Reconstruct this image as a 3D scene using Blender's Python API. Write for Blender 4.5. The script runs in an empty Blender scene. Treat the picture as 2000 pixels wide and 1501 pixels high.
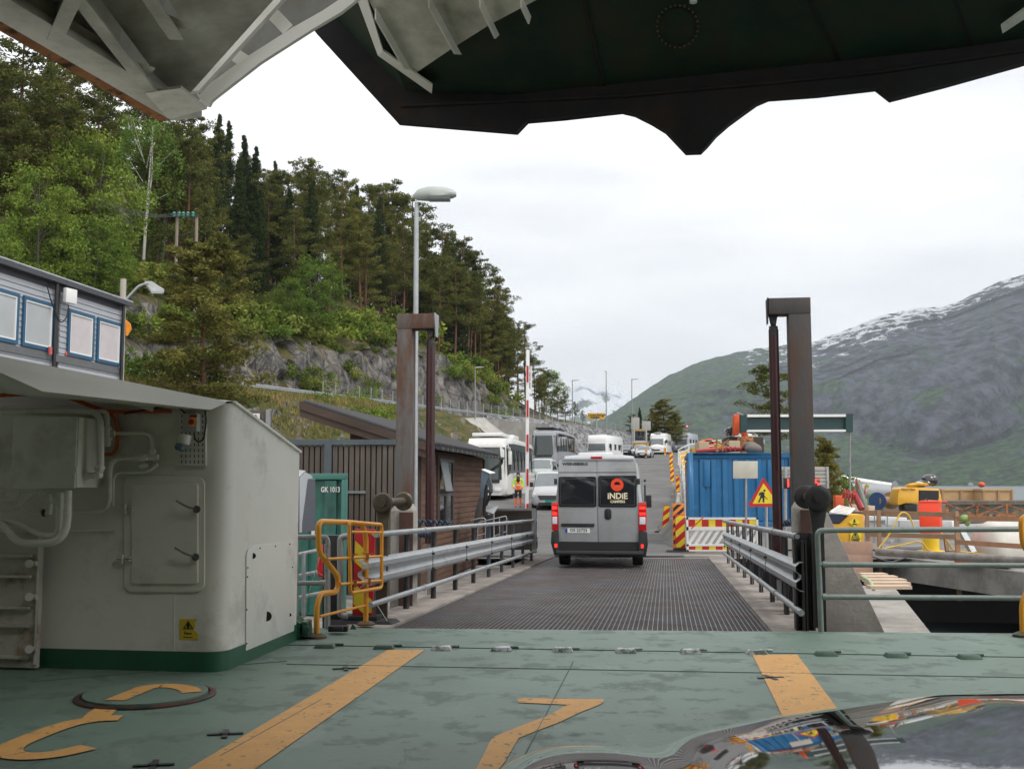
import bpy, bmesh, math, random
from math import sin, cos, tan, atan, atan2, pi, sqrt, radians, floor
from mathutils import Vector as V, Matrix, noise
random.seed(11)
sc = bpy.context.scene
COL = sc.collection
# ---------------- camera, sky, sun, exposure ----------------
F = 2100.0; CH = 1.55; PIT = atan(194.5/F)
cd = bpy.data.cameras.new('camera'); cam = bpy.data.objects.new('camera', cd); COL.objects.link(cam)
cd.sensor_width = 36; cd.lens = 36*F/2000; cd.clip_start = 0.05; cd.clip_end = 40000
cam.location = (0, 0, CH); cam.rotation_euler = (pi/2+PIT, 0, 0)
sc.camera = cam
SUN_EL, SUN_AZ = 50, 125          # degrees; thin bright overcast, light from the right and above
w = bpy.data.worlds.new('World'); sc.world = w; w.use_nodes = True
nt = w.node_tree; nt.nodes.clear()
def nn(t, **k):
    n = nt.nodes.new(t)
    for a, b in k.items(): setattr(n, a, b)
    return n
out = nn('ShaderNodeOutputWorld'); bg = nn('ShaderNodeBackground'); bg2 = nn('ShaderNodeBackground')
sky = nn('ShaderNodeTexSky', sky_type='NISHITA', sun_disc=False, sun_elevation=radians(SUN_EL), sun_rotation=radians(SUN_AZ))
bg.inputs['Strength'].default_value = 0.02
nt.links.new(sky.outputs[0], bg.inputs['Color'])
tc = nn('ShaderNodeTexCoord'); mp = nn('ShaderNodeMapping'); mp.inputs['Scale'].default_value = (1, 1, 4.5)
nz = nn('ShaderNodeTexNoise'); nz.inputs['Scale'].default_value = 1.9; nz.inputs['Detail'].default_value = 4; nz.inputs['Roughness'].default_value = .5
cr = nn('ShaderNodeValToRGB')
cr.color_ramp.elements[0].position = .38; cr.color_ramp.elements[0].color = (.68, .675, .67, 1)
cr.color_ramp.elements[1].position = .60; cr.color_ramp.elements[1].color = (1.0, .985, .96, 1)
nt.links.new(tc.outputs['Generated'], mp.inputs[0]); nt.links.new(mp.outputs[0], nz.inputs[0]); nt.links.new(nz.outputs[0], cr.inputs[0])
nt.links.new(cr.outputs[0], bg2.inputs['Color']); bg2.inputs['Strength'].default_value = 1.12
add = nn('ShaderNodeAddShader')
nt.links.new(bg.outputs[0], add.inputs[0]); nt.links.new(bg2.outputs[0], add.inputs[1]); nt.links.new(add.outputs[0], out.inputs[0])
sd = bpy.data.lights.new('sun', 'SUN'); sun = bpy.data.objects.new('sun', sd); COL.objects.link(sun)
sd.energy = 1.3; sd.angle = radians(25); sd.color = (1, .97, .92)
_a = radians(SUN_AZ); _e = radians(SUN_EL)
sun.rotation_euler = V((-sin(_a)*cos(_e), -cos(_a)*cos(_e), -sin(_e))).to_track_quat('-Z', 'Y').to_euler()
sc.view_settings.view_transform = 'Standard'; sc.view_settings.look = 'None'
sc.view_settings.exposure = 0.42; sc.view_settings.gamma = 1
sc.cycles.volume_bounces = 0
sc.cycles.max_bounces = 7; sc.cycles.transparent_max_bounces = 12

# ---------------- geometry helpers ----------------
def ray(px, py):
    r = (px-1000)/F; u = (750.5-py)/F
    return V((r, cos(PIT)-u*sin(PIT), sin(PIT)+u*cos(PIT)))
def W(px, py, Y):
    d = ray(px, py); return V((0, 0, CH)) + d*(Y/d.y)
def G(px, py, z=0.0):
    d = ray(px, py); return V((0, 0, CH)) + d*((z-CH)/d.z)
def lerp(a, b, t): return a+(b-a)*t
def clamp(x, a=0., b=1.): return max(a, min(b, x))
def sstep(a, b, x):
    t = clamp((x-a)/(b-a)); return t*t*(3-2*t)
def pw(x, pts):
    if x <= pts[0][0]: return pts[0][1]
    for (a, b), (c, d) in zip(pts, pts[1:]):
        if x <= c: return b+(d-b)*(x-a)/(c-a)
    return pts[-1][1]
def fbm(p, o=4):
    s = 0; a = 1; q = V(p)
    for _ in range(o):
        s += a*noise.noise(q); a *= .5; q = q*2.03
    return s
def fillet(pts, r, n=5, closed=False):
    pts = [V(p) for p in pts]; out = []; N = len(pts)
    for i, p in enumerate(pts):
        if not closed and i in (0, N-1): out.append(p); continue
        a = pts[i-1]-p; b = pts[(i+1) % N]-p
        d = min(r, a.length*.48, b.length*.48)
        a = p+a.normalized()*d; b = p+b.normalized()*d
        for k in range(n+1):
            t = k/n; out.append(a*(1-t)**2+p*2*t*(1-t)+b*t*t)
    return out
class MB:
    def __init__(s): s.v = []; s.f = []; s.m = []; s.mi = 0
    def add(s, vs, fs):
        o = len(s.v); s.v += [V(p) for p in vs]; s.f += [[i+o for i in f] for f in fs]; s.m += [s.mi]*len(fs); return s
    def box(s, c, d, rot=None):
        c = V(c); h = V(d)/2
        vs = [V((x*h.x, y*h.y, z*h.z)) for z in (-1, 1) for y in (-1, 1) for x in (-1, 1)]
        if rot is not None:
            if not isinstance(rot, Matrix): rot = Matrix.Rotation(rot, 3, 'Z')
            vs = [rot @ p for p in vs]
        return s.add([p+c for p in vs], [(0, 2, 3, 1), (4, 5, 7, 6), (0, 1, 5, 4), (2, 6, 7, 3), (0, 4, 6, 2), (1, 3, 7, 5)])
    def b2(s, p, q):
        p = V(p); q = V(q); return s.box((p+q)/2, (abs(q.x-p.x), abs(q.y-p.y), abs(q.z-p.z)))
    def beam(s, a, b, w, h, up=(0, 0, 1)):
        a = V(a); b = V(b); d = (b-a); L = d.length; d.normalize(); up = V(up)
        x = d.cross(up)
        if x.length < 1e-4: x = d.cross(V((0, 1, 0)))
        x.normalize(); z = x.cross(d).normalized()
        return s.box((a+b)/2, (w, L, h), Matrix((x, d, z)).transposed())
    def tube(s, pts, r, n=10, closed=False, caps=True):
        pts = [V(p) for p in pts]; N = len(pts); rings = []; up = None
        for i, p in enumerate(pts):
            if closed: t = (pts[(i+1) % N]-pts[i-1])
            else: t = pts[min(i+1, N-1)]-pts[max(i-1, 0)]
            if t.length < 1e-9: t = V((0, 0, 1))
            t.normalize()
            if up is None:
                up = t.cross(V((0, 0, 1)))
                if up.length < .1: up = t.cross(V((0, 1, 0)))
            up = up-t*up.dot(t); up.normalize(); b = t.cross(up)
            rr = r[i] if isinstance(r, (list, tuple)) else r
            rings.append([p+(up*cos(2*pi*k/n)+b*sin(2*pi*k/n))*rr for k in range(n)])
        vs = [q for g in rings for q in g]; fs = []
        for i in range(N if closed else N-1):
            j = (i+1) % N
            fs += [(i*n+k, i*n+(k+1) % n, j*n+(k+1) % n, j*n+k) for k in range(n)]
        if caps and not closed: fs += [tuple(reversed(range(n))), tuple((N-1)*n+k for k in range(n))]
        return s.add(vs, fs)
    def cyl(s, a, b, r, r2=None, n=16): return s.tube([a, b], [r, r if r2 is None else r2], n)
    def lathe(s, prof, c, ax=(0, 0, 1), n=20):
        c = V(c); ax = V(ax).normalized(); x = ax.orthogonal().normalized(); y = ax.cross(x); vs = []
        for (r, h) in prof: vs += [c+ax*h+(x*cos(2*pi*k/n)+y*sin(2*pi*k/n))*max(r, 1e-4) for k in range(n)]
        fs = [(i*n+k, i*n+(k+1) % n, (i+1)*n+(k+1) % n, (i+1)*n+k) for i in range(len(prof)-1) for k in range(n)]
        fs += [tuple(reversed(range(n))), tuple((len(prof)-1)*n+k for k in range(n))]
        return s.add(vs, fs)
    def prism(s, pts, ext):
        pts = [V(p) for p in pts]; e = V(ext); n = len(pts)
        return s.add(pts+[p+e for p in pts], [tuple(reversed(range(n))), tuple(range(n, 2*n))]+[(i, (i+1) % n, (i+1) % n+n, i+n) for i in range(n)])
    def quad(s, *p): return s.add(p, [tuple(range(len(p)))])
    def ell(s, c, r, n=12, m=8, rot=None):
        c = V(c); vs = []
        for i in range(m+1):
            t = pi*i/m
            for k in range(n):
                p = V((r[0]*sin(t)*cos(2*pi*k/n), r[1]*sin(t)*sin(2*pi*k/n), r[2]*cos(t)))
                if rot is not None: p = rot @ p
                vs.append(c+p)
        return s.add(vs, [(i*n+k, (i+1)*n+k, (i+1)*n+(k+1) % n, i*n+(k+1) % n) for i in range(m) for k in range(n)])
    def grid(s, fn, nu, nv):
        vs = [fn(i/nu, j/nv) for j in range(nv+1) for i in range(nu+1)]; k = nu+1
        return s.add(vs, [(j*k+i, j*k+i+1, (j+1)*k+i+1, (j+1)*k+i) for j in range(nv) for i in range(nu)])
    def xf(s, M):
        s.v = [M @ p for p in s.v]; return s
    def build(s, name, mat, parent=None, world=False, smooth=None, bevel=0, seg=2, normals=True):
        me = bpy.data.meshes.new(name); vs = s.v
        if world and parent is not None:
            inv = pmat(parent).inverted(); vs = [inv @ p for p in vs]
        me.from_pydata([tuple(p) for p in vs], [], s.f)
        for m in (mat if isinstance(mat, (list, tuple)) else [mat]): me.materials.append(m)
        if any(s.m): me.polygons.foreach_set('material_index', s.m)
        if bevel or normals:
            bm = bmesh.new(); bm.from_mesh(me)
            if bevel:
                bmesh.ops.remove_doubles(bm, verts=bm.verts, dist=1e-5)
                ed = [e for e in bm.edges if len(e.link_faces) == 2 and e.calc_face_angle(0) > .5]
                bmesh.ops.bevel(bm, geom=ed, offset=bevel, segments=seg, profile=.6, affect='EDGES', clamp_overlap=True)
            if normals: bmesh.ops.recalc_face_normals(bm, faces=bm.faces)
            bm.to_mesh(me); bm.free()
        if smooth is None: smooth = 35
        if smooth:
            me.polygons.foreach_set('use_smooth', [True]*len(me.polygons)); me.set_sharp_from_angle(angle=radians(smooth))
        o = bpy.data.objects.new(name, me); COL.objects.link(o)
        if parent is not None: o.parent = parent
        return o
def pmat(o):
    M = Matrix.Translation(o.location) @ o.rotation_euler.to_matrix().to_4x4()
    return pmat(o.parent) @ M if o.parent else M
def tag(o, label=None, cat=None, group=None, kind=None):
    if label: o['label'] = label
    if cat: o['category'] = cat
    if group: o['group'] = group
    if kind: o['kind'] = kind
    return o
def thing(name, label, cat, loc=(0, 0, 0), rz=0, group=None):
    o = bpy.data.objects.new(name, None); COL.objects.link(o); o.location = loc; o.rotation_euler = (0, 0, rz)
    o.empty_display_size = .2
    return tag(o, label, cat, group)
def dup(r, loc, rz=0, label=None, scale=None):
    kids = KIDS.setdefault(r.name, [c for c in bpy.data.objects if c.parent == r])
    c = r.copy(); COL.objects.link(c); c.location = loc; c.rotation_euler = (0, 0, rz)
    if label: c['label'] = label
    if scale: c.scale = scale if isinstance(scale, (tuple, list, V)) else (scale,)*3
    for k in kids:
        d = k.copy(); COL.objects.link(d); d.parent = c
        for g in KIDS.setdefault(k.name, [x for x in bpy.data.objects if x.parent == k]):
            e = g.copy(); COL.objects.link(e); e.parent = d
    return c
KIDS = {}
def text(s, size, name, mat, parent, M, depth=.004, align='CENTER', sx=1, shear=0, bold=0):
    cu = bpy.data.curves.new(name, 'FONT'); cu.body = s; cu.size = size; cu.extrude = depth/2; cu.align_x = align; cu.align_y = 'CENTER'; cu.shear = shear; cu.offset = bold
    cu.resolution_u = 3
    t = bpy.data.objects.new(name, cu); COL.objects.link(t)
    bpy.context.view_layer.update()
    me = bpy.data.meshes.new_from_object(t.evaluated_get(bpy.context.evaluated_depsgraph_get())); bpy.data.objects.remove(t)
    me.transform(M @ Matrix.Diagonal((sx, 1, 1, 1))); me.materials.clear(); me.materials.append(mat); me.name = name
    o = bpy.data.objects.new(name, me); COL.objects.link(o); o.parent = parent; return o
def frame(o, x, z_up):
    """matrix placing text: local x->x dir, local y->z_up dir, at o"""
    x = V(x).normalized(); y = V(z_up).normalized(); n = x.cross(y)
    return Matrix.Translation(o) @ Matrix((x, y, n)).transposed().to_4x4()
# ---------------- materials ----------------
MC = {}
def mat(name, col, rough=.6, metal=0., var=.12, scale=3., bump=0., bscale=None, dirt=None, damt=.5, dscale=1.5, dthr=.5, stretch=None, coat=0., spec=.5, emit=0, trans=0, coords='Object', dsoft=.12, rand=0):
    if name in MC: return MC[name]
    m = bpy.data.materials.new(name); MC[name] = m; m.use_nodes = True; t = m.node_tree; b = t.nodes['Principled BSDF']
    b.inputs['Roughness'].default_value = rough; b.inputs['Metallic'].default_value = metal
    b.inputs['Coat Weight'].default_value = coat; b.inputs['Specular IOR Level'].default_value = spec
    def n(ty, **k):
        q = t.nodes.new(ty)
        for a, c in k.items(): setattr(q, a, c)
        return q
    L = t.links.new
    tcn = n('ShaderNodeTexCoord'); mpn = n('ShaderNodeMapping')
    if stretch: mpn.inputs['Scale'].default_value = stretch
    L(tcn.outputs[coords], mpn.inputs[0])
    nz = n('ShaderNodeTexNoise'); nz.inputs['Scale'].default_value = scale; nz.inputs['Detail'].default_value = 6; nz.inputs['Roughness'].default_value = .6
    L(mpn.outputs[0], nz.inputs[0])
    mr = n('ShaderNodeMapRange'); mr.inputs[1].default_value = .25; mr.inputs[2].default_value = .75; mr.inputs[3].default_value = 1-var; mr.inputs[4].default_value = 1+var
    L(nz.outputs[0], mr.inputs[0])
    mx = n('ShaderNodeMix', data_type='RGBA', blend_type='MULTIPLY'); mx.inputs[0].default_value = 1; mx.inputs[6].default_value = (*col, 1)
    L(mr.outputs[0], mx.inputs[7]); cur = mx.outputs[2]
    if dirt:
        n2 = n('ShaderNodeTexNoise'); n2.inputs['Scale'].default_value = dscale; n2.inputs['Detail'].default_value = 8; n2.inputs['Roughness'].default_value = .68
        L(mpn.outputs[0], n2.inputs[0])
        r2 = n('ShaderNodeMapRange'); r2.inputs[1].default_value = dthr-dsoft/2; r2.inputs[2].default_value = dthr+dsoft/2; r2.inputs[3].default_value = 0; r2.inputs[4].default_value = damt
        L(n2.outputs[0], r2.inputs[0])
        m2 = n('ShaderNodeMix', data_type='RGBA'); m2.inputs[7].default_value = (*dirt, 1)
        L(r2.outputs[0], m2.inputs[0]); L(cur, m2.inputs[6]); cur = m2.outputs[2]
        r3 = n('ShaderNodeMapRange'); r3.inputs[3].default_value = rough; r3.inputs[4].default_value = min(1, rough+.25); L(r2.outputs[0], r3.inputs[0]); L(r3.outputs[0], b.inputs['Roughness'])
    if rand:
        oi = n('ShaderNodeObjectInfo'); hs = n('ShaderNodeHueSaturation'); a = n('ShaderNodeMapRange'); a.inputs[3].default_value = 1-rand; a.inputs[4].default_value = 1+rand
        L(oi.outputs['Random'], a.inputs[0]); L(a.outputs[0], hs.inputs['Value'])
        a2 = n('ShaderNodeMapRange'); a2.inputs[3].default_value = .5+rand*.06; a2.inputs[4].default_value = .5-rand*.06
        L(oi.outputs['Random'], a2.inputs[0]); L(a2.outputs[0], hs.inputs['Hue'])
        L(cur, hs.inputs['Color']); cur = hs.outputs[0]
    L(cur, b.inputs['Base Color'])
    if bump:
        n3 = n('ShaderNodeTexNoise'); n3.inputs['Scale'].default_value = bscale or scale*4; n3.inputs['Detail'].default_value = 6
        L(mpn.outputs[0], n3.inputs[0]); bp = n('ShaderNodeBump'); bp.inputs['Strength'].default_value = bump; bp.inputs['Distance'].default_value = .02
        L(n3.outputs[0], bp.inputs['Height']); L(bp.outputs[0], b.inputs['Normal'])
    if emit:
        b.inputs['Emission Color'].default_value = (*col, 1); b.inputs['Emission Strength'].default_value = emit
    m['_out'] = ''
    del m['_out']
    return m
RUST = (.085, .045, .027)
galv = mat('galvanised_steel', (.40, .42, .43), .45, .55, .15, 6, .1, dirt=(.24, .17, .12), damt=.5, dscale=2.2, dthr=.66)
galv2 = mat('weathered_galvanised_pipe', (.30, .31, .31), .5, .4, .15, 8, .1, dirt=(.12, .09, .07), damt=.5, dscale=6, dthr=.62)
darksteel = mat('dark_painted_steel', (.035, .033, .034), .55, .2, .3, 5, .1, dirt=RUST, damt=.5, dscale=3, dthr=.6)
black = mat('black_plastic', (.02, .02, .022), .5)
rubber = mat('black_rubber', (.022, .022, .023), .8, bump=.1)
glass = mat('dark_glass', (.018, .02, .024), .06, 0, .1, 1, spec=.6)
white = mat('white_paint', (.78, .78, .77), .35, var=.04, coat=.3)
concrete = mat('concrete', (.33, .31, .28), .9, 0, .2, 2.5, .3, 22, dirt=(.17, .15, .13), damt=.6, dscale=1.1, dthr=.52)
# ---------------- ramp frame ----------------
AL = radians(8.1)
_l = G(750, 1226); _r = G(1508, 1230); R0 = V((( _l.x+_r.x)/2, (_l.y+_r.y)/2, 0))
RS = 0.0224; RLEN = 18.6
VD = V((sin(AL), cos(AL), 0)); UD = V((cos(AL), -sin(AL), 0))
def RF(u, v, z=0.): return R0+UD*u+VD*v+V((0, 0, z))
def rz(v): return -.035-RS*v
def RU(px, py, u):
    d = ray(px, py); o = V((0, 0, CH))
    t = (u-(o-R0).dot(UD))/d.dot(UD); p = o+d*t
    return (p-R0).dot(VD), p.z
def RV(px, py, v):
    d = ray(px, py); o = V((0, 0, CH))
    t = (v-(o-R0).dot(VD))/d.dot(VD); p = o+d*t
    return (p-R0).dot(UD), p.z
# ---------------- terrain ----------------
BP = [(20, -.45), (43, -.4), (50, .15), (63, .75), (80, 1.8), (130, 4.9), (180, 7.2), (260, 8.6), (500, 8)]
def base(y):
    return (pw(y-2, BP)+pw(y, BP)*2+pw(y+2, BP))/4
SA = V((-27, 76)); SD = V((37, 74)).normalized(); SN = V((-SD.y, SD.x))
def sd_xy(s, d): p = SA+SD*s+SN*d; return p.x, p.y
def xy_sd(x, y): q = V((x, y))-SA; return q.dot(SD), q.dot(SN)
def road_z(s): return pw(s, [(78, 9.0), (110, 8.6), (200, 8.4)])
CLH = [(-100, 7), (-20, 7.5), (5, 7.6), (18, 7.2), (30, 6.8), (45, 8), (58, 8.8), (70, 6), (82, 3.2), (110, 2)]
HF = [(60, 1), (80, .8), (110, .45), (150, .2), (260, .1)]
def hill_z(s, d):
    x, y = sd_xy(s, d); zr = road_z(s)
    if d < -1:
        steep = sstep(33, 37.5, s); b = base(max(y, 20))-.8
        wd = lerp(16, 8.5, steep); t = clamp((-d-1)/wd)
        # grass shelf, then a rock drop
        pr = lerp(t*.35 if t < .45 else .1575+(t-.45)/.55*.8425, t, steep)
        return zr-.1+(b-zr+.1)*pr + (fbm((x*.25, y*.25, 1), 3)*.5*min(1, -d/3-.3))*(1-steep*.6)
    if d < 6: return zr
    n = fbm((x*.1, y*.1, 3.3), 4)
    ch = pw(s, CLH)*(1+.25*n)
    zc = zr+ch*sstep(6.0, 9.0+1.2*n, d)
    if d > 9: 
        h = pw(s, HF)
        zc += (d-9)*.5*h + fbm((x*.05, y*.05, 9), 3)*2*clamp((d-9)/20)
    return zc
def land_z(x, y):
    s, d = xy_sd(x, y)
    return hill_z(s, d)
def ground_z(x, y):
    return lerp(base(y), -.42, sstep(13, 19, x-(max(0, y-60)*.16)))
def terrain_mat(name, rockc, rockc2, g1, g2, thr=.72, rscale=.5):
    m = bpy.data.materials.new(name); m.use_nodes = True; t = m.node_tree; b = t.nodes['Principled BSDF']; L = t.links.new
    b.inputs['Roughness'].default_value = .92; b.inputs['Specular IOR Level'].default_value = .2
    def n(ty, **k):
        q = t.nodes.new(ty)
        for a, c in k.items(): setattr(q, a, c)
        return q
    tcn = n('ShaderNodeTexCoord'); mp = n('ShaderNodeMapping'); mp.inputs['Rotation'].default_value = (.5, .9, .3); mp.inputs['Scale'].default_value = (1, 2.6, 1)
    L(tcn.outputs['Object'], mp.inputs[0])
    n1 = n('ShaderNodeTexNoise'); n1.inputs['Scale'].default_value = rscale; n1.inputs['Detail'].default_value = 10; n1.inputs['Roughness'].default_value = .7; L(mp.outputs[0], n1.inputs[0])
    r1 = n('ShaderNodeValToRGB'); e = r1.color_ramp.elements; e[0].position = .33; e[0].color = (*[c*.22 for c in rockc], 1); e[1].position = .72; e[1].color = (*rockc2, 1)
    k = e.new(.47); k.color = (*rockc, 1); L(n1.outputs[0], r1.inputs[0])
    vo = n('ShaderNodeTexVoronoi', feature='DISTANCE_TO_EDGE'); vo.inputs['Scale'].default_value = rscale*1.1; L(mp.outputs[0], vo.inputs[0])
    vr = n('ShaderNodeMapRange'); vr.inputs[1].default_value = 0; vr.inputs[2].default_value = .05; vr.inputs[3].default_value = .25; vr.inputs[4].default_value = 1; L(vo.outputs['Distance'], vr.inputs[0])
    mv = n('ShaderNodeMix', data_type='RGBA', blend_type='MULTIPLY'); mv.inputs[0].default_value = .85; L(r1.outputs[0], mv.inputs[6]); L(vr.outputs[0], mv.inputs[7])
    n2 = n('ShaderNodeTexNoise'); n2.inputs['Scale'].default_value = .6; n2.inputs['Detail'].default_value = 8; n2.inputs['Roughness'].default_value = .7; L(tcn.outputs['Object'], n2.inputs[0])
    r2 = n('ShaderNodeValToRGB'); e = r2.color_ramp.elements; e[0].position = .4; e[0].color = (*g1, 1); e[1].position = .62; e[1].color = (*g2, 1); L(n2.outputs[0], r2.inputs[0])
    g = n('ShaderNodeNewGeometry'); sx = n('ShaderNodeSeparateXYZ'); L(g.outputs['True Normal'], sx.inputs[0])
    ad = n('ShaderNodeMath', operation='MULTIPLY_ADD'); L(n2.outputs[0], ad.inputs[0]); ad.inputs[1].default_value = .5; L(sx.outputs['Z'], ad.inputs[2])
    mr = n('ShaderNodeMapRange'); mr.inputs[1].default_value = thr+.2; mr.inputs[2].default_value = thr+.3; L(ad.outputs[0], mr.inputs[0])
    mx = n('ShaderNodeMix', data_type='RGBA'); L(mr.outputs[0], mx.inputs[0]); L(mv.outputs[2], mx.inputs[6]); L(r2.outputs[0], mx.inputs[7])
    L(mx.outputs[2], b.inputs['Base Color'])
    bp = n('ShaderNodeBump'); bp.inputs['Strength'].default_value = .9; bp.inputs['Distance'].default_value = .9; L(n1.outputs[0], bp.inputs['Height']); L(bp.outputs[0], b.inputs['Normal'])
    return m
hm = terrain_mat('hillside_rock_and_turf', (.145, .138, .132), (.42, .38, .33), (.05, .075, .018), (.17, .13, .06), .62, .45)
# sample lines
ds = [-18, -15, -13]+[-12+.6*i for i in range(19)]+[-.6, 0, 3, 6]+[6.2+.35*i for i in range(26)]+[16, 18, 20, 23, 26, 30, 35, 40, 46, 53, 60, 70, 80, 95, 110, 130, 150, 180, 220, 260]
ss = [-130, -110, -90, -70, -55, -40, -30]+[-25+.55*i for i in range(227)]+[100+2*i for i in range(20)]+[145, 155, 168]
def hv(s, d):
    x, y = sd_xy(s, d); z = hill_z(s, d)
    if 6 < d < 14:
        k = sstep(6, 7.2, d)*(1-sstep(12, 14, d)); q = (x*.34+z*.1, y*.34, z*.7)
        r = (abs(noise.noise(V(q)))*2-.4)*1.3+fbm((x*1.3, y*1.3, z*1.7), 3)*.45
        st = noise.noise(V((s*.5+z*.6, z*.15, 7)))*.9
        x += SN.x*(r+st)*k; y += SN.y*(r+st)*k; z += r*.35*k
    if d < -4 and s < 36:
        k = sstep(4, 7, -d)
        r = (abs(noise.noise(V((x*.6, y*.6, z*.9))))*2-.4)*.8+fbm((x*1.7, y*1.7, z*1.9), 3)*.3
        x += SN.x*r*k; y += SN.y*r*k
    elif d < -1 and s >= 36:
        r = fbm((x*2.1, y*2.1, z*2.1), 2)*.35; x += SN.x*r; y += SN.y*r; z += r*.4
    return (x, y, z)
hb = MB(); k = len(ss)
hb.v = [V(hv(s, d)) for d in ds for s in ss]
hb.f = [(j*k+i, j*k+i+1, (j+1)*k+i+1, (j+1)*k+i) for j in range(len(ds)-1) for i in range(k-1)]; hb.m = [0]*len(hb.f)
o = hb.build('hillside', hm, smooth=50); o['kind'] = 'structure'
# upper road sheet
asph = mat('asphalt', (.145, .143, .14), .85, 0, .14, .8, .35, 60, dirt=(.08, .078, .075), damt=.6, dscale=.35, dthr=.5, dsoft=.2)
ub = MB(); ub.grid(lambda u, v: V((*sd_xy(-110+u*330, .7+v*4.8), road_z(-110+u*330)+.03)), 90, 1)
ub.build('upper_road', asph, normals=False)['kind'] = 'structure'
# lower ground sheet
gr = mat('ground_gravel', (.21, .20, .185), .95, 0, .25, 1.2, .8, 25, dirt=(.11, .10, .09), damt=.7, dscale=.5, dthr=.5, dsoft=.2)
gb = MB(); xs = [-60, -50, -42, -36]+[-30+2*i for i in range(31)]+[33, 36, 40, 46]
ys = [29.2, 30, 31, 32, 34, 37, 40, 43, 46, 48, 50, 53, 56, 60, 64, 68, 74, 80, 88, 96, 105, 115, 125, 140, 155, 175, 200, 240, 300, 380]
def xr(y): return pw(y, [(29, 46), (50, 40), (58, 21), (75, 21), (100, 27), (130, 33), (200, 55), (380, 80)])
def xl(y): return -60 if y < 60 else lerp(-40, -10, sstep(60, 130, y))
def gfn(i, j):
    y = ys[j]; u = i/44; xx = lerp(xl(y), xr(y), u); z = ground_z(xx, y)+fbm((xx*.2, y*.2, 0), 2)*.04
    if i == 44: z = -5
    return V((xx, y, z-.02))
gb.v = [gfn(i, j) for j in range(len(ys)) for i in range(45)]
gb.f = [(j*45+i, j*45+i+1, (j+1)*45+i+1, (j+1)*45+i) for j in range(len(ys)-1) for i in range(44)]; gb.m = [0]*len(gb.f)
gb.build('ground', gr, smooth=60)['kind'] = 'structure'
# left quay (beside the ramp) : concrete apron with a cut for the ramp pit
qb = MB()
qb.prism([RF(-2.75, 1.2, -.62), RF(-2.75, 18.7, -.62), V((-60, 29.4, -.62)), V((-60, 13, -.62)), RF(-9, 1.2, -.62)], (0, 0, -3))
o = qb.build('quay_apron', concrete); o['kind'] = 'structure'
# asphalt lower road
RR = [(30, 4.75), (44, 6.25), (60, 8.8), (75, 11.1), (100, 14.7), (130, 20.5), (170, 27), (240, 34)]
RL = [(30, -2.6), (50, -10), (75, -14), (100, -8), (130, 2), (170, 12), (240, 20)]
rb = MB(); yy = [29.9+1.2*i for i in range(60)]+[103+5*i for i in range(28)]
rb.grid(lambda u, v: (lambda y: (lambda x: V((x, y, ground_z(x, y)+.012)))(lerp(pw(y, RL), pw(y, RR), u)))(yy[round(v*(len(yy)-1))]), 14, len(yy)-1)
rb.build('road', asph, normals=False)['kind'] = 'structure'
# water
wm = mat('fjord_water', (.10, .13, .14), .45, 0, .2, .05, .25, .6, spec=.9)
wb = MB(); wb.grid(lambda u, v: V((-1500+8500*u, -60+7000*v, -2.4)), 4, 4)
wb.build('fjord_water', wm, normals=False)['kind'] = 'structure'
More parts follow.
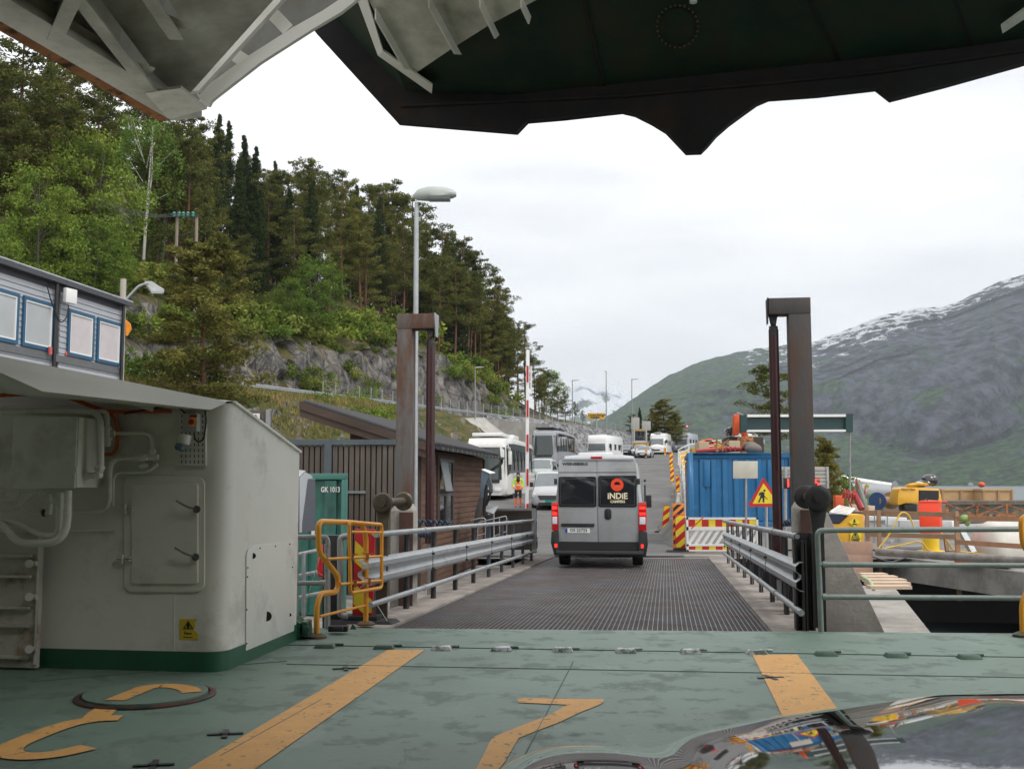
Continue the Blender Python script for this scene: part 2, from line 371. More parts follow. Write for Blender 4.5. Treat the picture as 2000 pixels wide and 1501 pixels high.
# ---------------- mountains ----------------
def mountain_mat(name, snow0, snow1, nsc=.032, green=(.033, .072, .020), rock=(.062, .068, .086)):
    m = bpy.data.materials.new(name); m.use_nodes = True; t = m.node_tree; b = t.nodes['Principled BSDF']; L = t.links.new
    b.inputs['Roughness'].default_value = .95; b.inputs['Specular IOR Level'].default_value = .1
    def n(ty, **k):
        q = t.nodes.new(ty)
        for a, c in k.items(): setattr(q, a, c)
        return q
    tcn = n('ShaderNodeTexCoord'); mp = n('ShaderNodeMapping'); mp.inputs['Scale'].default_value = (1, .4, .6); L(tcn.outputs['Object'], mp.inputs[0])
    n1 = n('ShaderNodeTexNoise'); n1.inputs['Scale'].default_value = nsc; n1.inputs['Detail'].default_value = 12; n1.inputs['Roughness'].default_value = .72; L(mp.outputs[0], n1.inputs[0])
    r1 = n('ShaderNodeValToRGB'); e = r1.color_ramp.elements; e[0].position = .42; e[0].color = (*[c*.2 for c in rock], 1); e[1].position = .6; e[1].color = (*[c*2.0 for c in rock], 1); L(n1.outputs[0], r1.inputs[0])
    n2 = n('ShaderNodeTexNoise'); n2.inputs['Scale'].default_value = .045; n2.inputs['Detail'].default_value = 8; n2.inputs['Roughness'].default_value = .75; L(tcn.outputs['Object'], n2.inputs[0])
    r2 = n('ShaderNodeValToRGB'); e = r2.color_ramp.elements; e[0].position = .42; e[0].color = (*[c*.3 for c in green], 1); e[1].position = .6; e[1].color = (*[c*2.3 for c in green], 1); L(n2.outputs[0], r2.inputs[0])
    g = n('ShaderNodeNewGeometry'); sx = n('ShaderNodeSeparateXYZ'); L(g.outputs['Normal'], sx.inputs[0])
    n3 = n('ShaderNodeTexNoise'); n3.inputs['Scale'].default_value = .009; n3.inputs['Detail'].default_value = 8; n3.inputs['Roughness'].default_value = .65; L(tcn.outputs['Object'], n3.inputs[0])
    at = n('ShaderNodeAttribute', attribute_name='cliff')
    a0 = n('ShaderNodeMath', operation='MULTIPLY_ADD'); L(n3.outputs[0], a0.inputs[0]); a0.inputs[1].default_value = 2.8; L(at.outputs['Fac'], a0.inputs[2])
    ad = n('ShaderNodeMath', operation='MULTIPLY_ADD'); L(n1.outputs[0], ad.inputs[0]); ad.inputs[1].default_value = .9; L(a0.outputs[0], ad.inputs[2])
    mr = n('ShaderNodeMapRange'); mr.inputs[1].default_value = 2.03; mr.inputs[2].default_value = 2.2; L(ad.outputs[0], mr.inputs[0])
    mx = n('ShaderNodeMix', data_type='RGBA'); L(mr.outputs[0], mx.inputs[0]); L(r2.outputs[0], mx.inputs[6]); L(r1.outputs[0], mx.inputs[7])
    as_ = n('ShaderNodeAttribute', attribute_name='snow'); s2 = n('ShaderNodeMath', operation='MULTIPLY_ADD'); L(n1.outputs[0], s2.inputs[0]); s2.inputs[1].default_value = snow1; L(as_.outputs['Fac'], s2.inputs[2])
    ms = n('ShaderNodeMapRange'); ms.inputs[1].default_value = snow1*.5; ms.inputs[2].default_value = snow1*.5+4; L(s2.outputs[0], ms.inputs[0])
    mz = n('ShaderNodeMix', data_type='RGBA'); L(ms.outputs[0], mz.inputs[0]); L(mx.outputs[2], mz.inputs[6]); mz.inputs[7].default_value = (.85, .88, .92, 1)
    L(mz.outputs[2], b.inputs['Base Color'])
    bp = n('ShaderNodeBump'); bp.inputs['Strength'].default_value = .8; bp.inputs['Distance'].default_value = 60; L(n1.outputs[0], bp.inputs['Height'])
    bq = n('ShaderNodeBump'); bq.inputs['Strength'].default_value = .7; bq.inputs['Distance'].default_value = 8; L(n2.outputs[0], bq.inputs['Height']); L(bp.outputs[0], bq.inputs['Normal']); L(bq.outputs[0], b.inputs['Normal'])
    return m
def mountain(name, sky, r0, r1, px0, px1, nu, nv, prof, m, amp=1., seed=0, cliff=None, snowk=[(0, -500)]):
    b = MB(); at = []; sn_ = []
    def fn(u, v):
        px = lerp(px0, px1, u); az = (px-1000)/F
        el = (945-pw(px, sky))/F
        rr0 = pw(px, r0) if isinstance(r0, list) else r0
        rr1 = pw(px, r1) if isinstance(r1, list) else r1
        r = lerp(rr0, rr1, v); H = el*rr1+CH+3
        g_ = pw(v, prof); z = -3+(el*r+CH+3)*g_
        x = az*r; y = r
        k = min(1, v*5)
        rid = 1-abs(noise.noise(V((x*.0022+seed, y*.0022, z*.0006))))*2
        n_ = (rid-.55)*90+fbm((x*.007, y*.007, z*.003+seed), 4)*38
        kk = k*(1-.75*sstep(.86, 1, v))*amp
        r2 = r+n_*kk*2.2; z += n_*kk*.55*(1-sstep(.8, 1, v)*.6)+fbm((x*.02, y*.02, seed), 3)*6*sstep(.8, 1, v)*amp
        at.append(cliff(px, v, pw(v, prof)) if cliff else 0)
        sn_.append((g_-(1-pw(px, snowk)/max(20, 945-pw(px, sky))))*H)
        return V((az*r2, r2, max(z, -3)))
    b.grid(fn, nu, nv)
    # back side
    n = len(b.v); top = b.v[-(nu+1):]
    b.v += [V((p.x*1.3, p.y*1.3, -20)) for p in top]; at += [0]*(nu+1); sn_ += [0]*(nu+1)
    b.f += [(n-(nu+1)+i, n-(nu+1)+i+1, n+i+1, n+i) for i in range(nu)]; b.m += [0]*nu
    o = b.build(name, m, smooth=180, normals=False); o['kind'] = 'structure'
    a = o.data.attributes.new('cliff', 'FLOAT', 'POINT'); a.data.foreach_set('value', at); a = o.data.attributes.new('snow', 'FLOAT', 'POINT'); a.data.foreach_set('value', sn_)
    return o
SKR = [(600, 900), (1100, 868), (1150, 832), (1190, 812), (1250, 770), (1300, 737), (1370, 706), (1430, 690), (1480, 680), (1560, 672), (1600, 665), (1660, 642), (1720, 617), (1800, 599), (1850, 597), (1900, 577), (1950, 553), (2000, 535), (2100, 500), (2400, 450), (3400, 560)]
mount1 = mountain('fjord_mountain', SKR, [(1000, 2600), (1600, 2500), (2400, 1900), (3400, 1700)], [(1000, 4200), (1600, 4000), (2400, 3300), (3400, 3000)], 900, 3400, 520, 150,
         [(0, 0), (.08, .09), (.2, .2), (.3, .42), (.42, .70), (.6, .84), (.8, .94), (1, 1)], mountain_mat('mountain_slope', 0, 600), 1, 3,
         lambda px, v, h: lerp(-.25, .35, sstep(1380, 1700, px))+lerp(-.35, .12, sstep(.16, .36, h))+.1*sstep(.7, .9, h), [(1400, -60), (1470, -4), (1560, 2), (1620, 12), (1700, 18), (1850, 12), (1900, -10), (2000, 2), (2400, 20)])
SKS = [(500, 900), (1000, 850), (1060, 800), (1110, 765), (1135, 746), (1150, 748), (1165, 758), (1185, 752), (1205, 753), (1235, 768), (1260, 782), (1300, 800), (1500, 880)]
mountain('snow_mountain', SKS, 6500, 9000, 700, 1500, 200, 70, [(0, 0), (.3, .35), (1, 1)], mountain_mat('snow_mountain_slope', 0, 1700, .007, rock=(.1, .12, .15)), 1.3, 8, None, [(0, 62)])
# ---------------- haze ----------------
hz = MB(); hz.b2((-5500, -150, -21), (9500, 12500, 1500)); HZ = hz
vm = bpy.data.materials.new('haze_air'); vm.use_nodes = True; vt = vm.node_tree; vt.nodes.clear()
vo_ = vt.nodes.new('ShaderNodeOutputMaterial'); pv = vt.nodes.new('ShaderNodeVolumePrincipled')
pv.inputs['Color'].default_value = (.80, .88, .98, 1); pv.inputs['Density'].default_value = .000105; pv.inputs['Anisotropy'].default_value = .2
vt.links.new(pv.outputs[0], vo_.inputs['Volume'])
# ---------------- ferry deck ----------------
def deck_mat():
    m = mat('deck_green_paint', (.135, .20, .16), .5, 0, .17, .9, .12, 18, dirt=(.085, .115, .098), damt=.6, dscale=2.3, dthr=.56, dsoft=.07)
    t = m.node_tree; b = t.nodes['Principled BSDF']; L = t.links.new; src = b.inputs['Base Color'].links[0].from_socket
    tcn = t.nodes.new('ShaderNodeTexCoord')
    def layer(src, col, thr, soft, scale, det, amt, sc3=(1, 1, 1), dist=0):
        mp = t.nodes.new('ShaderNodeMapping'); mp.inputs['Scale'].default_value = sc3; mp.inputs['Rotation'].default_value = (0, 0, -AL); L(tcn.outputs['Object'], mp.inputs[0])
        n = t.nodes.new('ShaderNodeTexNoise'); n.inputs['Scale'].default_value = scale; n.inputs['Detail'].default_value = det; n.inputs['Roughness'].default_value = .75; n.inputs['Distortion'].default_value = dist; L(mp.outputs[0], n.inputs[0])
        r = t.nodes.new('ShaderNodeMapRange'); r.inputs[1].default_value = thr; r.inputs[2].default_value = thr+soft; r.inputs[4].default_value = amt; L(n.outputs[0], r.inputs[0])
        x = t.nodes.new('ShaderNodeMix'); x.data_type = 'RGBA'; x.inputs[7].default_value = (*col, 1); L(r.outputs[0], x.inputs[0]); L(src, x.inputs[6]); return x.outputs[2]
    c = layer(src, (.028, .03, .028), .66, .02, 9, 14, .85, (1, .6, 1), 1.2)      # chipped dark spots
    c = layer(c, (.05, .06, .052), .62, .03, 3.5, 14, .6, (1, .14, 1), .6)         # streaks along the lanes
    c = layer(c, (.25, .30, .27), .57, .10, 1.1, 12, .55, (1, .5, 1), 1)                # pale scuffs
    c = layer(c, (.10, .05, .03), .70, .02, 5, 9, .6, (1, 1, 1))                    # rust freckles
    L(c, b.inputs['Base Color']); return m
deckm = deck_mat()
E0 = G(300, 1222.5); E1 = G(2600, 1241)
hb_ = lambda px, dy=0: G(px, pw(px, [(0, 1250), (635, 1262), (860, 1266), (1221, 1271), (1478, 1274), (1748, 1280), (1892, 1283), (2500, 1292)])+dy)
db = MB(); H0 = hb_(100); H1 = hb_(2500)
db.prism([V((-9, -25, 0)), V((11, -25, 0)), V((11, H1.y, 0)), H1, H0, V((-9, H0.y, 0))], (0, 0, -.5))
deck = db.build('ferry_deck', deckm, normals=True); deck['kind'] = 'structure'
fb = MB(); fz = V((0, 0, .006))
fb.prism([H0+V((0, .02, 0))+fz, H1+V((0, .02, 0))+fz, E1, E0], (0, 0, -.06))
flap = thing('bow_flap', 'flat green painted steel flap with a row of hinge lugs bridging ferry deck and ramp', 'flap', (0, 0, 0))
fo = fb.build('plate', deckm, flap)
lugm = mat('worn_lug_steel', (.50, .52, .52), .45, .5, .3, 20, dirt=(.06, .10, .08), damt=.9, dscale=9, dthr=.5)
lug2 = mat('green_lug_paint', (.05, .10, .07), .5, 0, .3, 20)
for px in (635, 750, 862, 979, 1099, 1222, 1349, 1478, 1613, 1750, 1893):
    p = hb_(px, 2); b = MB(); b.box((0, 0, .018), (.20, .13, .036)); b.v = [V((q.x*(.78 if q.z > .03 else 1), q.y*(.7 if q.z > .03 else 1), q.z)) for q in b.v]
    b.cyl((.05, .085, .02), (.16, .085, .02), .012, n=8)
    b.xf(Matrix.Translation(p) @ Matrix.Rotation(-.05, 4, 'Z')); b.build('hinge_lug', lugm if 800 < px < 1600 else lug2, flap, bevel=.004)
yel = mat('lane_yellow_paint', (.62, .33, .10), .65, 0, .12, 6, .1, dirt=(.16, .18, .13), damt=.85, dscale=12, dthr=.6, dsoft=.03)
def strip(name, pix, z=.005, m=yel, parent=deck):
    b = MB(); P = [G(x, y, z) for x, y in pix]; b.add(P, [tuple(range(len(P)))]); return b.build(name, m, parent, normals=False)
strip('lane_stripe', [(758, 1268), (830, 1268), (497, 1501), (-60, 1960), (-450, 1960), (366, 1501)])
strip('lane_stripe', [(1470, 1278), (1557, 1277), (1625, 1368), (1723, 1501), (1910, 1750), (1690, 1750), (1579, 1501), (1520, 1380)])
c7 = [(203, 149), (400, 152), (508, 153), (505, 166), (480, 178), (420, 201), (350, 235), (270, 265), (205, 291), (185, 325), (160, 370), (120, 420), (90, 470), (20, 470), (55, 400), (80, 350), (105, 300), (120, 285), (200, 252), (300, 215), (380, 173), (205, 165)]
strip('lane_number_seven', [(x/1.818+900, y/1.818+1280) for x, y in c7])
def ribbon(name, pix, wd, k=3.226, oy=1040, z=.006):
    P = [G(x/k, y/k+oy, z) for x, y in pix]; P = fillet(P, .3, 3); b = MB(); vs = []
    for i, p in enumerate(P):
        t = (P[min(i+1, len(P)-1)]-P[max(i-1, 0)]).normalized(); n = V((-t.y, t.x, 0))*wd/2; vs += [p+n, p-n]
    b.add(vs, [(2*i, 2*i+1, 2*i+3, 2*i+2) for i in range(len(P)-1)]); return b
b = ribbon('a', [(1205, 1030), (1190, 1005), (1080, 985), (940, 990), (830, 1035), (720, 1080)], .16); b.v = [p+V((0, 0, .028)) for p in b.v]
b2 = ribbon('b', [(690, 1095), (640, 1125), (600, 1165)], .17)
b3 = ribbon('c', [(760, 1165), (640, 1168), (480, 1190), (330, 1235), (190, 1290), (70, 1340), (40, 1385), (130, 1410), (330, 1400), (560, 1348)], .16)
c = MB(); c.v = b2.v+b3.v; c.f = b2.f+[[i+len(b2.v) for i in f] for f in b3.f]; c.m = [0]*len(c.f)
c.v = [V((p.x, p.y, .006 if i < len(b2.v) else .0085)) for i, p in enumerate(c.v)]
c.build('lane_number_three', yel, deck, normals=False)
hc = G(285, 1359); b = MB()
b.lathe([(.50, 0), (.50, .012), (.47, .02), (.455, .02), (.452, .006)], hc, n=40)
b.build('hatch_rim', mat('hatch_rim_dark', (.03, .035, .03), .35, .2, .3, 12, dirt=(.12, .03, .02), damt=.7, dscale=6, dthr=.5), deck)
b4 = MB(); b4.lathe([(.44, 0), (.44, .03), (.43, .032)], hc, n=40); b4.build('hatch_lid', deckm, deck)
b.v = []
bb = ribbon('a', [(1205, 1030), (1190, 1005), (1080, 985), (940, 990), (830, 1035), (720, 1080)], .15); bb.v = [p+V((0, 0, .031)) for p in bb.v]
bb.build('hatch_number_stroke', yel, deck, normals=False)
for px, py in ((675, 1305), (440, 1433), (1505, 1323), (300, 1494)):
    p = G(px, py, .003); b = MB()
    for a in (0, 1.57): b.box(p+V((0, 0, .004)), (.22, .035, .006), a+.2)
    b.cyl(p, p+V((0, 0, .012)), .03, n=10)
    b.build('lashing_socket', black, deck)
seamm = mat('weld_seam_dark_green', (.09, .13, .11), .6, 0, .3, 8)  # weld lines in a darker green than the deck paint
for (x0, y0, x1, y1) in ((430, 1475, 628, 1365), (60, 1330, 560, 1290), (560, 1296, 2000, 1322), (1010, 1501, 1120, 1290)):
    b = MB(); a = G(x0, y0, .004); c = G(x1, y1, .004); b.beam(a, c, .006, .005); b.build('weld_seam', seamm, deck)
R4 = random.Random(21); sb = []
for i in range(46):
    px, py = R4.uniform(430, 1900), R4.uniform(1290, 1470); a = G(px, py, .0055); w_ = R4.uniform(.03, .13); k = MB(); n = 7
    pts = [a+V((w_*(t/n-.5)+R4.uniform(-.006, .006), .012*sin(t*1.3+i)+.02*(t/n-.5)*R4.uniform(-1, 1), 0)) for t in range(n+1)]
    k.add([p+V((0, s*.004*(1+.5*sin(t*2.1)), 0)) for t, p in enumerate(pts) for s in (-1, 1)], [(2*t, 2*t+1, 2*t+3, 2*t+2) for t in range(n)]); sb.append(k)
k = MB()
for q in sb: k.add(q.v, q.f)
o = k.build('paint_cracks', mat('paint_crack_black', (.02, .022, .02), .8), deck, normals=False); o['kind'] = 'stuff'
# ---------------- link ramp ----------------
ramp = thing('link_ramp', 'sloping ramp bridge of dark steel grating with pale edge beams between ferry and quay', 'ramp', R0)
def rp(u, v, dz=0): return UD*u+VD*v+V((0, 0, rz(v)+dz))
gm = mat('grating_steel', (.15, .145, .15), .42, .5, .3, 3, dirt=(.15, .10, .08), damt=.5, dscale=.9, dthr=.52, dsoft=.2)
gm2 = mat('grating_bed', (.022, .02, .021), .7, 0, .3, 3, dirt=(.06, .03, .022), damt=.7, dscale=.8, dthr=.5)
b = MB(); b.prism([rp(-2.08, -.6, -.03), rp(2.08, -.6, -.03), rp(2.08, RLEN, -.03), rp(-2.08, RLEN, -.03)], (0, 0, -.25)); b.build('deck_plate', gm2, ramp)
b = MB()
def bar(u0, v0, u1, v1, w, h=.022):
    a = rp(u0, v0, -.028); c = rp(u1, v1, -.028); d = (c-a).normalized(); s = d.cross(V((0, 0, 1))).normalized()*w/2; t = V((0, 0, h))
    b.add([a-s, a+s, c+s, c-s, a-s*.7+t, a+s*.7+t, c+s*.7+t, c-s*.7+t], [(4, 5, 6, 7), (0, 1, 5, 4), (2, 3, 7, 6), (1, 2, 6, 5), (0, 4, 7, 3)])
for i in range(76): bar(-2.06+i*.055, -.5, -2.06+i*.055, RLEN, .014)
for i in range(240): bar(-2.07, -.45+i*.0795, 2.07, -.45+i*.0795, .02, .019)
b.build('grating_bars', gm, ramp, smooth=0)
em = mat('ramp_edge_beam', (.30, .265, .235), .85, 0, .15, 2, .3, dirt=(.14, .12, .11), damt=.6, dscale=1.3, dthr=.5)
for s in (-1, 1):
    b = MB(); b.prism([rp(s*2.085, -.3, .015), rp(s*2.62, -.3, .015), rp(s*2.62, RLEN, .015), rp(s*2.085, RLEN, .015)], (0, 0, -.5)); b.build('edge_beam', em, ramp, bevel=.01)
b = MB(); b.prism([rp(-2.7, RLEN+.01, .03), rp(2.7, RLEN+.01, .03), rp(2.7, RLEN+.9, .05), rp(-2.7, RLEN+.9, .05)], (0, 0, -.3)); b.build('end_sill', concrete, ramp)
def w_beam(pts, bulge):
    """corrugated guard rail: pts list of base points, profile in (out, z)"""
    prof = [(0, -.155), (.04, -.15), (.085, -.11), (.085, -.06), (.03, -.02), (.03, .02), (.085, .06), (.085, .11), (.04, .15), (0, .155)]
    b = MB(); vs = []
    for p in pts: vs += [p+bulge*(a-.085)+V((0, 0, z)) for a, z in prof]+[p+bulge*(a-.092)+V((0, 0, z)) for a, z in reversed(prof)]
    n = 20; b.add(vs, [(i*n+k, i*n+(k+1) % n, (i+1)*n+(k+1) % n, (i+1)*n+k) for i in range(len(pts)-1) for k in range(n)]); 
    b.add(vs[:n], [tuple(range(n))]); b.add(vs[-n:], [tuple(range(n))]); return b
def ramp_rail(s, u, v0, v1, label):
    root = thing('ramp_guard_rail', label, 'guard rail', RF(u, v0, rz(v0)), 0, 'guard rails along the ramp')
    q = lambda v, dz, du=0: RF(u+du, v, rz(v)+dz)
    N = 7
    if s < 0:
        top = [q(v0, 1.02), q(v1, 1.02)]
        b = MB(); b.tube(top, .034, 12); [b.cyl(q(lerp(v0, v1, i/6)-.06, 1.02), q(lerp(v0, v1, i/6)+.06, 1.02), .042, n=12) for i in range(1, 7)]
    else:
        b = MB(); b.tube([q(v0, 1.03), q(v1, 1.03)], .036, 14, caps=False); [b.cyl(q(lerp(v0, v1, i/6)-.06, 1.03), q(lerp(v0, v1, i/6)+.06, 1.03), .044, n=12) for i in range(1, 6)]
        b.cyl(q(v0, 1.03), q(v0+.02, 1.03), .027, n=12)
    b.build('top_pipe', galv, root, world=True)
    b = MB(); b.tube([q(v0-.2, .24), q(v1, .24)]+([q(v1+.3, .35), q(v1+.25, .6)] if s < 0 else []), .034, 12); [b.cyl(q(lerp(v0, v1, i/6)-.06, .24), q(lerp(v0, v1, i/6)+.06, .24), .042, n=12) for i in range(1, 7)]
    b.build('lower_pipe', galv, root, world=True)
    b = w_beam([q(lerp(v0-(.6 if s < 0 else 0), v1+.15, i/16), .6, -s*.03) for i in range(17)], UD*-s); b.build('beam', galv, root, world=True)
    b = MB()
    for i in range(1, 6):
        vv = lerp(v0, v1, i/6); 
        for dz in (.5, .7): b.cyl(q(vv+.03, dz, -s*.1), q(vv+.03, dz, -s*.14), .016, n=8)
        for g in (-.16, .0): b.beam(q(vv+g*.1, .45, -s*.122), q(vv+g*.1, .75, -s*.122), .012, .004, UD)
    b.build('beam_bolts', darksteel, root, world=True)
    k = 10 if s < 0 else 9
    for i in range(k):
        vv = lerp(v0+.2, v1-.1, i/(k-1)); a = q(vv, -.25, s*.07); c = q(vv, .98, s*.07)
        b = MB(); b.beam(a, c, .03, .11, VD); b.beam(a+UD*.035*s, c+UD*.035*s, .10, .018, UD); b.build('post', darksteel if (s > 0 or i < 5) else mat('blue_grey_post', (.08, .095, .12), .5, .3, .2, 4, dirt=RUST, damt=.4, dscale=3, dthr=.6), root, world=True)
    return root
ramp_rail(-1, -2.33, .35, 15.6, 'galvanised guard rail along the left edge of the ramp, nearest the yellow gate')
ramp_rail(1, 2.36, .25, 15.2, 'galvanised guard rail along the right edge of the ramp with open pipe ends')
# ---------------- ferry housing on the left ----------------
hwhite = mat('ferry_grey_white_paint', (.74, .73, .66), .42, 0, .05, 2, .08, 9, dirt=(.36, .34, .29), damt=.5, dscale=1.2, dthr=.6, coat=.15)
hdirty = mat('ferry_grimy_white_paint', (.66, .64, .56), .5, 0, .08, 2.5, .1, 9, dirt=(.20, .185, .15), damt=.75, dscale=1.5, dthr=.55, dsoft=.3)
hgreen = mat('ferry_green_band', (.02, .10, .052), .4, 0, .15, 3, .08, coat=.2)
orange_cable = mat('orange_cable', (.55, .10, .025), .5, var=.1)
steelb = mat('polished_steel', (.5, .5, .48), .25, .9, .1, 8)
_c = G(444, 1313) - R0; uS = (_c.dot(UD)+(G(569, 1251)-R0).dot(UD))/2; vF = _c.dot(VD); vE = (G(569, 1251)-R0).dot(VD)
hs = thing('ferry_housing', 'grey-white rounded steel housing with green foot band on the left of the ferry deck', 'ship housing', RF(uS-1.5, vF, 0))
def onF(px, py, off=0): u, z = RV(px, py, vF-off); return RF(u, vF-off, z)
def onS(px, py, off=0): v, z = RU(px, py, uS+off); return RF(uS+off, v, z)
zc = onF(444, 786).z; zr_ = onS(575, 884).z
b = MB(); n = 8; r = .17
plan = [(-4.2, vF), ]+[(uS-r+r*sin(a*pi/2/n), vF+r-r*cos(a*pi/2/n)) for a in range(n+1)]+[(uS, vE), (-6.4, vE)]
plan[0] = (-6.4, vF)
zt = lambda v: lerp(zc, zr_, clamp((v-vF-r)/(vE-vF-r)))+.0
N = len(plan)
b.add([RF(u, v, .0) for u, v in plan]+[RF(u, v, zt(v)) for u, v in plan], [(i, (i+1) % N, (i+1) % N+N, i+N) for i in range(N)]+[tuple(range(N, 2*N))])
b.build('body', hwhite, hs, world=True, smooth=50)
b = MB(); e = .006
pl = [(u+(e if u > -6 else 0)*1, v-e) if i < N-2 else (u+e, v) for i, (u, v) in enumerate(plan)]
b.add([RF(u, v, -.01) for u, v in pl[:-1]]+[RF(u, v, .165) for u, v in pl[:-1]], [(i, i+1, i+N, i+N-1) for i in range(N-2)])
b.build('foot_band', hgreen, hs, world=True, smooth=50, normals=False)
# sloping rim along the side top
b = MB(); b.beam(RF(uS-.0, vF+.1, zt(vF+.1)+.012), RF(uS, vE+.01, zt(vE)+.012), .05, .025); b.build('top_rim', hwhite, hs, world=True, bevel=.005)
# roof with fascia lip
P = [W(442, 783, 8.85), W(0, 695, 7.35)]; d = P[1]-P[0]; P[1] = P[0]+d*1.9
Q = [W(440, 787, 8.84), W(411, 800, 8.66), W(83, 764, 7.6)]; d2 = Q[2]-Q[1]; Q.append(W(0, 727, 7.36)); Q.append(Q[3]+(P[1]-W(0, 695, 7.35)))
b = MB(); b.add([P[0], P[1], Q[4], Q[3], Q[2], Q[1], Q[0]], [(0, 1, 2, 3, 4, 5, 6)])
wl = [onF(444, 783), onF(-900, 700)]; 
b.add([P[0], P[1], RF(-6.4, vF+.01, P[1].z+.1), RF(-6.4, vE, 1.95), RF(uS, vE, 1.9), RF(uS, vF+.1, zc+.02)], [(0, 1, 2, 5), (2, 3, 4, 5)])
wz = lambda px: onF(px, 770 + (px/334)*27)
b.add([Q[1], Q[2], Q[3], Q[4], wz(-1200), wz(0), wz(334), onF(430, 795)], [(0, 1, 6, 7), (1, 2, 5, 6), (2, 3, 4, 5)])
b.build('roof', hwhite, hs, world=True, smooth=20, normals=False)
b = MB(); b.beam(onF(20, 700, 0)+V((0, -.7, 0)), onF(300, 800, .05), .06, .04); b.build('roof_stiffener', hwhite, hs, world=True)
# door
def rrect(fn, x0, y0, x1, y1, rr, off, n=5):
    pts = []
    for (cx, cy, a0) in ((x1-rr, y0+rr, -90), (x1-rr, y1-rr, 0), (x0+rr, y1-rr, 90), (x0+rr, y0+rr, 180)):
        for k in range(n+1):
            a = radians(a0+90*k/n); pts.append(fn(cx+rr*cos(a), cy+rr*sin(a), off))
    return pts
b = MB(); b.prism(rrect(onF, 244, 929, 401, 1155, 18, .002), VD*-.018); b.build('door_frame', hwhite, hs, world=True, bevel=.005)
dr = MB(); dr.prism(rrect(onF, 259, 944, 388, 1139, 5, .018), VD*-.022); door = dr.build('door', hwhite, hs, world=True, bevel=.006)
for (x0, y0, x1, y1) in ((344, 977, 384, 994), (341, 1069, 382, 1087)):
    b = MB(); b.tube(fillet([onF(x0, y0, .12), onF(x0+22, y0+13, .11), onF(x1, y1, .09)], .05), .0095, 10); b.cyl(onF(x1, y1, .03), onF(x1, y1, .11), .02, n=14); b.cyl(onF(x1, y1, .03), onF(x1, y1, .055), .032, n=14)
    b.build('handle', steelb, door, world=True)
for (x, y) in ((247, 993), (241, 1091)):
    b = MB()
    for dz in (-.012, .012): b.beam(onF(x-14, y, .02)+V((0, 0, dz)), onF(x+14, y, .045)+V((0, 0, dz)), .03, .009)
    b.cyl(onF(x-2, y+9, .04), onF(x-2, y-9, .04), .012, n=8); b.build('hinge', hwhite, door, world=True)
b = MB(); b.beam(onF(340, 905, .0), onF(340, 1284, .0), .012, .008, VD); b.build('weld_seam', hwhite, hs, world=True)
# warning sign
yl = mat('yellow_warning_plate', (.62, .45, .03), .4, var=.06)
blk = mat('black_print', (.015, .015, .015), .5)
sg = thing('warning_sign', 'small yellow warning sign with black triangle and torn edge low on the grey-white housing', 'sign', onF(368, 1228, .001))
b = MB(); b.prism([onF(*p, .002) for p in ((351, 1208), (386, 1208), (380, 1215), (382, 1222), (378, 1230), (387, 1236), (387, 1248), (351, 1248))], VD*-.003); b.build('plate', yl, sg, world=True)
def tri_ring(fn, cx, cy, w_, h_, t, off, parent, name='triangle', m=None, world=True):
    b = MB(); o_ = [(cx, cy-h_/2), (cx+w_/2, cy+h_/2), (cx-w_/2, cy+h_/2)]; i_ = [(cx, cy-h_/2+t*2), (cx+w_/2-t*1.7, cy+h_/2-t), (cx-w_/2+t*1.7, cy+h_/2-t)]
    v = [fn(x, y, off) for x, y in o_+i_]; b.add(v, [(0, 1, 4, 3), (1, 2, 5, 4), (2, 0, 3, 5)]); return b.build(name, m or blk, parent, world=world, normals=False)
tri_ring(onF, 367.5, 1219.5, 21, 17, 2, .007, sg)
b = MB(); b.prism([onF(x, y, .006) for x, y in ((366, 1216), (369, 1216), (370.5, 1222), (369, 1226), (366, 1226), (364.5, 1222))], VD*-.001); b.build('pictogram', blk, sg, world=True)
zz = lambda px, py, off: frame(onF(px, py, off), UD, (0, 0, 1))
text('Fare', .038, 'lettering', blk, sg, Matrix.Translation(-onF(368, 1228, .001)) @ zz(367, 1236, .006), .001, bold=.0006)
text('skarpemaskiner', .013, 'lettering', blk, sg, Matrix.Translation(-onF(368, 1228, .001)) @ zz(367, 1243.5, .006), .001, bold=.0006)
# junction box
jv = vF-.43
def onJ(px, py, v): u, z = RV(px, py, v); return RF(u, v, z)
jb = thing('junction_box', 'large grey-white electric cabinet mounted on the housing wall above bent cable pipes', 'cabinet', onJ(86, 884, vF-.2))
a = onJ(27, 815, jv); c = onJ(147, 952, jv); b = MB()
ua = RV(27, 815, jv)[0]; uc = RV(147, 952, jv)[0]
b.prism([RF(ua, jv+.02, a.z), RF(uc, jv+.02, a.z), RF(uc, jv+.02, c.z), RF(ua, jv+.02, c.z)], VD*.40); b.build('case', hwhite, jb, world=True, bevel=.006)
b = MB(); b.prism([RF(ua-.004, jv, a.z+.004), RF(uc-.008, jv, a.z+.004), RF(uc-.008, jv, c.z-.004), RF(ua-.004, jv, c.z-.004)], VD*.017); b.build('lid', hwhite, jb, world=True, bevel=.004)
for py in (847, 917):
    b = MB(); b.cyl(onJ(149, py-6, jv+.01), onJ(149, py+6, jv+.01), .009, n=8); b.build('hinge', hwhite, jb, world=True)
b = MB(); b.prism([onJ(x, y, jv-.001) for x, y in ((116, 921), (137, 921), (137, 944), (116, 944))], VD*-.002); b.build('label_plate', hwhite, jb, world=True)
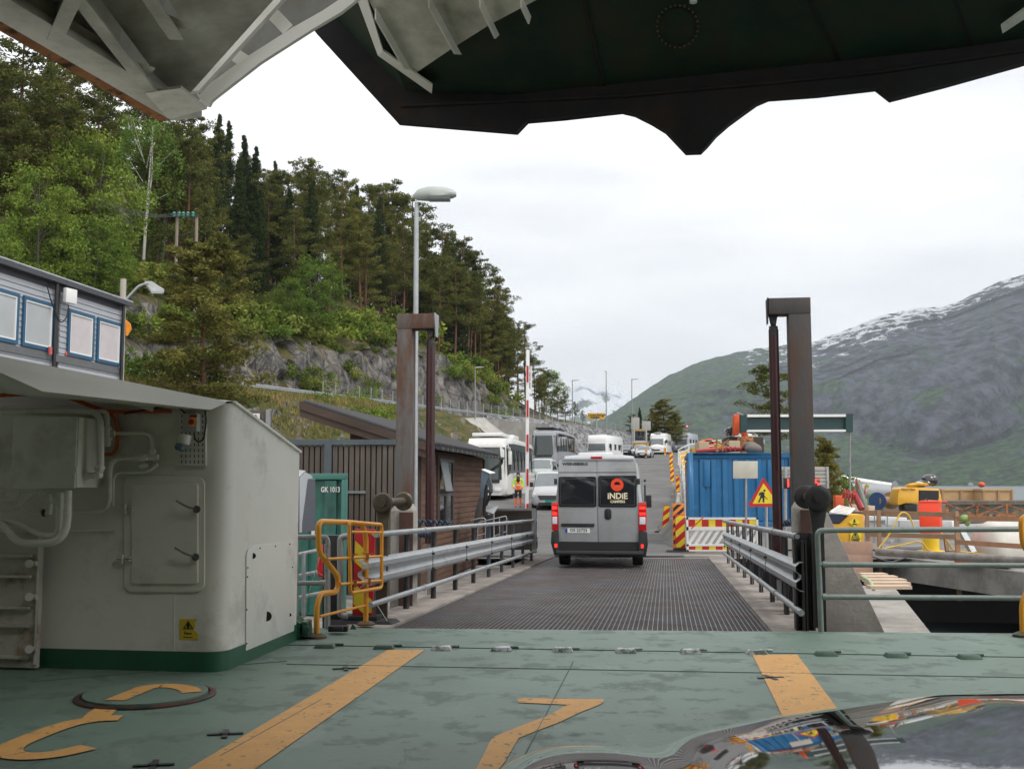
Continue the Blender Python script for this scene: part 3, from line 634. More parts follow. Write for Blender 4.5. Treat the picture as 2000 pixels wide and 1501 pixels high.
# cable pipes: each one a thing
k4 = 4.69; k6 = 2.275
def c4(x, y): return (x/k4, y/k4+780)
def c6(x, y): return (x/k6, y/k6+680)
pn = [0]
PL = ['thick painted pipe running in from the left above the cabinet and down its right side', 'painted pipe stub with valves just right of the cabinet', 'thick painted pipe looping under the cabinet, inner of the two', 'thickest painted pipe looping lowest under the cabinet',
      'thin painted pipe branching right from the valve and turning down', 'painted pipe running down between the cabinet and the hatch door', 'thin painted pipe bending down close beside a thicker one, left of the hatch door', 'thin painted pipe sloping from the left to under the cabinet', 'painted pipe curving up to the cabinet underside from the left', 'short crooked pipe ending in a black cap under the cabinet', 'thin straight rod welded along the wall below the cabinet', 'thin horizontal wall pipe in the shade behind the looping pipes']
def wpipe(pts, conv, r, off, caps=(), rr=.07, m=hwhite):
    P = [onF(*conv(*p), off) for p in pts]
    root = thing('cable_pipe', PL[pn[0]], 'pipe', P[0], 0, 'pipes on the ferry housing wall'); pn[0] += 1
    b = MB(); b.tube(fillet(P, rr), r, 12); b.build('run', m, root, world=True)
    for (x, y, dx, dy, L, R) in caps:
        p = onF(*conv(x-dx*L/2, y-dy*L/2), off); q = onF(*conv(x+dx*L/2, y+dy*L/2), off); b = MB(); b.cyl(p, q, R, n=12); b.cyl(p.lerp(q, .3), p.lerp(q, .7), R*1.25, n=6); b.build('coupling', m, root, world=True)
wpipe([(-300, 110), (870, 108), (925, 200), (925, 690), (780, 700)], c4, .026, .3, [(912, 625, 0, 1, 50, .038), (900, 690, 0, 1, 60, .034), (800, 700, 1, 0, 60, .03)], .16)
wpipe([(880, 110), (985, 110), (985, 430)], c4, .02, .1, [(985, 265, 0, 1, 40, .032), (985, 360, 0, 1, 30, .034), (985, 400, 0, 1, 50, .026)], .12)
wpipe([(-300, 1112), (150, 1110), (380, 1250), (540, 1250), (550, 850)], c4, .027, .3, [(547, 905, 0, 1, 60, .036), (547, 975, 0, 1, 50, .034)], .2)
wpipe([(-300, 1130), (30, 1130), (150, 1315), (615, 1315), (625, 830)], c4, .031, .36, [], .22)
wpipe([(495, 378), (675, 375), (678, 480)], c6, .016, .06, [(495, 378, 1, 0, 40, .028), (678, 460, 0, 1, 30, .027), (672, 483, 1, 0, 60, .024)], .08)
wpipe([(655, 487), (490, 487), (487, 722), (330, 725)], c6, .018, .08, [(628, 485, 1, 0, 40, .028)], .12)
wpipe([(700, 515), (655, 550), (505, 550), (500, 700)], c6, .013, .05, [(640, 520, 1, 0, 34, .022)], .08)
wpipe([(-100, 1022), (150, 1010), (290, 870), (350, 850)], c4, .013, .2, [(350, 848, 1, 0, 30, .025)], .1)
wpipe([(-100, 925), (160, 925), (180, 820)], c4, .016, .15, [], .1)
wpipe([(170, 960), (270, 1040), (360, 1042)], c4, .014, .2, [(375, 1040, 1, 0, 50, .026)], .06)
wpipe([(640, 1200), (1045, 1198)], c4, .008, .02)
wpipe([(-60, 836), (400, 838)], c4, .009, .06)
b = MB(); b.cyl(onF(*c4(397, 1035), .2), onF(*c4(425, 1035), .2), .032, n=12)
tag(b.build('rubber_seal', black, None), 'short black rubber seal on a pipe end below the electric cabinet', 'seal')
g_ = thing('cable_gland', 'row of painted cable glands under the electric cabinet', 'cable gland', onF(*c4(447, 940), .25))
b = MB(); 
for (y, L, R) in ((880, 30, .02), (920, 40, .032), (960, 20, .028), (990, 44, .033)): b.cyl(onF(*c4(447, y-L/2), .25), onF(*c4(447, y+L/2), .25), R, n=6 if R > .03 else 12)
b.build('gland_body', hwhite, g_, world=True)
b = MB(); b.tube([onF(*c4(447, 1000), .25), onF(*c4(447, 1040), .25), onF(*c4(425, 1040), .25)], .026, 12); b.build('elbow', hwhite, g_, world=True)
# orange cables
b = MB(); b.tube(fillet([onF(*c6(*p), o_) for p, o_ in (((-100, 215), .35), ((200, 198), .25), ((300, 215), .2), ((420, 262), .1), ((490, 283), .06), ((760, 278), .04))], .3), .017, 8)
tag(b.build('orange_cable', orange_cable, None), 'thick orange cable running under the housing roof to the switch', 'cable')
b = MB(); b.tube(fillet([onF(*c6(*p), .05) for p in ((490, 290), (520, 320), (520, 440), (500, 470), (455, 472))], .1), .015, 8)
tag(b.build('orange_cable', orange_cable, None), 'short orange cable hanging down beside the valve pipes', 'cable')
b = MB(); b.tube(fillet([onF(*c6(*p), .07) for p in ((550, 290), (700, 262), (790, 258), (828, 290), (825, 350))], .2), .008, 8)
b.tube(fillet([onF(*c6(*p), .09) for p in ((912, 275), (918, 320), (905, 405), (880, 418), (865, 400), (862, 375))], .1), .007, 8)
tag(b.build('black_cable', black, None), 'thin black cable looping round the emergency stop switch', 'cable')
# perforated plate with emergency stop and lamp
pp = thing('perforated_plate', 'slotted white mounting plate high on the housing wall under the roof', 'mounting plate', onF(376, 858))
b = MB(); b.prism([onF(351, 807, .03), onF(402, 807, .03), onF(402, 909, .03), onF(351, 909, .03)], VD*-.006); b.prism([onF(402, 807, .0), onF(404, 807, .0), onF(404, 909, .0), onF(402, 909, .0)], VD*-.036); b.build('sheet', hwhite, pp, world=True)
b = MB()
for i in range(9):
    for j in range(6):
        x = 355+j*8.2; y = 812+i*11.2; b.prism([onF(x-.9, y-3, .0365), onF(x+.9, y-3, .0365), onF(x+.9, y+3, .0365), onF(x-.9, y+3, .0365)], VD*-.0012)
o = b.build('slots', black, pp, world=True); o['kind'] = 'stuff'
es = thing('emergency_stop', 'grey switch box with round red emergency button on a yellow disc', 'switch', onF(378, 825, .05))
b = MB(); b.prism([onF(364, 808, .04), onF(392, 808, .04), onF(392, 843, .04), onF(364, 843, .04)], VD*-.08); b.build('box', mat('switch_grey', (.42, .42, .4), .45), es, world=True, bevel=.006)
b = MB(); b.cyl(onF(377, 824, .121), onF(377, 824, .128), .038, n=20); b.build('disc', mat('yellow_plastic', (.8, .5, .02), .4), es, world=True)
b = MB(); b.lathe([(.016, 0), (.016, .02), (.026, .024), (.026, .04), (.018, .046)], onF(377, 824, .128), -VD, 18); b.build('button', mat('red_button', (.45, .012, .012), .35), es, world=True)
b = MB(); b.prism([onF(370, 810, .121), onF(385, 810, .121), onF(385, 814, .121), onF(370, 814, .121)], VD*-.003); b.build('label_plate', mat('red_button', (.5, .02, .02)), es, world=True)
lh = thing('gas_detector', 'grey-white cylindrical detector head hanging left of the emergency stop', 'detector', onF(356, 862, .08))
b = MB(); b.lathe([(.04, 0), (.055, .01), (.055, .08), (.04, .09)], onF(362, 848, .1), (-.15, -.1, -1), 18); b.build('body', hwhite, lh, world=True)
b = MB(); b.lathe([(.045, .0), (.045, .035), (.03, .05)], onF(354, 869, .12), (-.4, -.2, -1), 18); b.build('cap', mat('blue_grey_plastic', (.10, .14, .18), .4), lh, world=True)
# side access panel
ap = thing('access_panel', 'bolted steel access panel low on the side face of the housing with round holes', 'access panel', onS(525, 1160))
pts = [(575, 1053)]+[(479+15*(1-sin(a)), 1069+12*(1-cos(a))-12+6) for a in (0, .4, .8, 1.2, 1.57)]+[(479, 1278), (574, 1235)]
b = MB(); b.prism([onS(x, y, .002) for x, y in [(573.5, 1054.5), (500, 1064), (490, 1067), (483, 1073), (480, 1083), (479, 1270), (573, 1231)]], UD*.008); b.build('sheet', hwhite, ap, world=True, bevel=.002)
for (x, y, r) in ((494, 1085, .026), (521, 1203, .045), (566, 1200, .016)):
    b = MB(); b.cyl(onS(x, y, .008), onS(x, y, .0115), r, n=20); b.build('hole', mat('hole_dark', (.02, .015, .01), .8), ap, world=True)
for (x, y) in ((508, 1070), (538, 1066), (566, 1062), (484, 1108), (483, 1126), (482, 1190), (482, 1256), (571, 1107)):
    b = MB(); b.cyl(onS(x, y, .008), onS(x, y, .015), .007, n=8); b.build('bolt', darksteel, ap, world=True)
# folded gate at far left
gt = thing('folded_gate', 'ribbed grey-white steel gate panel with rusty edge at the far left of the deck', 'gate', G(20, 1330))
gv = vF-.12
b = MB()
def onG(px, py, off=0): u, z = RV(px, py, gv-off); return RF(u, gv-off, z)
ulim = RV(74, 1200, gv)[0]
b.prism([RF(-7.5, gv, .02), RF(ulim, gv, .02), RF(ulim, gv, 1.14), RF(-7.5, gv, 1.14)], VD*.05); b.build('panel', mat('gate_dirty_white', (.50, .48, .42), .55, 0, .1, 3, .1, dirt=(.25, .12, .05), damt=.8, dscale=2.5, dthr=.6), gt, world=True)
for y in (1082, 1122, 1183, 1218, 1279):
    z = onG(20, y).z; b = MB(); b.prism([RF(-7.4, gv-.002, z), RF(ulim-.06, gv-.002, z), RF(ulim-.06, gv-.002, z-.02), RF(-7.4, gv-.002, z-.02)], VD*-.045); b.build('rib', hdirty, gt, world=True)
for y in (1100, 1165, 1267):
    b = MB(); b.cyl(onG(55, y, .05), onG(72, y, .05), .022, n=10); b.cyl(onG(57, y, .0), onG(57, y, .09), .035, n=12); b.build('latch', hdirty, gt, world=True)
b = MB(); b.tube([RF(ulim-.01, gv-.01, .05), RF(ulim-.01, gv-.01, 1.15)], .012, 8); b.build('hinge_rod', hdirty, gt, world=True)
# ---------------- overhead: white side structure ----------------
ZB = 4.3
wingl = thing('overhead_side_frame', 'grimy white steel side frame of the raised bow door overhead at the upper left', 'ship frame', G(330, 235, ZB))
# edge beam along the ship
e1 = G(335, 236, ZB); e0 = G(0, 42, ZB); dd = (e0-e1); e0 = e1+dd*2.6
sd_ = V((-dd.y, dd.x, 0)).normalized()
if sd_.x > 0: sd_ = -sd_
rustm = mat('rusty_flange', (.42, .17, .06), .8, .1, .4, 4, .4, dirt=(.05, .025, .018), damt=.9, dscale=6, dthr=.55)
b = MB(); b.prism([e1-sd_*.0, e0-sd_*.0, e0-sd_*.26, e1-sd_*.26], (0, 0, .05)); b.build('bottom_flange', hdirty, wingl, world=True, bevel=.004)
b = MB(); b.prism([e1+sd_*.012+V((0, 0, .02)), e0+sd_*.012+V((0, 0, .02)), e0+sd_*.10+V((0, 0, .0)), e1+sd_*.10+V((0, 0, .0))], (0, 0, .05)); b.build('rust_edge', rustm, wingl, world=True)
b = MB(); b.prism([e1+V((0, 0, .05)), e0+V((0, 0, .05)), e0+V((0, 0, .9)), e1+V((0, 0, .6))], -sd_*.03); b.build('side_plate', hdirty, wingl, world=True)
b = MB(); b.prism([e1-sd_*.17+V((0, 0, .05)), e0-sd_*.17+V((0, 0, .05)), e0-sd_*.17+V((0, 0, .16)), e1-sd_*.17+V((0, 0, .16))], -sd_*.02); b.build('inner_lip', hdirty, wingl, world=True)
# corner plate
b = MB(); b.prism([G(x/2.857, y/2.857, ZB-.004) for x, y in ((810, 520), (1010, 492), (1155, 610), (960, 662), (935, 660))], (0, 0, .02)); b.build('corner_plate', hwhite, wingl, world=True)
# recessed ceiling plates
ZC = 4.78
C8 = lambda x, y, z: G(x/2.857, y/2.857, z)
b = MB(); b.add([C8(-900, -500, ZC), C8(300, 150, ZC), C8(840, 450, ZC-.35), C8(1050, 525, ZC-.36), C8(1075, 505, ZC-.36), C8(1545, -20, ZC-.1), C8(1800, -700, ZC), C8(-900, -1100, ZC)], [tuple(range(8))]); b.build('ceiling_plate', hdirty, wingl, world=True, normals=False)
b = MB(); b.add([e0-sd_*.2+V((0, 0, .05)), e1-sd_*.2+V((0, 0, .05)), C8(840, 430, ZC-.35), C8(300, 150, ZC), C8(-900, -500, ZC)], [tuple(range(5))]); b.build('slanted_plate', hdirty, wingl, world=True, normals=False)
for (x0, y0, x1, y1, z0, z1) in ((330, -220, 830, 435, ZC-.30, ZC-.42), (720, -260, 985, 150, ZC-.30, ZC-.30), (520, -330, 305, 160, ZC-.38, ZC-.4), (200, -360, -160, 120, ZC-.38, ZC-.4)):
    b = MB(); p = C8(x0, y0, z0); q = C8(x1, y1, z1); b.beam(p, q, .02, .16); b.beam(p-V((0, 0, .08)), q-V((0, 0, .08)), .09, .014); b.build('stiffener', hdirty, wingl, world=True)
b = MB(); b.add([C8(940, 80, ZC-.34), C8(1095, 155, ZC-.36), C8(985, 165, ZC-.34)], [(0, 1, 2)]); b.build('gusset', hdirty, wingl, world=True, normals=False); b = MB(); b.add([C8(765, 345, ZC-.44), C8(870, 380, ZC-.44), C8(825, 435, ZC-.44)], [(0, 1, 2)]); b.build('gusset', hdirty, wingl, world=True, normals=False)
# arch beam
vA = (e1-R0).dot(VD)+.05
def onA(x, y, dv=0): u, z = RV(x/2.857, y/2.857, vA+dv); return RF(u, vA+dv, z)
outer = [(1130, 585), (1165, 590), (1180, 560), (1450, 350), (1740, 165), (1900, 70), (2040, -40)]
b = MB()
ob = [onA(*p) for p in outer]
ib = [onA(*p) for p in ((1085, 500), (1110, 535), (1150, 480), (1380, 315), (1640, 150), (1800, 60), (1980, -60))]
for i in range(6): b.prism([ob[i], ob[i+1], ib[i+1], ib[i]], VD*.04)
b.build('outer_flange', hwhite, wingl, world=True)
b = MB(); b.prism([onA(1040, 515, -.12), onA(1110, 505, -.12), onA(1600, -30, -.12), onA(1510, -30, -.12)], VD*.05); b.build('inner_flange', hwhite, wingl, world=True)
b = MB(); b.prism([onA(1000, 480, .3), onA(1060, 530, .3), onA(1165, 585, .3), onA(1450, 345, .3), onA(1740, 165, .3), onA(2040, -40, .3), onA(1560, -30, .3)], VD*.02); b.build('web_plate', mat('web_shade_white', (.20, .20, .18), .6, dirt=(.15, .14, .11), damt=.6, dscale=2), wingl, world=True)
for (a_, c_) in (((1300, 300), (1370, 345)), ((1515, 70), (1610, 170))):
    b = MB(); b.beam(onA(*a_, .03), onA(*c_, .03), .10, .03, VD); b.build('brace', hwhite, wingl, world=True)
# ---------------- overhead: dark green bow visor ----------------
vV = 9.75-R0.y+0.0
darkg = mat('visor_dark_green', (.013, .030, .020), .7, 0, .3, 1.2, .3, dirt=(.06, .04, .02), damt=.6, dscale=1.3, dthr=.58, dsoft=.25, spec=.2)
darkb = mat('visor_black_rim', (.018, .018, .019), .75, 0, .3, 2, .2, dirt=(.05, .034, .024), damt=.6, dscale=1.6, dthr=.58, dsoft=.2, spec=.2)
vis = thing('bow_visor', 'huge raised bow visor hanging overhead with dark green underside and pointed black rim', 'bow visor', RF(0, vV, 4.8))
def onV(px, py, dv=0): u, z = RV(px, py, vV+dv); return RF(u, vV+dv, z)
low = [(612, 58), (775, 237), (1008, 256), (1029, 234), (1100, 228), (1215, 215), (1240, 221), (1272, 237), (1300, 254), (1320, 275), (1340, 296), (1370, 295), (1385, 280), (1400, 262), (1425, 240), (1455, 218), (1480, 200), (1503, 190), (1600, 183), (1714, 170), (1742, 192), (1850, 164), (2000, 122), (2300, 20), (2600, -150)]
top = [(640, 20), (792, 178), (1000, 185), (1030, 182), (1100, 174), (1215, 163), (1240, 160), (1272, 157), (1300, 154), (1320, 152), (1340, 150), (1370, 147), (1385, 145), (1400, 143), (1425, 141), (1455, 137), (1480, 135), (1503, 133), (1600, 123), (1714, 111), (1742, 108), (1850, 96), (2000, 75), (2300, -40), (2600, -220)]
b = MB(); lo = [onV(*p) for p in low]; to = [onV(*p) for p in top]
for i in range(len(lo)-1): b.add([lo[i], lo[i+1], to[i+1], to[i]], [(0, 1, 2, 3)])
lo2 = [p+VD*.12 for p in lo]; to2 = [p+VD*.4+V((0, 0, 1.2)) for p in to]
for i in range(len(lo)-1): b.add([lo[i], lo[i+1], lo2[i+1], lo2[i], to2[i], to2[i+1]], [(0, 3, 2, 1), (3, 4, 5, 2)])
b.build('rim', darkb, vis, world=True, smooth=15, normals=False)
b = MB()
for (i, j) in ((1, 2), (5, 17), (19, 23)):
    pass
b.tube([p+V((0, -.01, 0))+(q-p)*.45 for p, q in zip([onV(*x) for x in ((775, 230), (1215, 208), (1503, 186), (1714, 166), (2000, 118), (2300, 15))], [onV(*x) for x in ((792, 178), (1215, 163), (1503, 133), (1714, 111), (2000, 75), (2300, -40))])], .022, 8)
b.build('rim_ridge', darkb, vis, world=True)
b = MB(); far = [p for p in to]; near = []
for p in to: near.append(RF((p-R0).dot(UD)*1.0, -6.5, p.z+1.0))
for i in range(len(to)-1): b.add([far[i], far[i+1], near[i+1], near[i]], [(0, 1, 2, 3)])
b.build('underside', darkg, vis, world=True, smooth=20, normals=False)
def onU(px, py, dz=-.02):
    # point on the visor underside along the pixel ray
    d = ray(px, py); o_ = V((0, 0, CH)); best = None
    pz0 = to[5].z; t = 1
    for _ in range(60):
        p = o_+d*t; v_ = (p-R0).dot(VD); u_ = (p-R0).dot(UD)
        k = clamp((v_-vV)/(-6.5-vV)); 
        px_ = [(q-R0).dot(UD) for q in to]; 
        zz_ = pw(u_, list(zip(px_, [q.z for q in to])))+k*1.0
        t += (zz_+dz-p.z)/max(.2, d.z)*.5
    return o_+d*t
for i in range(26):
    a = 2*pi*i/26; p = onU(1323+40*cos(a), 50+41*sin(a), -.01); b = MB(); b.cyl(p, p-V((0, 0, .015)), .009, n=6); b.build('cover_bolt', mat('bolt_rust_dark', (.10, .055, .035), .8), vis, world=True)
b = MB(); pts = [onU(1323+33*cos(2*pi*i/28), 50+34*sin(2*pi*i/28), -.012) for i in range(28)]; b.add(pts, [tuple(range(28))]); b.build('manhole_cover', darkg, vis, world=True, normals=False)
b = MB(); b.cyl(onU(1354, -6, -.02), onU(1354, -6, -.02)-V((0, 0, .05)), .03, n=12); b.build('drain_plug', hwhite, vis, world=True)
for (x0, y0, x1, y1) in ((800, 165, 2050, 40), (1130, -40, 1180, 168), (1560, -40, 1640, 118), (1850, -40, 1900, 88)):
    b = MB(); b.beam(onU(x0, y0, -.006), onU(x1, y1, -.006), .03, .012); b.build('weld_seam', darkb, vis, world=True)
# light gusset panel with fins
C2 = lambda x, y: (600+x/2.5, y/2.5)
b = MB(); pts = [onU(*C2(*p), -.06) for p in ((270, -60), (330, 60), (500, 335), (530, 357), (700, 242), (890, 122), (1050, 37), (1180, -30), (1180, -60))]; b.add(pts, [tuple(range(len(pts)))]); b.build('gusset_panel', hdirty, vis, world=True, normals=False)
for (x0, y0, x1, y1) in ((330, 40, 505, 345), (590, -20, 748, 268), (840, -20, 932, 172), (1040, -20, 1087, 82)):
    p = onU(*C2(x0, y0), -.07); q = onU(*C2(lerp(x0, x1, .8), lerp(y0, y1, .8)), -.07); e_ = onU(*C2(x1, y1), -.07)
    b = MB(); b.prism([p, p-V((0, 0, .10)), q-V((0, 0, .10)), e_, q], UD*.012); b.build('fin', hwhite, vis, world=True)
b = MB(); P_ = [onU(*C2(*p), -.1) for p in ((240, -10), (345, 272), (608, 458))]; Q_ = [onU(*C2(*p), -.1) for p in ((290, -10), (370, 250), (612, 418))]
b.prism([P_[0], P_[1], Q_[1], Q_[0]], (0, 0, .02)); b.prism([P_[1], P_[2], Q_[2], Q_[1]], (0, 0, .02)); b.build('bent_flange', hwhite, vis, world=True)
b = MB(); b.prism([onU(1958, 66, -.1), onU(1955, 52, -.1), onU(2040, -10, -.1), onU(2040, 12, -.1)], (0, 0, .02)); b.build('corner_flange', hwhite, vis, world=True)
# unseen hull around and behind the viewer, added to keep the deck dark
hull = thing('light_blocking_hull', 'unseen white steel car deck walls and deckhead added behind the opening to block light', 'ferry', (0, -8, 0))
b = MB(); b.b2((-7.9, -25, 4.9), (8.3, 4.6, 5.15)); b.build('deckhead', hdirty, hull, world=True)
b = MB(); b.b2((-7.9, -25, -.4), (-7.6, 8.0, 5.6)); b.build('light_blocking_wall', hdirty, hull, world=True)
b = MB(); b.b2((8.0, -25, -.4), (8.3, 5.5, 5.6)); b.build('light_blocking_wall', hdirty, hull, world=True)
b = MB(); b.b2((-7.9, -25.3, -.4), (8.3, -25, 5.1)); b.build('light_blocking_bulkhead', hdirty, hull, world=True)  # unseen rear end, closed off to keep light out of the car deck
b = MB(); b.prism([V((-8, -25, -.5)), V((10.5, -25, -.5)), V((10.5, 11.2, -.5)), V((-8, 10.8, -.5))], (0, 0, -2.4)); b.build('hull_side', mat('hull_black_paint', (.02, .022, .025), .5), hull, world=True)
# ---------------- black car bonnet, near right ----------------
carp = mat('black_car_paint', (.010, .011, .013), .035, 0, .05, 1, coat=1, spec=.7)
CR = [(700, 1700), (900, 1560), (960, 1497), (1010, 1459), (1076, 1440), (1164, 1437), (1252, 1446), (1296, 1438), (1334, 1420), (1395, 1405), (1505, 1384), (1615, 1371), (1725, 1357), (1807, 1345), (1900, 1341), (2050, 1340), (2300, 1345), (2700, 1370), (3200, 1440)]
car = thing('black_car', 'glossy black car bonnet in the near right corner mirroring the quay', 'car', (1.3, 1.6, 0))
Yc = 2.75
def crs(px): return sum(pw(px+k*14, CR) for k in (-2, -1, 0, 1, 2))/5
def bon(u, v):
    px = lerp(840, 3100, u); xc = (px-1000)/F*Yc
    z0 = CH-(crs(px)-945)/F*Yc*1.0
    y = lerp(.9, 3.35, v); s = y-Yc
    sl = -(crs(px)-945)/F
    # slope equals the view slope at the crest, flatter toward the viewer, steeper beyond
    if s < 0: z = z0+sl*s*1.0-(-.155-.02)*0+(-.5*.13*s*s)*-1*-1 + 0
    else: z = z0+sl*s-.5*.9*s*s-1.1*s**3
    if s < 0: z = z0+sl*s-.5*.115*s*s
    return V((xc*(1+.02*s), y, z))
b = MB(); b.grid(bon, 120, 50); b.build('bonnet', carp, car, world=True, smooth=180, normals=False)
b = MB(); b.grid(lambda u, v: (lambda p: V((p.x, p.y+.02*sin(v*pi), lerp(p.z, .35, v))))(bon(u, 1)), 60, 8); b.build('front_bumper', carp, car, world=True, smooth=180, normals=False)
b = MB(); b.grid(lambda u, v: (lambda p: V((p.x-.03*sin(v*pi), p.y, lerp(p.z, .35, v))))(bon(0, u)), 30, 8); b.build('front_wing', carp, car, world=True, smooth=180, normals=False)
p = bon((1848-840)/2260, .72); b = MB(); b.lathe([(.022, 0), (.02, .008), (.012, .012)], V((p.x, 2.2, bon((1848-840)/2260, (2.2-.9)/2.45).z-.002)), n=16); b.build('washer_nozzle', black, car, world=True)
for sx in (.2, 2.4):
    b = MB(); b.cyl((sx-.12, 2.1, .33), (sx+.12, 2.1, .33), .33, n=28); b.build('wheel', rubber, car, world=True)
# ---------------- pylons of the link ramp ----------------
def rust_mat(name, base, thr, scale=1.2, amt=.85):
    return mat(name, base, .6, .2, .22, 2.2, .25, 25, dirt=(.12, .055, .03), damt=amt, dscale=scale, dthr=thr, dsoft=.14, stretch=(1, 1, .3))
corten = rust_mat('rusting_grey_steel', (.13, .125, .12), .50, 1.8, amt=.85)
corten2 = rust_mat('rusting_steel_dark', (.075, .070, .068), .53, 1.8, amt=.6)
maroon = mat('maroon_cylinder_paint', (.045, .012, .014), .35, 0, .15, 4, dirt=(.03, .02, .02), damt=.6, dscale=2, dthr=.55)
def pylon(s, px, pyt, v, wd, label):
    u0, z1 = RV(px, pyt, v); root = thing('lift_pylon', label, 'pylon', RF(u0, v, -.9), 0, 'lift pylons either side of the ramp')
    q = lambda u, dv, z: RF(u0+u, v+dv, z)
    m = corten if s < 0 else corten2
    b = MB(); b.prism([q(0, 0, -.9), q(-s*wd, 0, -.9), q(-s*wd, 0, z1-.24), q(0, 0, z1-.24)], VD*.30); b.build('column', m, root, world=True, bevel=.012)
    L = .60
    b = MB(); b.prism([q(0, -.004, z1-.24), q(-s*L, -.004, z1-.24), q(-s*L, -.004, z1), q(0, -.004, z1)], VD*.31); b.build('arm', m, root, world=True, bevel=.012)
    b = MB(); b.prism([q(-s*(L+.002), -.02, z1+.01), q(-s*(L+.002), .33, z1+.01), q(-s*(L+.002), .26, z1-.36), q(-s*(L+.002), .10, z1-.36)], UD*(-s*.014))
    b.build('end_plate', galv if s < 0 else darksteel, root, world=True)
    uc = -s*(L-.075); rr = .072
    b = MB(); 
    for dv in (.09, .2): b.prism([q(uc-.06, dv, z1-.24), q(uc+.06, dv, z1-.24), q(uc+.03, dv, z1-.40), q(uc-.03, dv, z1-.40)], VD*.02)
    b.cyl(q(uc, .05, z1-.35), q(uc, .26, z1-.35), .03, n=12); b.build('clevis', darksteel, root, world=True)
    b = MB(); b.lathe([(.03, 0), (.035, -.06), (rr*.9, -.07), (rr*.9, -.11), (rr, -.12), (rr, -.2)], q(uc, .155, z1-.33), n=20); b.build('cylinder_head', darksteel, root, world=True)
    zb = .62 if s < 0 else .18
    b = MB(); b.cyl(q(uc, .155, z1-.53), q(uc, .155, zb), rr, n=24); b.build('hydraulic_cylinder', maroon, root, world=True)
    b = MB(); b.cyl(q(uc, .155, zb), q(uc, .155, -.6), .035, n=14); b.build('piston_rod', galv2, root, world=True)
    # buffer block and hoses
    return root
pylon(-1, 775.5, 613, 4.9, .24, 'tall rust-stained steel pylon on the left of the ramp with maroon hydraulic cylinder')
pylon(1, 1583, 580, 4.3, .32, 'tallest rust-brown steel pylon on the right of the ramp with dark hydraulic cylinder')
# hydraulic hoses by left cylinder
hosem = mat('blue_hose', (.012, .03, .07), .4)
b = MB(); P0 = RF(-2.75, 4.6, .95)
def helix(a, c, R, turns, r, n=90):
    a = V(a); c = V(c); d = (c-a).normalized(); x = d.orthogonal().normalized(); y = d.cross(x)
    return [a.lerp(c, i/n)+(x*cos(2*pi*turns*i/n)+y*sin(2*pi*turns*i/n))*R for i in range(n+1)]
for (x0, y0, x1, y1, lab) in ((815, 1020, 880, 1022, 'coiled blue hydraulic hoses running behind the left pylon cylinder, upper bundle'), (812, 1042, 850, 1046, 'short coiled blue hydraulic hose low behind the left pylon'), (1520, 1024, 1553, 1018, 'coiled blue hydraulic hose between the right pylon and its cylinder')):
    b = MB(); b.tube(helix(W(x0, y0, 16.7), W(x1, y1, 16.9), .035, 6, .02), .019, 6); tag(b.build('hydraulic_hose', hosem), lab, 'hose', 'coiled hydraulic hoses')
# ---------------- roller fender posts ----------------
def roller_post(s, cx, cy, v, label):
    u0, z0 = RV(cx, cy, v); root = thing('roller_post', label, 'roller post', RF(u0, v, -.9), 0, 'roller fender posts')
    q = lambda u, dv, z: RF(u0+u, v+dv, z0+z)
    m = darksteel if s > 0 else mat('roller_steel', (.10, .085, .06), .5, .4, .2, 5, dirt=(.05, .035, .02), damt=.6, dscale=4)
    R = .122 if s < 0 else .145
    for dv, nm in ((0, 'front_flange'), (1.05, 'rear_flange')):
        b = MB(); b.lathe([(R*.55, -.03), (R*.85, -.028), (R, -.012), (R, .012), (R*.6, .025)], q(0, dv, 0), VD, 28); b.build(nm, m, root, world=True)
    b = MB(); b.cyl(q(0, -.06, 0), q(0, 1.1, 0), .05, n=18); b.build('axle', m, root, world=True)
    b = MB(); b.prism([q(-R*.8, .03, -.02), q(R*.8, .03, -.02), q(R*.55, .03, -.22), q(.06, .03, -.32), q(.06, .03, -2.0), q(-.07, .03, -2.0), q(-.07, .03, -.32), q(-R*.55, .03, -.22)], VD*.05); b.build('bracket', m, root, world=True, bevel=.006)
    return root
roller_post(-1, 747, 981, .9, 'rusty steel roller on a bracket post left of the ramp mouth')
roller_post(1, 1598, 972, .75, 'dark steel roller on a bracket post right of the ramp mouth')
# concrete fender posts
def cpost(x0, x1, yt, v, face, label):
    u0 = RV(x0, yt, v)[0]; u1, z1 = RV(x1, yt, v); root = thing('fender_post', label, 'post', RF(u0, v, -1), 0, 'concrete fender posts')
    b = MB(); d = .32
    b.add([RF(u, v+dv, -1) for u, dv in ((u0, 0), (u1, 0), (u1, d), (u0, d))]+[RF(u, v+dv, z1-.09) for u, dv in ((u0, 0), (u1, 0), (u1, d), (u0, d))]+[RF(u, v+dv, z1) for u, dv in ((u0+.05, .05), (u1-.05, .05), (u1-.05, d-.05), (u0+.05, d-.05))],
          [(0, 1, 5, 4), (1, 2, 6, 5), (2, 3, 7, 6), (3, 0, 4, 7), (4, 5, 9, 8), (5, 6, 10, 9), (6, 7, 11, 10), (7, 4, 8, 11), (8, 9, 10, 11)])
    b.build('pillar', concrete, root, world=True, bevel=.01)
    b = MB(); b.prism([RF(lerp(u0, u1, .42), v-.035, -.95), RF(u1+.012, v-.035, -.95), RF(u1+.012, v-.035, z1-.11), RF(lerp(u0, u1, .42), v-.035, z1-.11)], VD*.03); b.build('facing_plate', mat('facing_brown', (.09, .04, .03), .75, 0, .25, 3, dirt=(.05, .03, .025), damt=.6, dscale=2, dthr=.5), root, world=True)
    return root
cpost(763, 806, 984, 2.6, 0, 'worn concrete post with brown facing plate beside the left roller')
cpost(1550, 1580, 978, 2.4, 0, 'concrete post with dark facing plate behind the right roller')
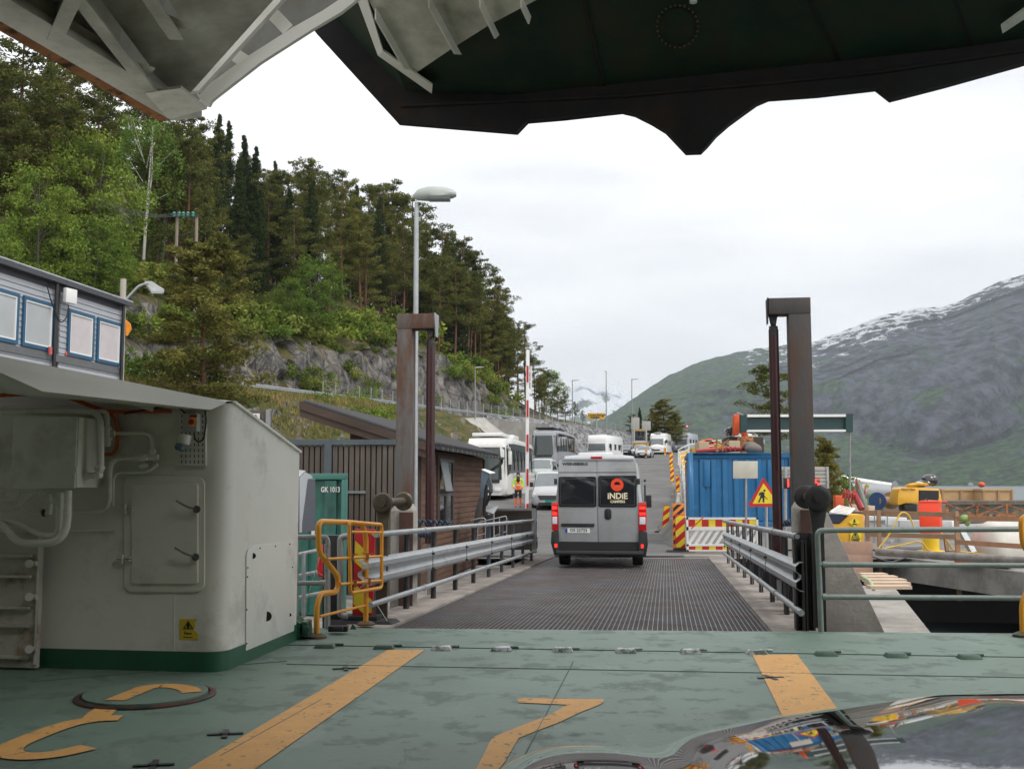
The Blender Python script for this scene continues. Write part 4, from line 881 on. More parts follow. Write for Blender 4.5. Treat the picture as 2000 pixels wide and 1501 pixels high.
b = MB(); u0, z0 = RV(1572, 1130, .45); rp_ = thing('steel_fender', 'black steel fender post where the right guard rail ends', 'post', RF(u0, .45, -.8))
for du in (-.09, .09): b.prism([RF(u0+du-.012, .45, -.8), RF(u0+du+.012, .45, -.8), RF(u0+du+.012, .45, 1.02), RF(u0+du-.012, .45, 1.02)], VD*.2)
b.prism([RF(u0-.08, .54, -.8), RF(u0+.08, .54, -.8), RF(u0+.08, .54, 1.02), RF(u0-.08, .54, 1.02)], VD*.015); b.build('web', darksteel, rp_, world=True)
lp_ = thing('steel_fender', 'dark steel fender column between the left roller and the guard rail', 'post', RF(-2.75, 2.0, -.8))
b = MB(); b.prism([RF(-2.86, 2.0, -.8), RF(-2.68, 2.0, -.8), RF(-2.68, 2.0, .85), RF(-2.86, 2.0, .85)], VD*.15); b.build('web', darksteel, lp_, world=True, bevel=.01)
# concrete wedge at the right
cw = thing('concrete_wedge', 'sloping triangular board-marked concrete buttress right of the ramp mouth', 'buttress', G(1640, 1228, -.6))
def onP(px, py, Y): return W(px, py, Y)
b = MB(); tri = [W(1592, 1000, 14.4), W(1616, 1000, 14.35), W(1741, 1262, 14.1), W(1592, 1262, 14.4)]
b.prism(tri, VD*.55+UD*.03); b.build('buttress_block', concrete, cw, world=True, bevel=.01)
b = MB(); b.prism([G(1560, 1235, -.62), G(1727, 1240, -.62), G(1822, 1240, -.62), G(1750, 1150, -.62), G(1660, 1140, -.62)], (0, 0, -2)); o = b.build('quay_footing', concrete); tag(o, 'pale concrete footing block at the foot of the sloping buttress', 'footing')
# ---------------- grey pipe railing right on the ferry edge ----------------
gp = mat('greenish_grey_pipe', (.20, .24, .22), .45, .2, .15, 8, .1, dirt=(.12, .12, .10), damt=.5, dscale=6, dthr=.6)
EY = lambda px: G(px, 1235, 0).y
def fr(px, py): return W(px, py, 11.55)
rr_ = thing('pipe_railing', 'greenish grey three-bar pipe railing across the right edge of the deck', 'railing', fr(1600, 1228))
b = MB(); b.tube(fillet([fr(1604, 1240), fr(1601, 1150), fr(1596, 1036), fr(1620, 1035), fr(2080, 1032)], .06), .030, 12); b.build('top_bar_and_post', gp, rr_, world=True)
for y0, y1 in ((1102, 1104), (1165, 1168)):
    b = MB(); b.tube([fr(1600, y0), fr(2080, y1)], .028, 12); b.build('bar', gp, rr_, world=True)
    b = MB(); b.cyl(fr(1606, y0), fr(1614, y0), .036, n=12); b.build('collar', gp, rr_, world=True)
# ---------------- yellow folding gates ----------------
gy = mat('yellow_gate_paint', (.72, .30, .02), .38, 0, .1, 8, .1, dirt=(.12, .05, .02), damt=.85, dscale=7, dthr=.68, dsoft=.04, coat=.2)
footm = mat('gate_foot_green', (.02, .06, .035), .5, 0, .3, 8, dirt=(.2, .07, .02), damt=.6, dscale=6)
def vplane(A, B):
    n = V((-(B-A).y, (B-A).x, 0)).normalized(); o = V((0, 0, CH))
    def f(px, py, off=0):
        d = ray(px, py); return o+d*((A-o-n*off*(1 if n.y < 0 else -1)*-1).dot(n)/d.dot(n))
    return f
def yellow_gate(fp, conv, label, root_at):
    g = thing('yellow_gate', label, 'gate', root_at, 0, 'yellow tube gates')
    def T(name, pts, r, rad, off=0, closed=False):
        P = [fp(*conv(*p), off) for p in pts]; b = MB(); b.tube(fillet(P, rad, 5, closed), r, 12, closed=closed); return b.build(name, gy, g, world=True)
    T('outer_frame', [(312, 1312), (315, 980), (355, 845), (525, 835), (545, 690), (470, 580), (335, 420), (330, 95), (640, 105), (790, 120), (830, 250), (828, 1175)], .029, .09)
    T('inner_frame', [(650, 100), (995, 128), (993, 788), (668, 845)], .020, .05, .07, True)
    for a in (((672, 203), (990, 212)), ((425, 488), (990, 458)), ((560, 752), (990, 712)), ((345, 1088), (825, 972))):
        T('cross_bar', a, .0145, .01, .07 if a[0][1] < 900 else 0)
    for x, y in ((686, 470), (845, 462), (718, 748), (868, 722)):
        b = MB(); p = fp(*conv(x, y), .09); b.box(p, (.03, .03, .07)); b.beam(p+V((-.06, 0, .035)), p+V((.06, 0, .03)), .012, .01); b.build('latch_clip', rustm, g, world=True)
    for x, y in ((312, 1330), (828, 1190)):
        p = fp(*conv(x, y), 0); p.z = .006; b = MB(); b.lathe([(.10, 0), (.10, .02), (.05, .045), (.04, .045)], p, n=20); b.build('foot', footm, g, world=True)
    return g
A = G(618, 1246); B = G(714.5, 1221); yellow_gate(vplane(A, B), lambda x, y: (x/5.36+560, y/5.36+1000), 'orange-yellow bent tube gate standing at the left of the ramp mouth', A)
A2 = G(1998, 1243); B2 = A2+(B-A).length*V((.96, .28, 0))
fpR = vplane(A2, B2)
yellow_gate(lambda x, y, off=0: (lambda t, z: A2.lerp(B2, t)+V((0, 0, z))+V((.28, -.96, 0))*off)((x-312)/516, (1325-y)/5.36/188), lambda x, y: (x, y), 'orange-yellow tube gate at the right edge of the photo beside the pipe railing', A2)
# chevron panel behind the gate
redm = mat('sign_red', (.55, .012, .015), .4, var=.08, dirt=(.3, .02, .02), damt=.4, dscale=4)
yelm = mat('sign_yellow', (.80, .62, .02), .4, var=.06, dirt=(.55, .45, .06), damt=.4, dscale=4)
whm = mat('sign_white', (.75, .75, .73), .45, var=.05)
orm = mat('sign_orange', (.75, .22, .02), .45, var=.06)
def clip_poly(poly, w, h):
    def clip(P, f, g):
        o = []
        for i in range(len(P)):
            a, c = P[i-1], P[i]; fa, fc = f(a), f(c)
            if (fa >= 0) != (fc >= 0): t = fa/(fa-fc); o.append((a[0]+(c[0]-a[0])*t, a[1]+(c[1]-a[1])*t))
            if fc >= 0: o.append(c)
        return o
    for f in (lambda p: p[0]+w/2, lambda p: w/2-p[0], lambda p: p[1], lambda p: h-p[1]):
        poly = clip(poly, f, None)
        if len(poly) < 3: return []
    return poly
def stripes(b, w, h, sw, ang, y, z0=0):
    """diagonal stripes clipped to a w x h board standing in local x,z at depth y"""
    t = tan(ang); n = int((h+w*abs(t))/sw)+3
    for i in range(-n, n):
        if i % 2: continue
        c = i*sw
        P = clip_poly([(-w/2-.01, c-w/2*t), (w/2+.01, c+w/2*t), (w/2+.01, c+w/2*t+sw), (-w/2-.01, c-w/2*t+sw)], w, h)
        if P: b.add([V((x, y, z+z0)) for x, z in P], [tuple(range(len(P)))])
def chevron(label, loc, rz_, w=.25, h=1.0, lean=0, group='red and yellow marker panels', base=True, m1=None, m2=None, sgn=1, sw=.19):
    root = thing('marker_panel', label, 'marker panel', loc, rz_, group)
    R = Matrix.Rotation(lean, 4, 'Y')
    b = MB(); b.b2((-w/2, -.02, .1), (w/2, .02, .1+h)); b.xf(R); b.build('board', m1 or redm, root, bevel=.006)
    b = MB(); stripes(b, w-.02, h-.06, sw, .75*sgn, -.0225, .13); b.xf(R); b.build('stripe_pattern', m2 or yelm, root, normals=False)
    if base:
        b = MB(); b.prism([(-.42, -.2, 0), (.42, -.2, 0), (.42, .2, 0), (-.42, .2, 0)], (0, 0, .05)); b.v = b.v[:4]+[V((p.x*.85, p.y*.8, p.z)) for p in b.v[4:]]
        b.prism([(-.2, -.12, .05), (.2, -.12, .05), (.2, .12, .05), (-.2, .12, .05)], (0, 0, .05)); b.build('rubber_foot', rubber, root, bevel=.01)
    return root
p = RF(RV(708, 1205, .45)[0], .45, rz(.45)); chevron('red and yellow chevron marker panel on a rubber foot just behind the yellow gate', p, -AL, .24, .98, .02, sgn=-1, sw=.24)
b = MB(); b.tube([p+V((.16, -.1, .25)), p+V((.3, -.15, .05))], .006, 6); tag(b.build('wire', galv, None), 'thin wire stay running down beside the chevron marker', 'wire')
# ---------------- small things left of the ramp mouth ----------------
lr = thing('pipe_railing', 'dark grey pipe railing between the housing and the yellow gate', 'railing', W(578, 1228, 11.3))
fl = lambda x, y, Y=11.3: W(x/5.36+560, y/5.36+1000, Y)
b = MB(); b.cyl(fl(98, 245), fl(98, 1120), .026, n=12); b.build('post', galv2, lr, world=True)
b = MB(); b.tube(fillet([fl(60, 258), fl(420, 258), fl(435, 330)], .07), .026, 12); b.build('top_bar', galv2, lr, world=True)
b = MB(); b.tube([fl(80, 740), fl(400, 740)], .024, 12); b.cyl(fl(350, 740), fl(410, 740), .032, n=10); b.build('mid_bar', galv2, lr, world=True)
bp_ = thing('bent_pipe', 'grey pipe bent over at the top behind the yellow gate', 'pipe', fl(570, 1080, 12.3))
b = MB(); b.tube(fillet([fl(640, 250, 12.3), fl(560, 260, 12.3), fl(560, 1080, 12.3), fl(640, 1085, 12.3)], .12), .036, 12); b.build('run', galv2, bp_, world=True)
b = MB(); b.beam(fl(490, 235, 12.6), fl(480, 1230, 12.6), .22, .12, VD); tag(b.build('black_fender', black, None, bevel=.02), 'black upright rubber fender behind the left yellow gate', 'fender')
b = MB(); b.tube([fl(425, 330, 11.8), fl(425, 1210, 11.8)], .034, 10); tag(b.build('upright_pipe', galv2, None), 'upright dark grey pipe beside the black fender', 'pipe')
mb = thing('deck_fitting', 'dark green cast deck fitting between the housing corner and the gate foot', 'deck fitting', fl(150, 1330, 10.9))
b = MB(); b.prism([fl(70, 1110, 10.9), fl(140, 1165, 10.9), fl(140, 1330, 10.9), fl(45, 1340, 10.9)], (0, .3, 0)); b.build('wedge', hgreen, mb, world=True, bevel=.01)
b = MB(); b.prism([fl(160, 1140, 10.9), fl(215, 1150, 10.9), fl(225, 1310, 10.9), fl(155, 1300, 10.9)], (0, .25, 0)); b.cyl(fl(205, 1225, 10.85), fl(205, 1225, 11.2), .035); b.build('bearing', mat('fitting_green', (.03, .09, .06), .4, 0, .3, 8), mb, world=True, bevel=.01)
b = MB(); b.prism([fl(690, 1165, 11.3), fl(720, 1200, 11.3), fl(728, 1225, 11.3), fl(660, 1225, 11.3)], (0, .03, 0)); tag(b.build('pad_eye', lug2, None, bevel=.004), 'small green pad eye welded at the ramp edge by the gate', 'pad eye')
b = MB(); b.box(fl(540, 1215, 11.4), (.2, .1, .06)); b.cyl(fl(500, 1215, 11.3), fl(590, 1215, 11.3), .03); tag(b.build('mooring_fitting', darksteel, None, bevel=.01), 'low dark steel fitting on the deck behind the gate', 'deck fitting')
qr = thing('quay_railing', 'thin galvanised three-bar railing on the quay left of the ramp', 'railing', RF(-3.2, 2, -.62))
for (x0, y0, x1, y1) in ((120, 440, 420, 375), (120, 665, 420, 600), (110, 895, 430, 825)):
    b = MB(); b.tube([fl(x0-60, y0+12, 13.2), fl(x1, y1, 15.2)], .022, 10); b.build('bar', galv, qr, world=True)
b = MB(); b.tube([fl(178, 420, 13.5), fl(178, 1100, 13.5)], .026, 10); b.build('post', galv, qr, world=True)
fe = thing('fire_extinguisher', 'red fire extinguisher with curled hose hung on the quay railing', 'fire extinguisher', fl(375, 700, 14))
b = MB(); b.lathe([(.03, 0), (.075, .02), (.075, .36), (.03, .43)], fl(385, 690, 14), n=18); b.build('cylinder', redm, fe, world=True)
b = MB(); b.tube(fillet([fl(385, 400, 14), fl(320, 500, 13.9), fl(330, 640, 13.9), fl(390, 670, 13.9)], .15), .012, 8); b.build('hose', redm, fe, world=True)
b = MB(); b.tube([fl(345, 480, 12), fl(245, 800, 12), fl(165, 1060, 12)], .005, 6); tag(b.build('steel_wire', galv, None), 'thin steel wire slanting down behind the yellow gate', 'wire')
# grey cabinet and green skip
cb = thing('grey_cabinet', 'grey hooded steel cabinet beside the green container behind the housing', 'cabinet', W(592, 1100, 14.6))
b = MB(); kx = lambda x, y, Y: W(x/4.414+540, y/4.414+760, Y)
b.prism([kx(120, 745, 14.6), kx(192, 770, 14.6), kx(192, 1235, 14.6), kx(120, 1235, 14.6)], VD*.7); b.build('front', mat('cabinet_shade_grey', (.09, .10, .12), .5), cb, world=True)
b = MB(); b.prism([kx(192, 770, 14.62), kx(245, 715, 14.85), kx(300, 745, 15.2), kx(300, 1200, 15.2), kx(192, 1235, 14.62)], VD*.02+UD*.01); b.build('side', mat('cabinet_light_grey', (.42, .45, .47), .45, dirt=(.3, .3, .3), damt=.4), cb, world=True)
b = MB(); b.prism([kx(110, 765, 14.55), kx(190, 770, 14.55), kx(250, 712, 14.85), kx(150, 700, 15.2)], (0, 0, .02)); b.build('hood', galv, cb, world=True)
b = MB(); b.prism([kx(300, 850, 15.9), kx(330, 850, 15.9), kx(325, 1250, 15.9), kx(300, 1250, 15.9)], VD*.02); tag(b.build('notice_board', whm, None), 'narrow white notice strip between grey cabinet and green container', 'notice')
gc_ = mat('green_container_paint', (.035, .16, .125), .45, 0, .12, 2, .1, dirt=(.02, .06, .05), damt=.8, dscale=1.3, dthr=.54, stretch=(1, 1, .4))
u1, z1 = RV(676, 924, 5.6); ctn = thing('green_container', 'dark green steel container with white lettering left of the slatted gate', 'container', RF(u1-1, 5.6, -.62))
b = MB(); q = lambda u, dv, z: RF(u1+u, 5.6+dv, z)
b.prism([q(-2.1, .05, -.6), q(0, .05, -.6), q(0, .05, z1-.01), q(-2.1, .05, z1-.01)], V((-.42, 2.1, 0)))
for i in range(4): u_ = -.16-.47*i; b.prism([q(u_, .06, -.55), q(u_-.20, .06, -.55), q(u_-.20, .06, z1-.12), q(u_, .06, z1-.12)], VD*-.07)
b.build('shell', gc_, ctn, world=True, bevel=.008)
b = MB(); b.prism([q(-2.1, .055, z1-.1), q(.02, .055, z1-.1), q(.02, .055, z1), q(-2.1, .055, z1)], VD*-.08); b.prism([q(-.07, .055, -.6), q(.02, .055, -.6), q(.02, .055, z1-.101), q(-.07, .055, z1-.101)], VD*-.08); b.build('frame', mat('green_frame_paint', (.07, .22, .18), .45, 0, .12, 3), ctn, world=True, bevel=.01)
text('GK 1013', .12, 'lettering', whm, ctn, Matrix.Translation(-RF(u1-1, 5.6, -.62)) @ frame(q(-.26, -.015, z1-.27), UD, (0, 0, 1)), .002, sx=.75, bold=.003)
# ---------------- slatted fence ----------------
slat = mat('weathered_grey_timber', (.13, .105, .088), .9, 0, .3, 2, .4, 30, dirt=(.25, .24, .23), damt=.5, dscale=5, dthr=.6, stretch=(1, 1, .15))
fstl = mat('fence_steel_frame', (.10, .12, .135), .5, .3, .15, 3)
vf = 8.3; fn = thing('slatted_fence', 'weathered vertical-board gate and fence in a steel frame left of the pylon', 'fence', RF(RV(660, 1000, vf)[0], vf, -.62))
ua_ = RV(440, 860, vf)[0]; ub_ = RV(778, 860, vf)[0]; zt_ = RV(700, 858, vf)[1]
b = MB(); b.prism([RF(ua_, vf-.03, zt_-.1), RF(ub_, vf-.03, zt_-.1), RF(ub_, vf-.03, zt_), RF(ua_, vf-.03, zt_)], VD*.1); b.build('top_rail', fstl, fn, world=True)
b = MB(); up_ = RV(641, 900, vf)[0]; b.prism([RF(up_-.07, vf-.035, -.6), RF(up_+.07, vf-.035, -.6), RF(up_+.07, vf-.035, zt_-.002), RF(up_-.07, vf-.035, zt_-.002)], VD*.11); b.build('post', fstl, fn, world=True)
b = MB(); x = ua_+.02
while x < ub_-.05:
    w_ = .085+random.uniform(-.008, .008); b.b2((x, 0, 0), (x+w_, .025, 1)); x += w_+.028
    for p_ in b.v[-8:]:
        pass
b.v = [RF(p_.x, vf+.01+p_.y, lerp(-.55, zt_-.1, p_.z)) for p_ in b.v]; b.build('boards', slat, fn, world=True)
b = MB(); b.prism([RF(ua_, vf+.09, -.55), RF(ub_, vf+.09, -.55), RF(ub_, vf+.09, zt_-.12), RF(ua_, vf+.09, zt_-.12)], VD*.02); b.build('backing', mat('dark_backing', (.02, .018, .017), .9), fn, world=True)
b = MB(); a = RV(679, 960, vf); c = RV(714, 960, vf); b.prism([RF(a[0], vf-.02, a[1]-.03), RF(c[0], vf-.02, a[1]-.03), RF(c[0], vf-.02, a[1]+.02), RF(a[0], vf-.02, a[1]+.02)], VD*.02); b.build('strap_hinge', galv, fn, world=True)
g2 = thing('numbered_board', 'small weathered slatted panel with white number 2 plate above the fence', 'sign board', W(505, 850, 20.5))
for k in range(7):
    b = MB(); x0 = 466+k*9.5; b.prism([W(x0, 801, 20.5), W(x0+7.5, 801, 20.5), W(x0+7.5, 1000, 20.5), W(x0, 1000, 20.5)], VD*.03); b.build('board', slat, g2, world=True)
b = MB(); b.prism([W(519, 799, 20.45), W(527, 799, 20.45), W(527, 1000, 20.45), W(519, 1000, 20.45)], VD*.1); b.build('edge_post', galv2, g2, world=True)
b = MB(); b.prism([W(488, 807, 20.44), W(507, 807, 20.44), W(507, 825, 20.44), W(488, 825, 20.44)], VD*.01); b.build('plate', whm, g2, world=True)
text('2', .16, 'number', blk, g2, Matrix.Translation(-W(505, 850, 20.5)) @ frame(W(499, 816, 20.42), (1, 0, 0), (0, 0, 1)), .002)
# ---------------- brown shed ----------------
timb = mat('brown_stained_timber', (.15, .080, .050), .8, 0, .22, 1.5, .2, 20, dirt=(.07, .04, .028), damt=.6, dscale=1.5, dthr=.5, stretch=(.3, .3, 3))
timd = mat('dark_brown_fascia', (.085, .056, .042), .75, 0, .25, 2, .2, stretch=(.4, .4, 2))
roofm = mat('black_roof_tile', (.035, .035, .037), .6, 0, .2, 4, .1)
vk = 10.1; uk = RV(818, 950, vk)[0]; shed = thing('brown_shed', 'brown timber shed with black tiled lean-to roof and tall window beside the left pylon', 'shed', RF(uk-1.5, vk+3, -.62))
S = lambda u, v, z: RF(uk+u, vk+v, z)
ez = RV(818, 866, vk)[1]; rzz = RV(600, 795, vk)[1]; SW = RV(600, 795, vk)[0]-uk+.35; SLn = 7.9
slope = (rzz-ez)/(-(SW-.35))
hz_ = lambda u: ez+slope*-u
b = MB(); b.prism([S(0, 0, -.6), S(0, 0, hz_(0)-.12), S(SW+.6, 0, hz_(SW+.6)-.12), S(SW+.6, 0, -.6)], VD*SLn); b.build('wall', mat('shed_wall_under', (.06, .035, .025), .9), shed, world=True)
b = MB(); z = -.58
while z < ez-.2:
    b.prism([S(.002, .02, z), S(.026, .02, z), S(.012, .02, z+.125), S(.002, .02, z+.125)], VD*(SLn-.04)); z += .13
z = -.58
while z < hz_(SW+.6)-.2:
    ul = 0 if z < ez-.25 else -(z+.25-ez)/slope
    if ul < SW+.75: break
    b.prism([S(ul, -.026, z), S(SW+.6, -.026, z), S(SW+.6, -.012, z+.125), S(ul, -.012, z+.125)], VD*.024); z += .13
b.build('cladding', timb, shed, world=True)
b = MB(); 
for u_, v_ in ((.03, -.02), (.03, SLn-.1)): b.b2((0, 0, 0), (.1, .1, 1)); n_ = len(b.v); b.v[n_-8:] = [S(u_-.07+p_.x, v_-.02+p_.y, lerp(-.6, ez-.15, p_.z)) for p_ in b.v[n_-8:]]
b.build('corner_board', timd, shed, world=True)
ov = .42
b = MB(); b.prism([S(ov, -ov, hz_(ov)), S(SW-.35+.0, -ov, hz_(SW-.35)), S(SW-.35, -ov, hz_(SW-.35)+.10), S(ov, -ov, hz_(ov)+.10)], VD*(SLn+2*ov)); b.build('roof', roofm, shed, world=True)
for k, (dz, hh, off) in enumerate(((0, -.16, .0), (-.15, -.16, .03))):
    b = MB(); b.prism([S(ov-.02, -ov-.028+off, hz_(ov)+.085+dz), S(SW-.37, -ov-.028+off, hz_(SW-.37)+.085+dz), S(SW-.37, -ov-.028+off, hz_(SW-.37)+.085+dz+hh), S(ov-.02, -ov-.028+off, hz_(ov)+.085+dz+hh)], VD*.025); b.build('barge_board', timd, shed, world=True)
b = MB()
for i in range(42):
    v_ = -ov+.1+i*.2; b.tube([S(ov+.02, v_, hz_(ov)+.11), S(SW-.3, v_, hz_(SW-.3)+.11)], .05, 8)
b.build('roof_tiles', roofm, shed, world=True)
b = MB(); pr = [(.06*cos(a), -.06*sin(a)) for a in [pi*i/8 for i in range(9)]]; 
b.prism([S(ov+.07+x_, -ov, hz_(ov)+.05+z_) for x_, z_ in pr], VD*(SLn+2*ov)); b.build('gutter', mat('gutter_grey', (.06, .06, .065), .4, .3), shed, world=True, smooth=40)
b = MB()
for i in range(16): v_ = -ov+.2+i*.53; b.prism([S(ov+.05, v_, hz_(ov)+.055), S(ov+.135, v_, hz_(ov)+.055), S(ov+.135, v_, hz_(ov)-.01), S(ov+.05, v_, hz_(ov)-.01)], VD*.02)
b.build('gutter_bracket', galv2, shed, world=True)
b = MB(); b.tube(fillet([S(ov+.07, SLn+.3, hz_(ov)), S(ov+.07, SLn+.3, hz_(ov)-.12), S(.1, SLn+.02, hz_(ov)-.4), S(.1, SLn+.02, -.55)], .12), .04, 10); b.build('downpipe', black, shed, world=True)
def onSh(px, py, off): v_, z_ = RU(px, py, uk+off); return RF(uk+off, v_, z_)
w0 = RU(855, 900, uk+.03); w1 = RU(883, 900, uk+.03); zt2 = RU(870, 897, uk)[1]; zb2 = RU(870, 1022, uk)[1]
win = MB(); 
def fr_(b, u, va, vb, za, zb, t, d):
    for (a, c) in (((va, za), (vb, za+t)), ((va, zb-t), (vb, zb)), ((va, za+t), (va+t, zb-t)), ((vb-t, za+t), (vb, zb-t))): b.prism([RF(u, a[0], a[1]), RF(u, c[0], a[1]), RF(u, c[0], c[1]), RF(u, a[0], c[1])], UD*d)
vm_ = (w0[0]+w1[0])/2; zm_ = RU(870, 962, uk)[1]
fr_(win, uk+.03, w0[0]-.08, w1[0]+.08, zb2-.05, zt2+.08, .08, .03); wf = win.build('window_frame', timd, shed, world=True)
for va, vb in ((w0[0], vm_), (vm_+.02, w1[0])):
    for za, zb in ((zb2, zm_), (zm_+.02, zt2)):
        b = MB(); fr_(b, uk+.035, va, vb, za, zb, .07, .04); b.build('sash', mat('sash_dark', (.07, .07, .075), .4), wf, world=True)
        b = MB(); b.prism([RF(uk+.04, va+.05, za+.05), RF(uk+.04, vb-.05, za+.05), RF(uk+.04, vb-.05, zb-.05), RF(uk+.04, va+.05, zb-.05)], UD*.008); b.build('pane', glass, wf, world=True)
b = MB(); va, vb = w0[0]+.04, vm_-.02
b.prism([RF(uk+.07, va, zt2-.05), RF(uk+.07, vb, zt2-.05), RF(uk+.2, vb, zm_+.05), RF(uk+.2, va, zm_+.05)], UD*.02); b.build('open_sash', mat('sash_glass_grey', (.25, .27, .28), .15), wf, world=True)
b = MB(); b.box(onSh(825, 880, .06), (.05, .08, .22)); b.build('sensor_box', whm, shed, world=True)
# ---------------- grey two-storey site building, upper left ----------------
clad = mat('pale_blue_grey_cladding', (.36, .38, .41), .5, 0, .06, 2)
trimg = mat('dark_grey_trim', (.05, .052, .058), .45, 0, .1, 3)
bluef = mat('blue_window_frame', (.02, .09, .17), .4)
wg = mat('window_daylight_glass', (.42, .44, .45), .08, 0, .06, 1.5, coat=.5)
wgp = mat('window_pink_blind', (.58, .53, .54), .12, 0, .06, 3, coat=.4)
K2 = W(243, 660, 34); uB = (K2-R0).dot(UD); vB = (K2-R0).dot(VD)
bld = thing('site_building', 'pale grey clad two-storey site building with blue window frames at upper left', 'building', RF(uB-1.5, vB-6, -.6))
def onB(px, py, off=0): v_, z_ = RU(px, py, uB+off); return RF(uB+off, v_, z_)
zT = onB(243, 597).z; LB = 16
for k in range(2):
    vb_ = vB-k*7.0 if k == 0 else RU(113, 600, uB)[0]; va_ = RU(113, 600, uB)[0]+.02 if k == 0 else vb_-9
    dz = 0 if k == 0 else .0
    b = MB(); b.prism([RF(uB-.03, va_, -.6), RF(uB-.03, vb_, -.6), RF(uB-.03, vb_, zT), RF(uB-.03, va_, zT)], UD*-3); b.build('module', trimg, bld, world=True)
    b = MB(); z = zT-.35
    while z > -.5:
        b.prism([RF(uB-.028, va_+.1, z), RF(uB+.022, va_+.1, z-.002), RF(uB+.002, va_+.1, z+.15), RF(uB-.028, va_+.1, z+.15)], VD*(vb_-va_-.2)); z -= .16
    b.build('cladding', clad, bld, world=True)
    b = MB(); b.prism([RF(uB-3.1, va_-.05, zT-.02), RF(uB+.22, va_-.05, zT-.02), RF(uB+.22, va_-.05, zT+.14), RF(uB-3.1, va_-.05, zT+.3)], VD*(vb_-va_+.12)); b.build('roof', trimg, bld, world=True)
    b = MB(); b.cyl(RF(uB+.2, va_-.05, zT+.13), RF(uB+.2, vb_+.07, zT+.13), .035, n=8); b.build('roof_edge', galv, bld, world=True)
wins = [(-62, -20, 540, 640, wg), (-14, 31, 554, 657, wg), (43, 100, 566, 668, wg), (131, 179, 596, 691, wgp), (188, 232, 611, 703, wgp)]
for (x0, x1, y0, y1, gm_) in wins:
    a = onB(x0, y0+8); c = onB(x1, y1-6); va_ = (a-R0).dot(VD); vb_ = (c-R0).dot(VD)
    zt3 = onB((x0+x1)/2, (y0+y0+10)/2).z; zb3 = onB((x0+x1)/2, y1-9).z
    zt3, zb3 = zT-.62, zT-1.98
    b = MB(); fr_(b, uB+.02, va_, vb_, zb3, zt3, .10, .06); wfr = b.build('window_frame', bluef, bld, world=True)
    b = MB(); fr_(b, uB+.025, va_+.10, vb_-.10, zb3+.10, zt3-.10, .04, .045); b.build('inner_sash', whm, wfr, world=True)
    b = MB(); b.prism([RF(uB+.02, va_+.12, zb3+.12), RF(uB+.02, vb_-.12, zb3+.12), RF(uB+.02, vb_-.12, zt3-.12), RF(uB+.02, va_+.12, zt3-.12)], UD*.02); b.build('pane', gm_, wfr, world=True)
b = MB(); b.prism([RF(uB+.02, vB-30, zT-2.02), RF(uB+.02, vB-.1, zT-2.02), RF(uB+.02, vB-.1, zT-2.22), RF(uB+.02, vB-30, zT-2.22)], UD*.035); b.build('sill_band', mat('sill_grey', (.12, .125, .13), .5), bld, world=True)
for px in (108, 240):
    p_ = onB(px, 640, .12); b = MB(); b.cyl(V((p_.x, p_.y, zT)), V((p_.x, p_.y, 0)), .055, n=10); b.build('downpipe', black, bld, world=True)
b = MB(); b.box(onB(137, 578, .25), (.12, .45, .42), -.3); b.build('antenna_panel', whm, bld, world=True, bevel=.02)
b = MB(); b.tube(fillet([onB(90, 550, .15), onB(100, 590, .15), onB(118, 633, .2), onB(131, 620, .2), onB(134, 595, .22)], .5), .018, 6); b.build('black_cable', black, bld, world=True)
b = MB(); b.cyl(onB(98, 677, .15), onB(98, 692, .15), .055, n=10); b.build('red_plug', mat('plug_red_white', (.55, .1, .1), .4), bld, world=True)
b = MB(); b.box(onB(139, 692, .05), (.02, .55, .12), -AL); b.build('orange_label', mat('label_orange', (.8, .12, .04), .5), bld, world=True)
# orange tarp corner, timber post, arm lamp
b = MB(); b.prism([onB(245, 624, .0), onB(254, 632, .1), onB(256, 642, .1), onB(248, 655, 0), onB(245, 655, 0)], VD*.05); tag(b.build('orange_flag', mat('orange_cloth', (.85, .30, .02), .7)), 'orange cloth flag sticking out behind the grey building corner', 'flag')
b = MB(); b.cyl(W(241, 545, 36), W(241, 640, 36)+V((0, 0, -6)), .1, n=12); tag(b.build('timber_post', mat('pale_post_timber', (.42, .38, .33), .8)), 'pale round timber post rising behind the grey building', 'post')
al = thing('arm_lamp', 'grey flat lamp on a bent arm at the roof corner of the grey building', 'lamp', W(247, 585, 34))
b = MB(); b.tube(fillet([W(245, 586, 34), W(272, 557, 34), W(290, 553, 34)], .5), .04, 10); b.build('arm', galv, al, world=True)
b = MB(); b.prism([W(282, 553, 34), W(296, 553, 34.3), W(321, 569, 34.3), W(319, 573, 34.1), W(296, 573, 33.9)], (0, 0, .07)); b.build('head', galv2, al, world=True)
# ---------------- big street lamp ----------------
def lamp_head(root, P, L, m=None, d=V((1, 0, 0)), hs=1.):
    n = V((-d.y, d.x, 0)); b = MB()
    prof = [(0, .02, .05), (.1, .10, .14), (.35, .16, .19), (.7, .17, .17), (.92, .14, .11), (1, .08, .05)]
    vs = []
    for t, w_, h_ in prof:
        for k in range(8): a = 2*pi*k/8+pi/8; vs.append(P+d*L*t+n*w_*cos(a)*L/.85+V((0, 0, hs*(h_*.55*sin(a) if sin(a) > 0 else h_*.25*sin(a))+.04*t)))
    b.add(vs, [(i*8+k, i*8+(k+1) % 8, (i+1)*8+(k+1) % 8, (i+1)*8+k) for i in range(5) for k in range(8)]+[tuple(range(8)), tuple(range(40, 48))])
    return b.build('lamp_head', m or mat('lamp_grey', (.42, .44, .42), .35, dirt=(.3, .33, .3), damt=.5), root, world=True, smooth=60)
sl = thing('street_lamp', 'tall galvanised street lamp with large grey head standing behind the left pylon', 'street lamp', (W(811, 900, 21).x, 21, -.6), 0, 'street lamps')
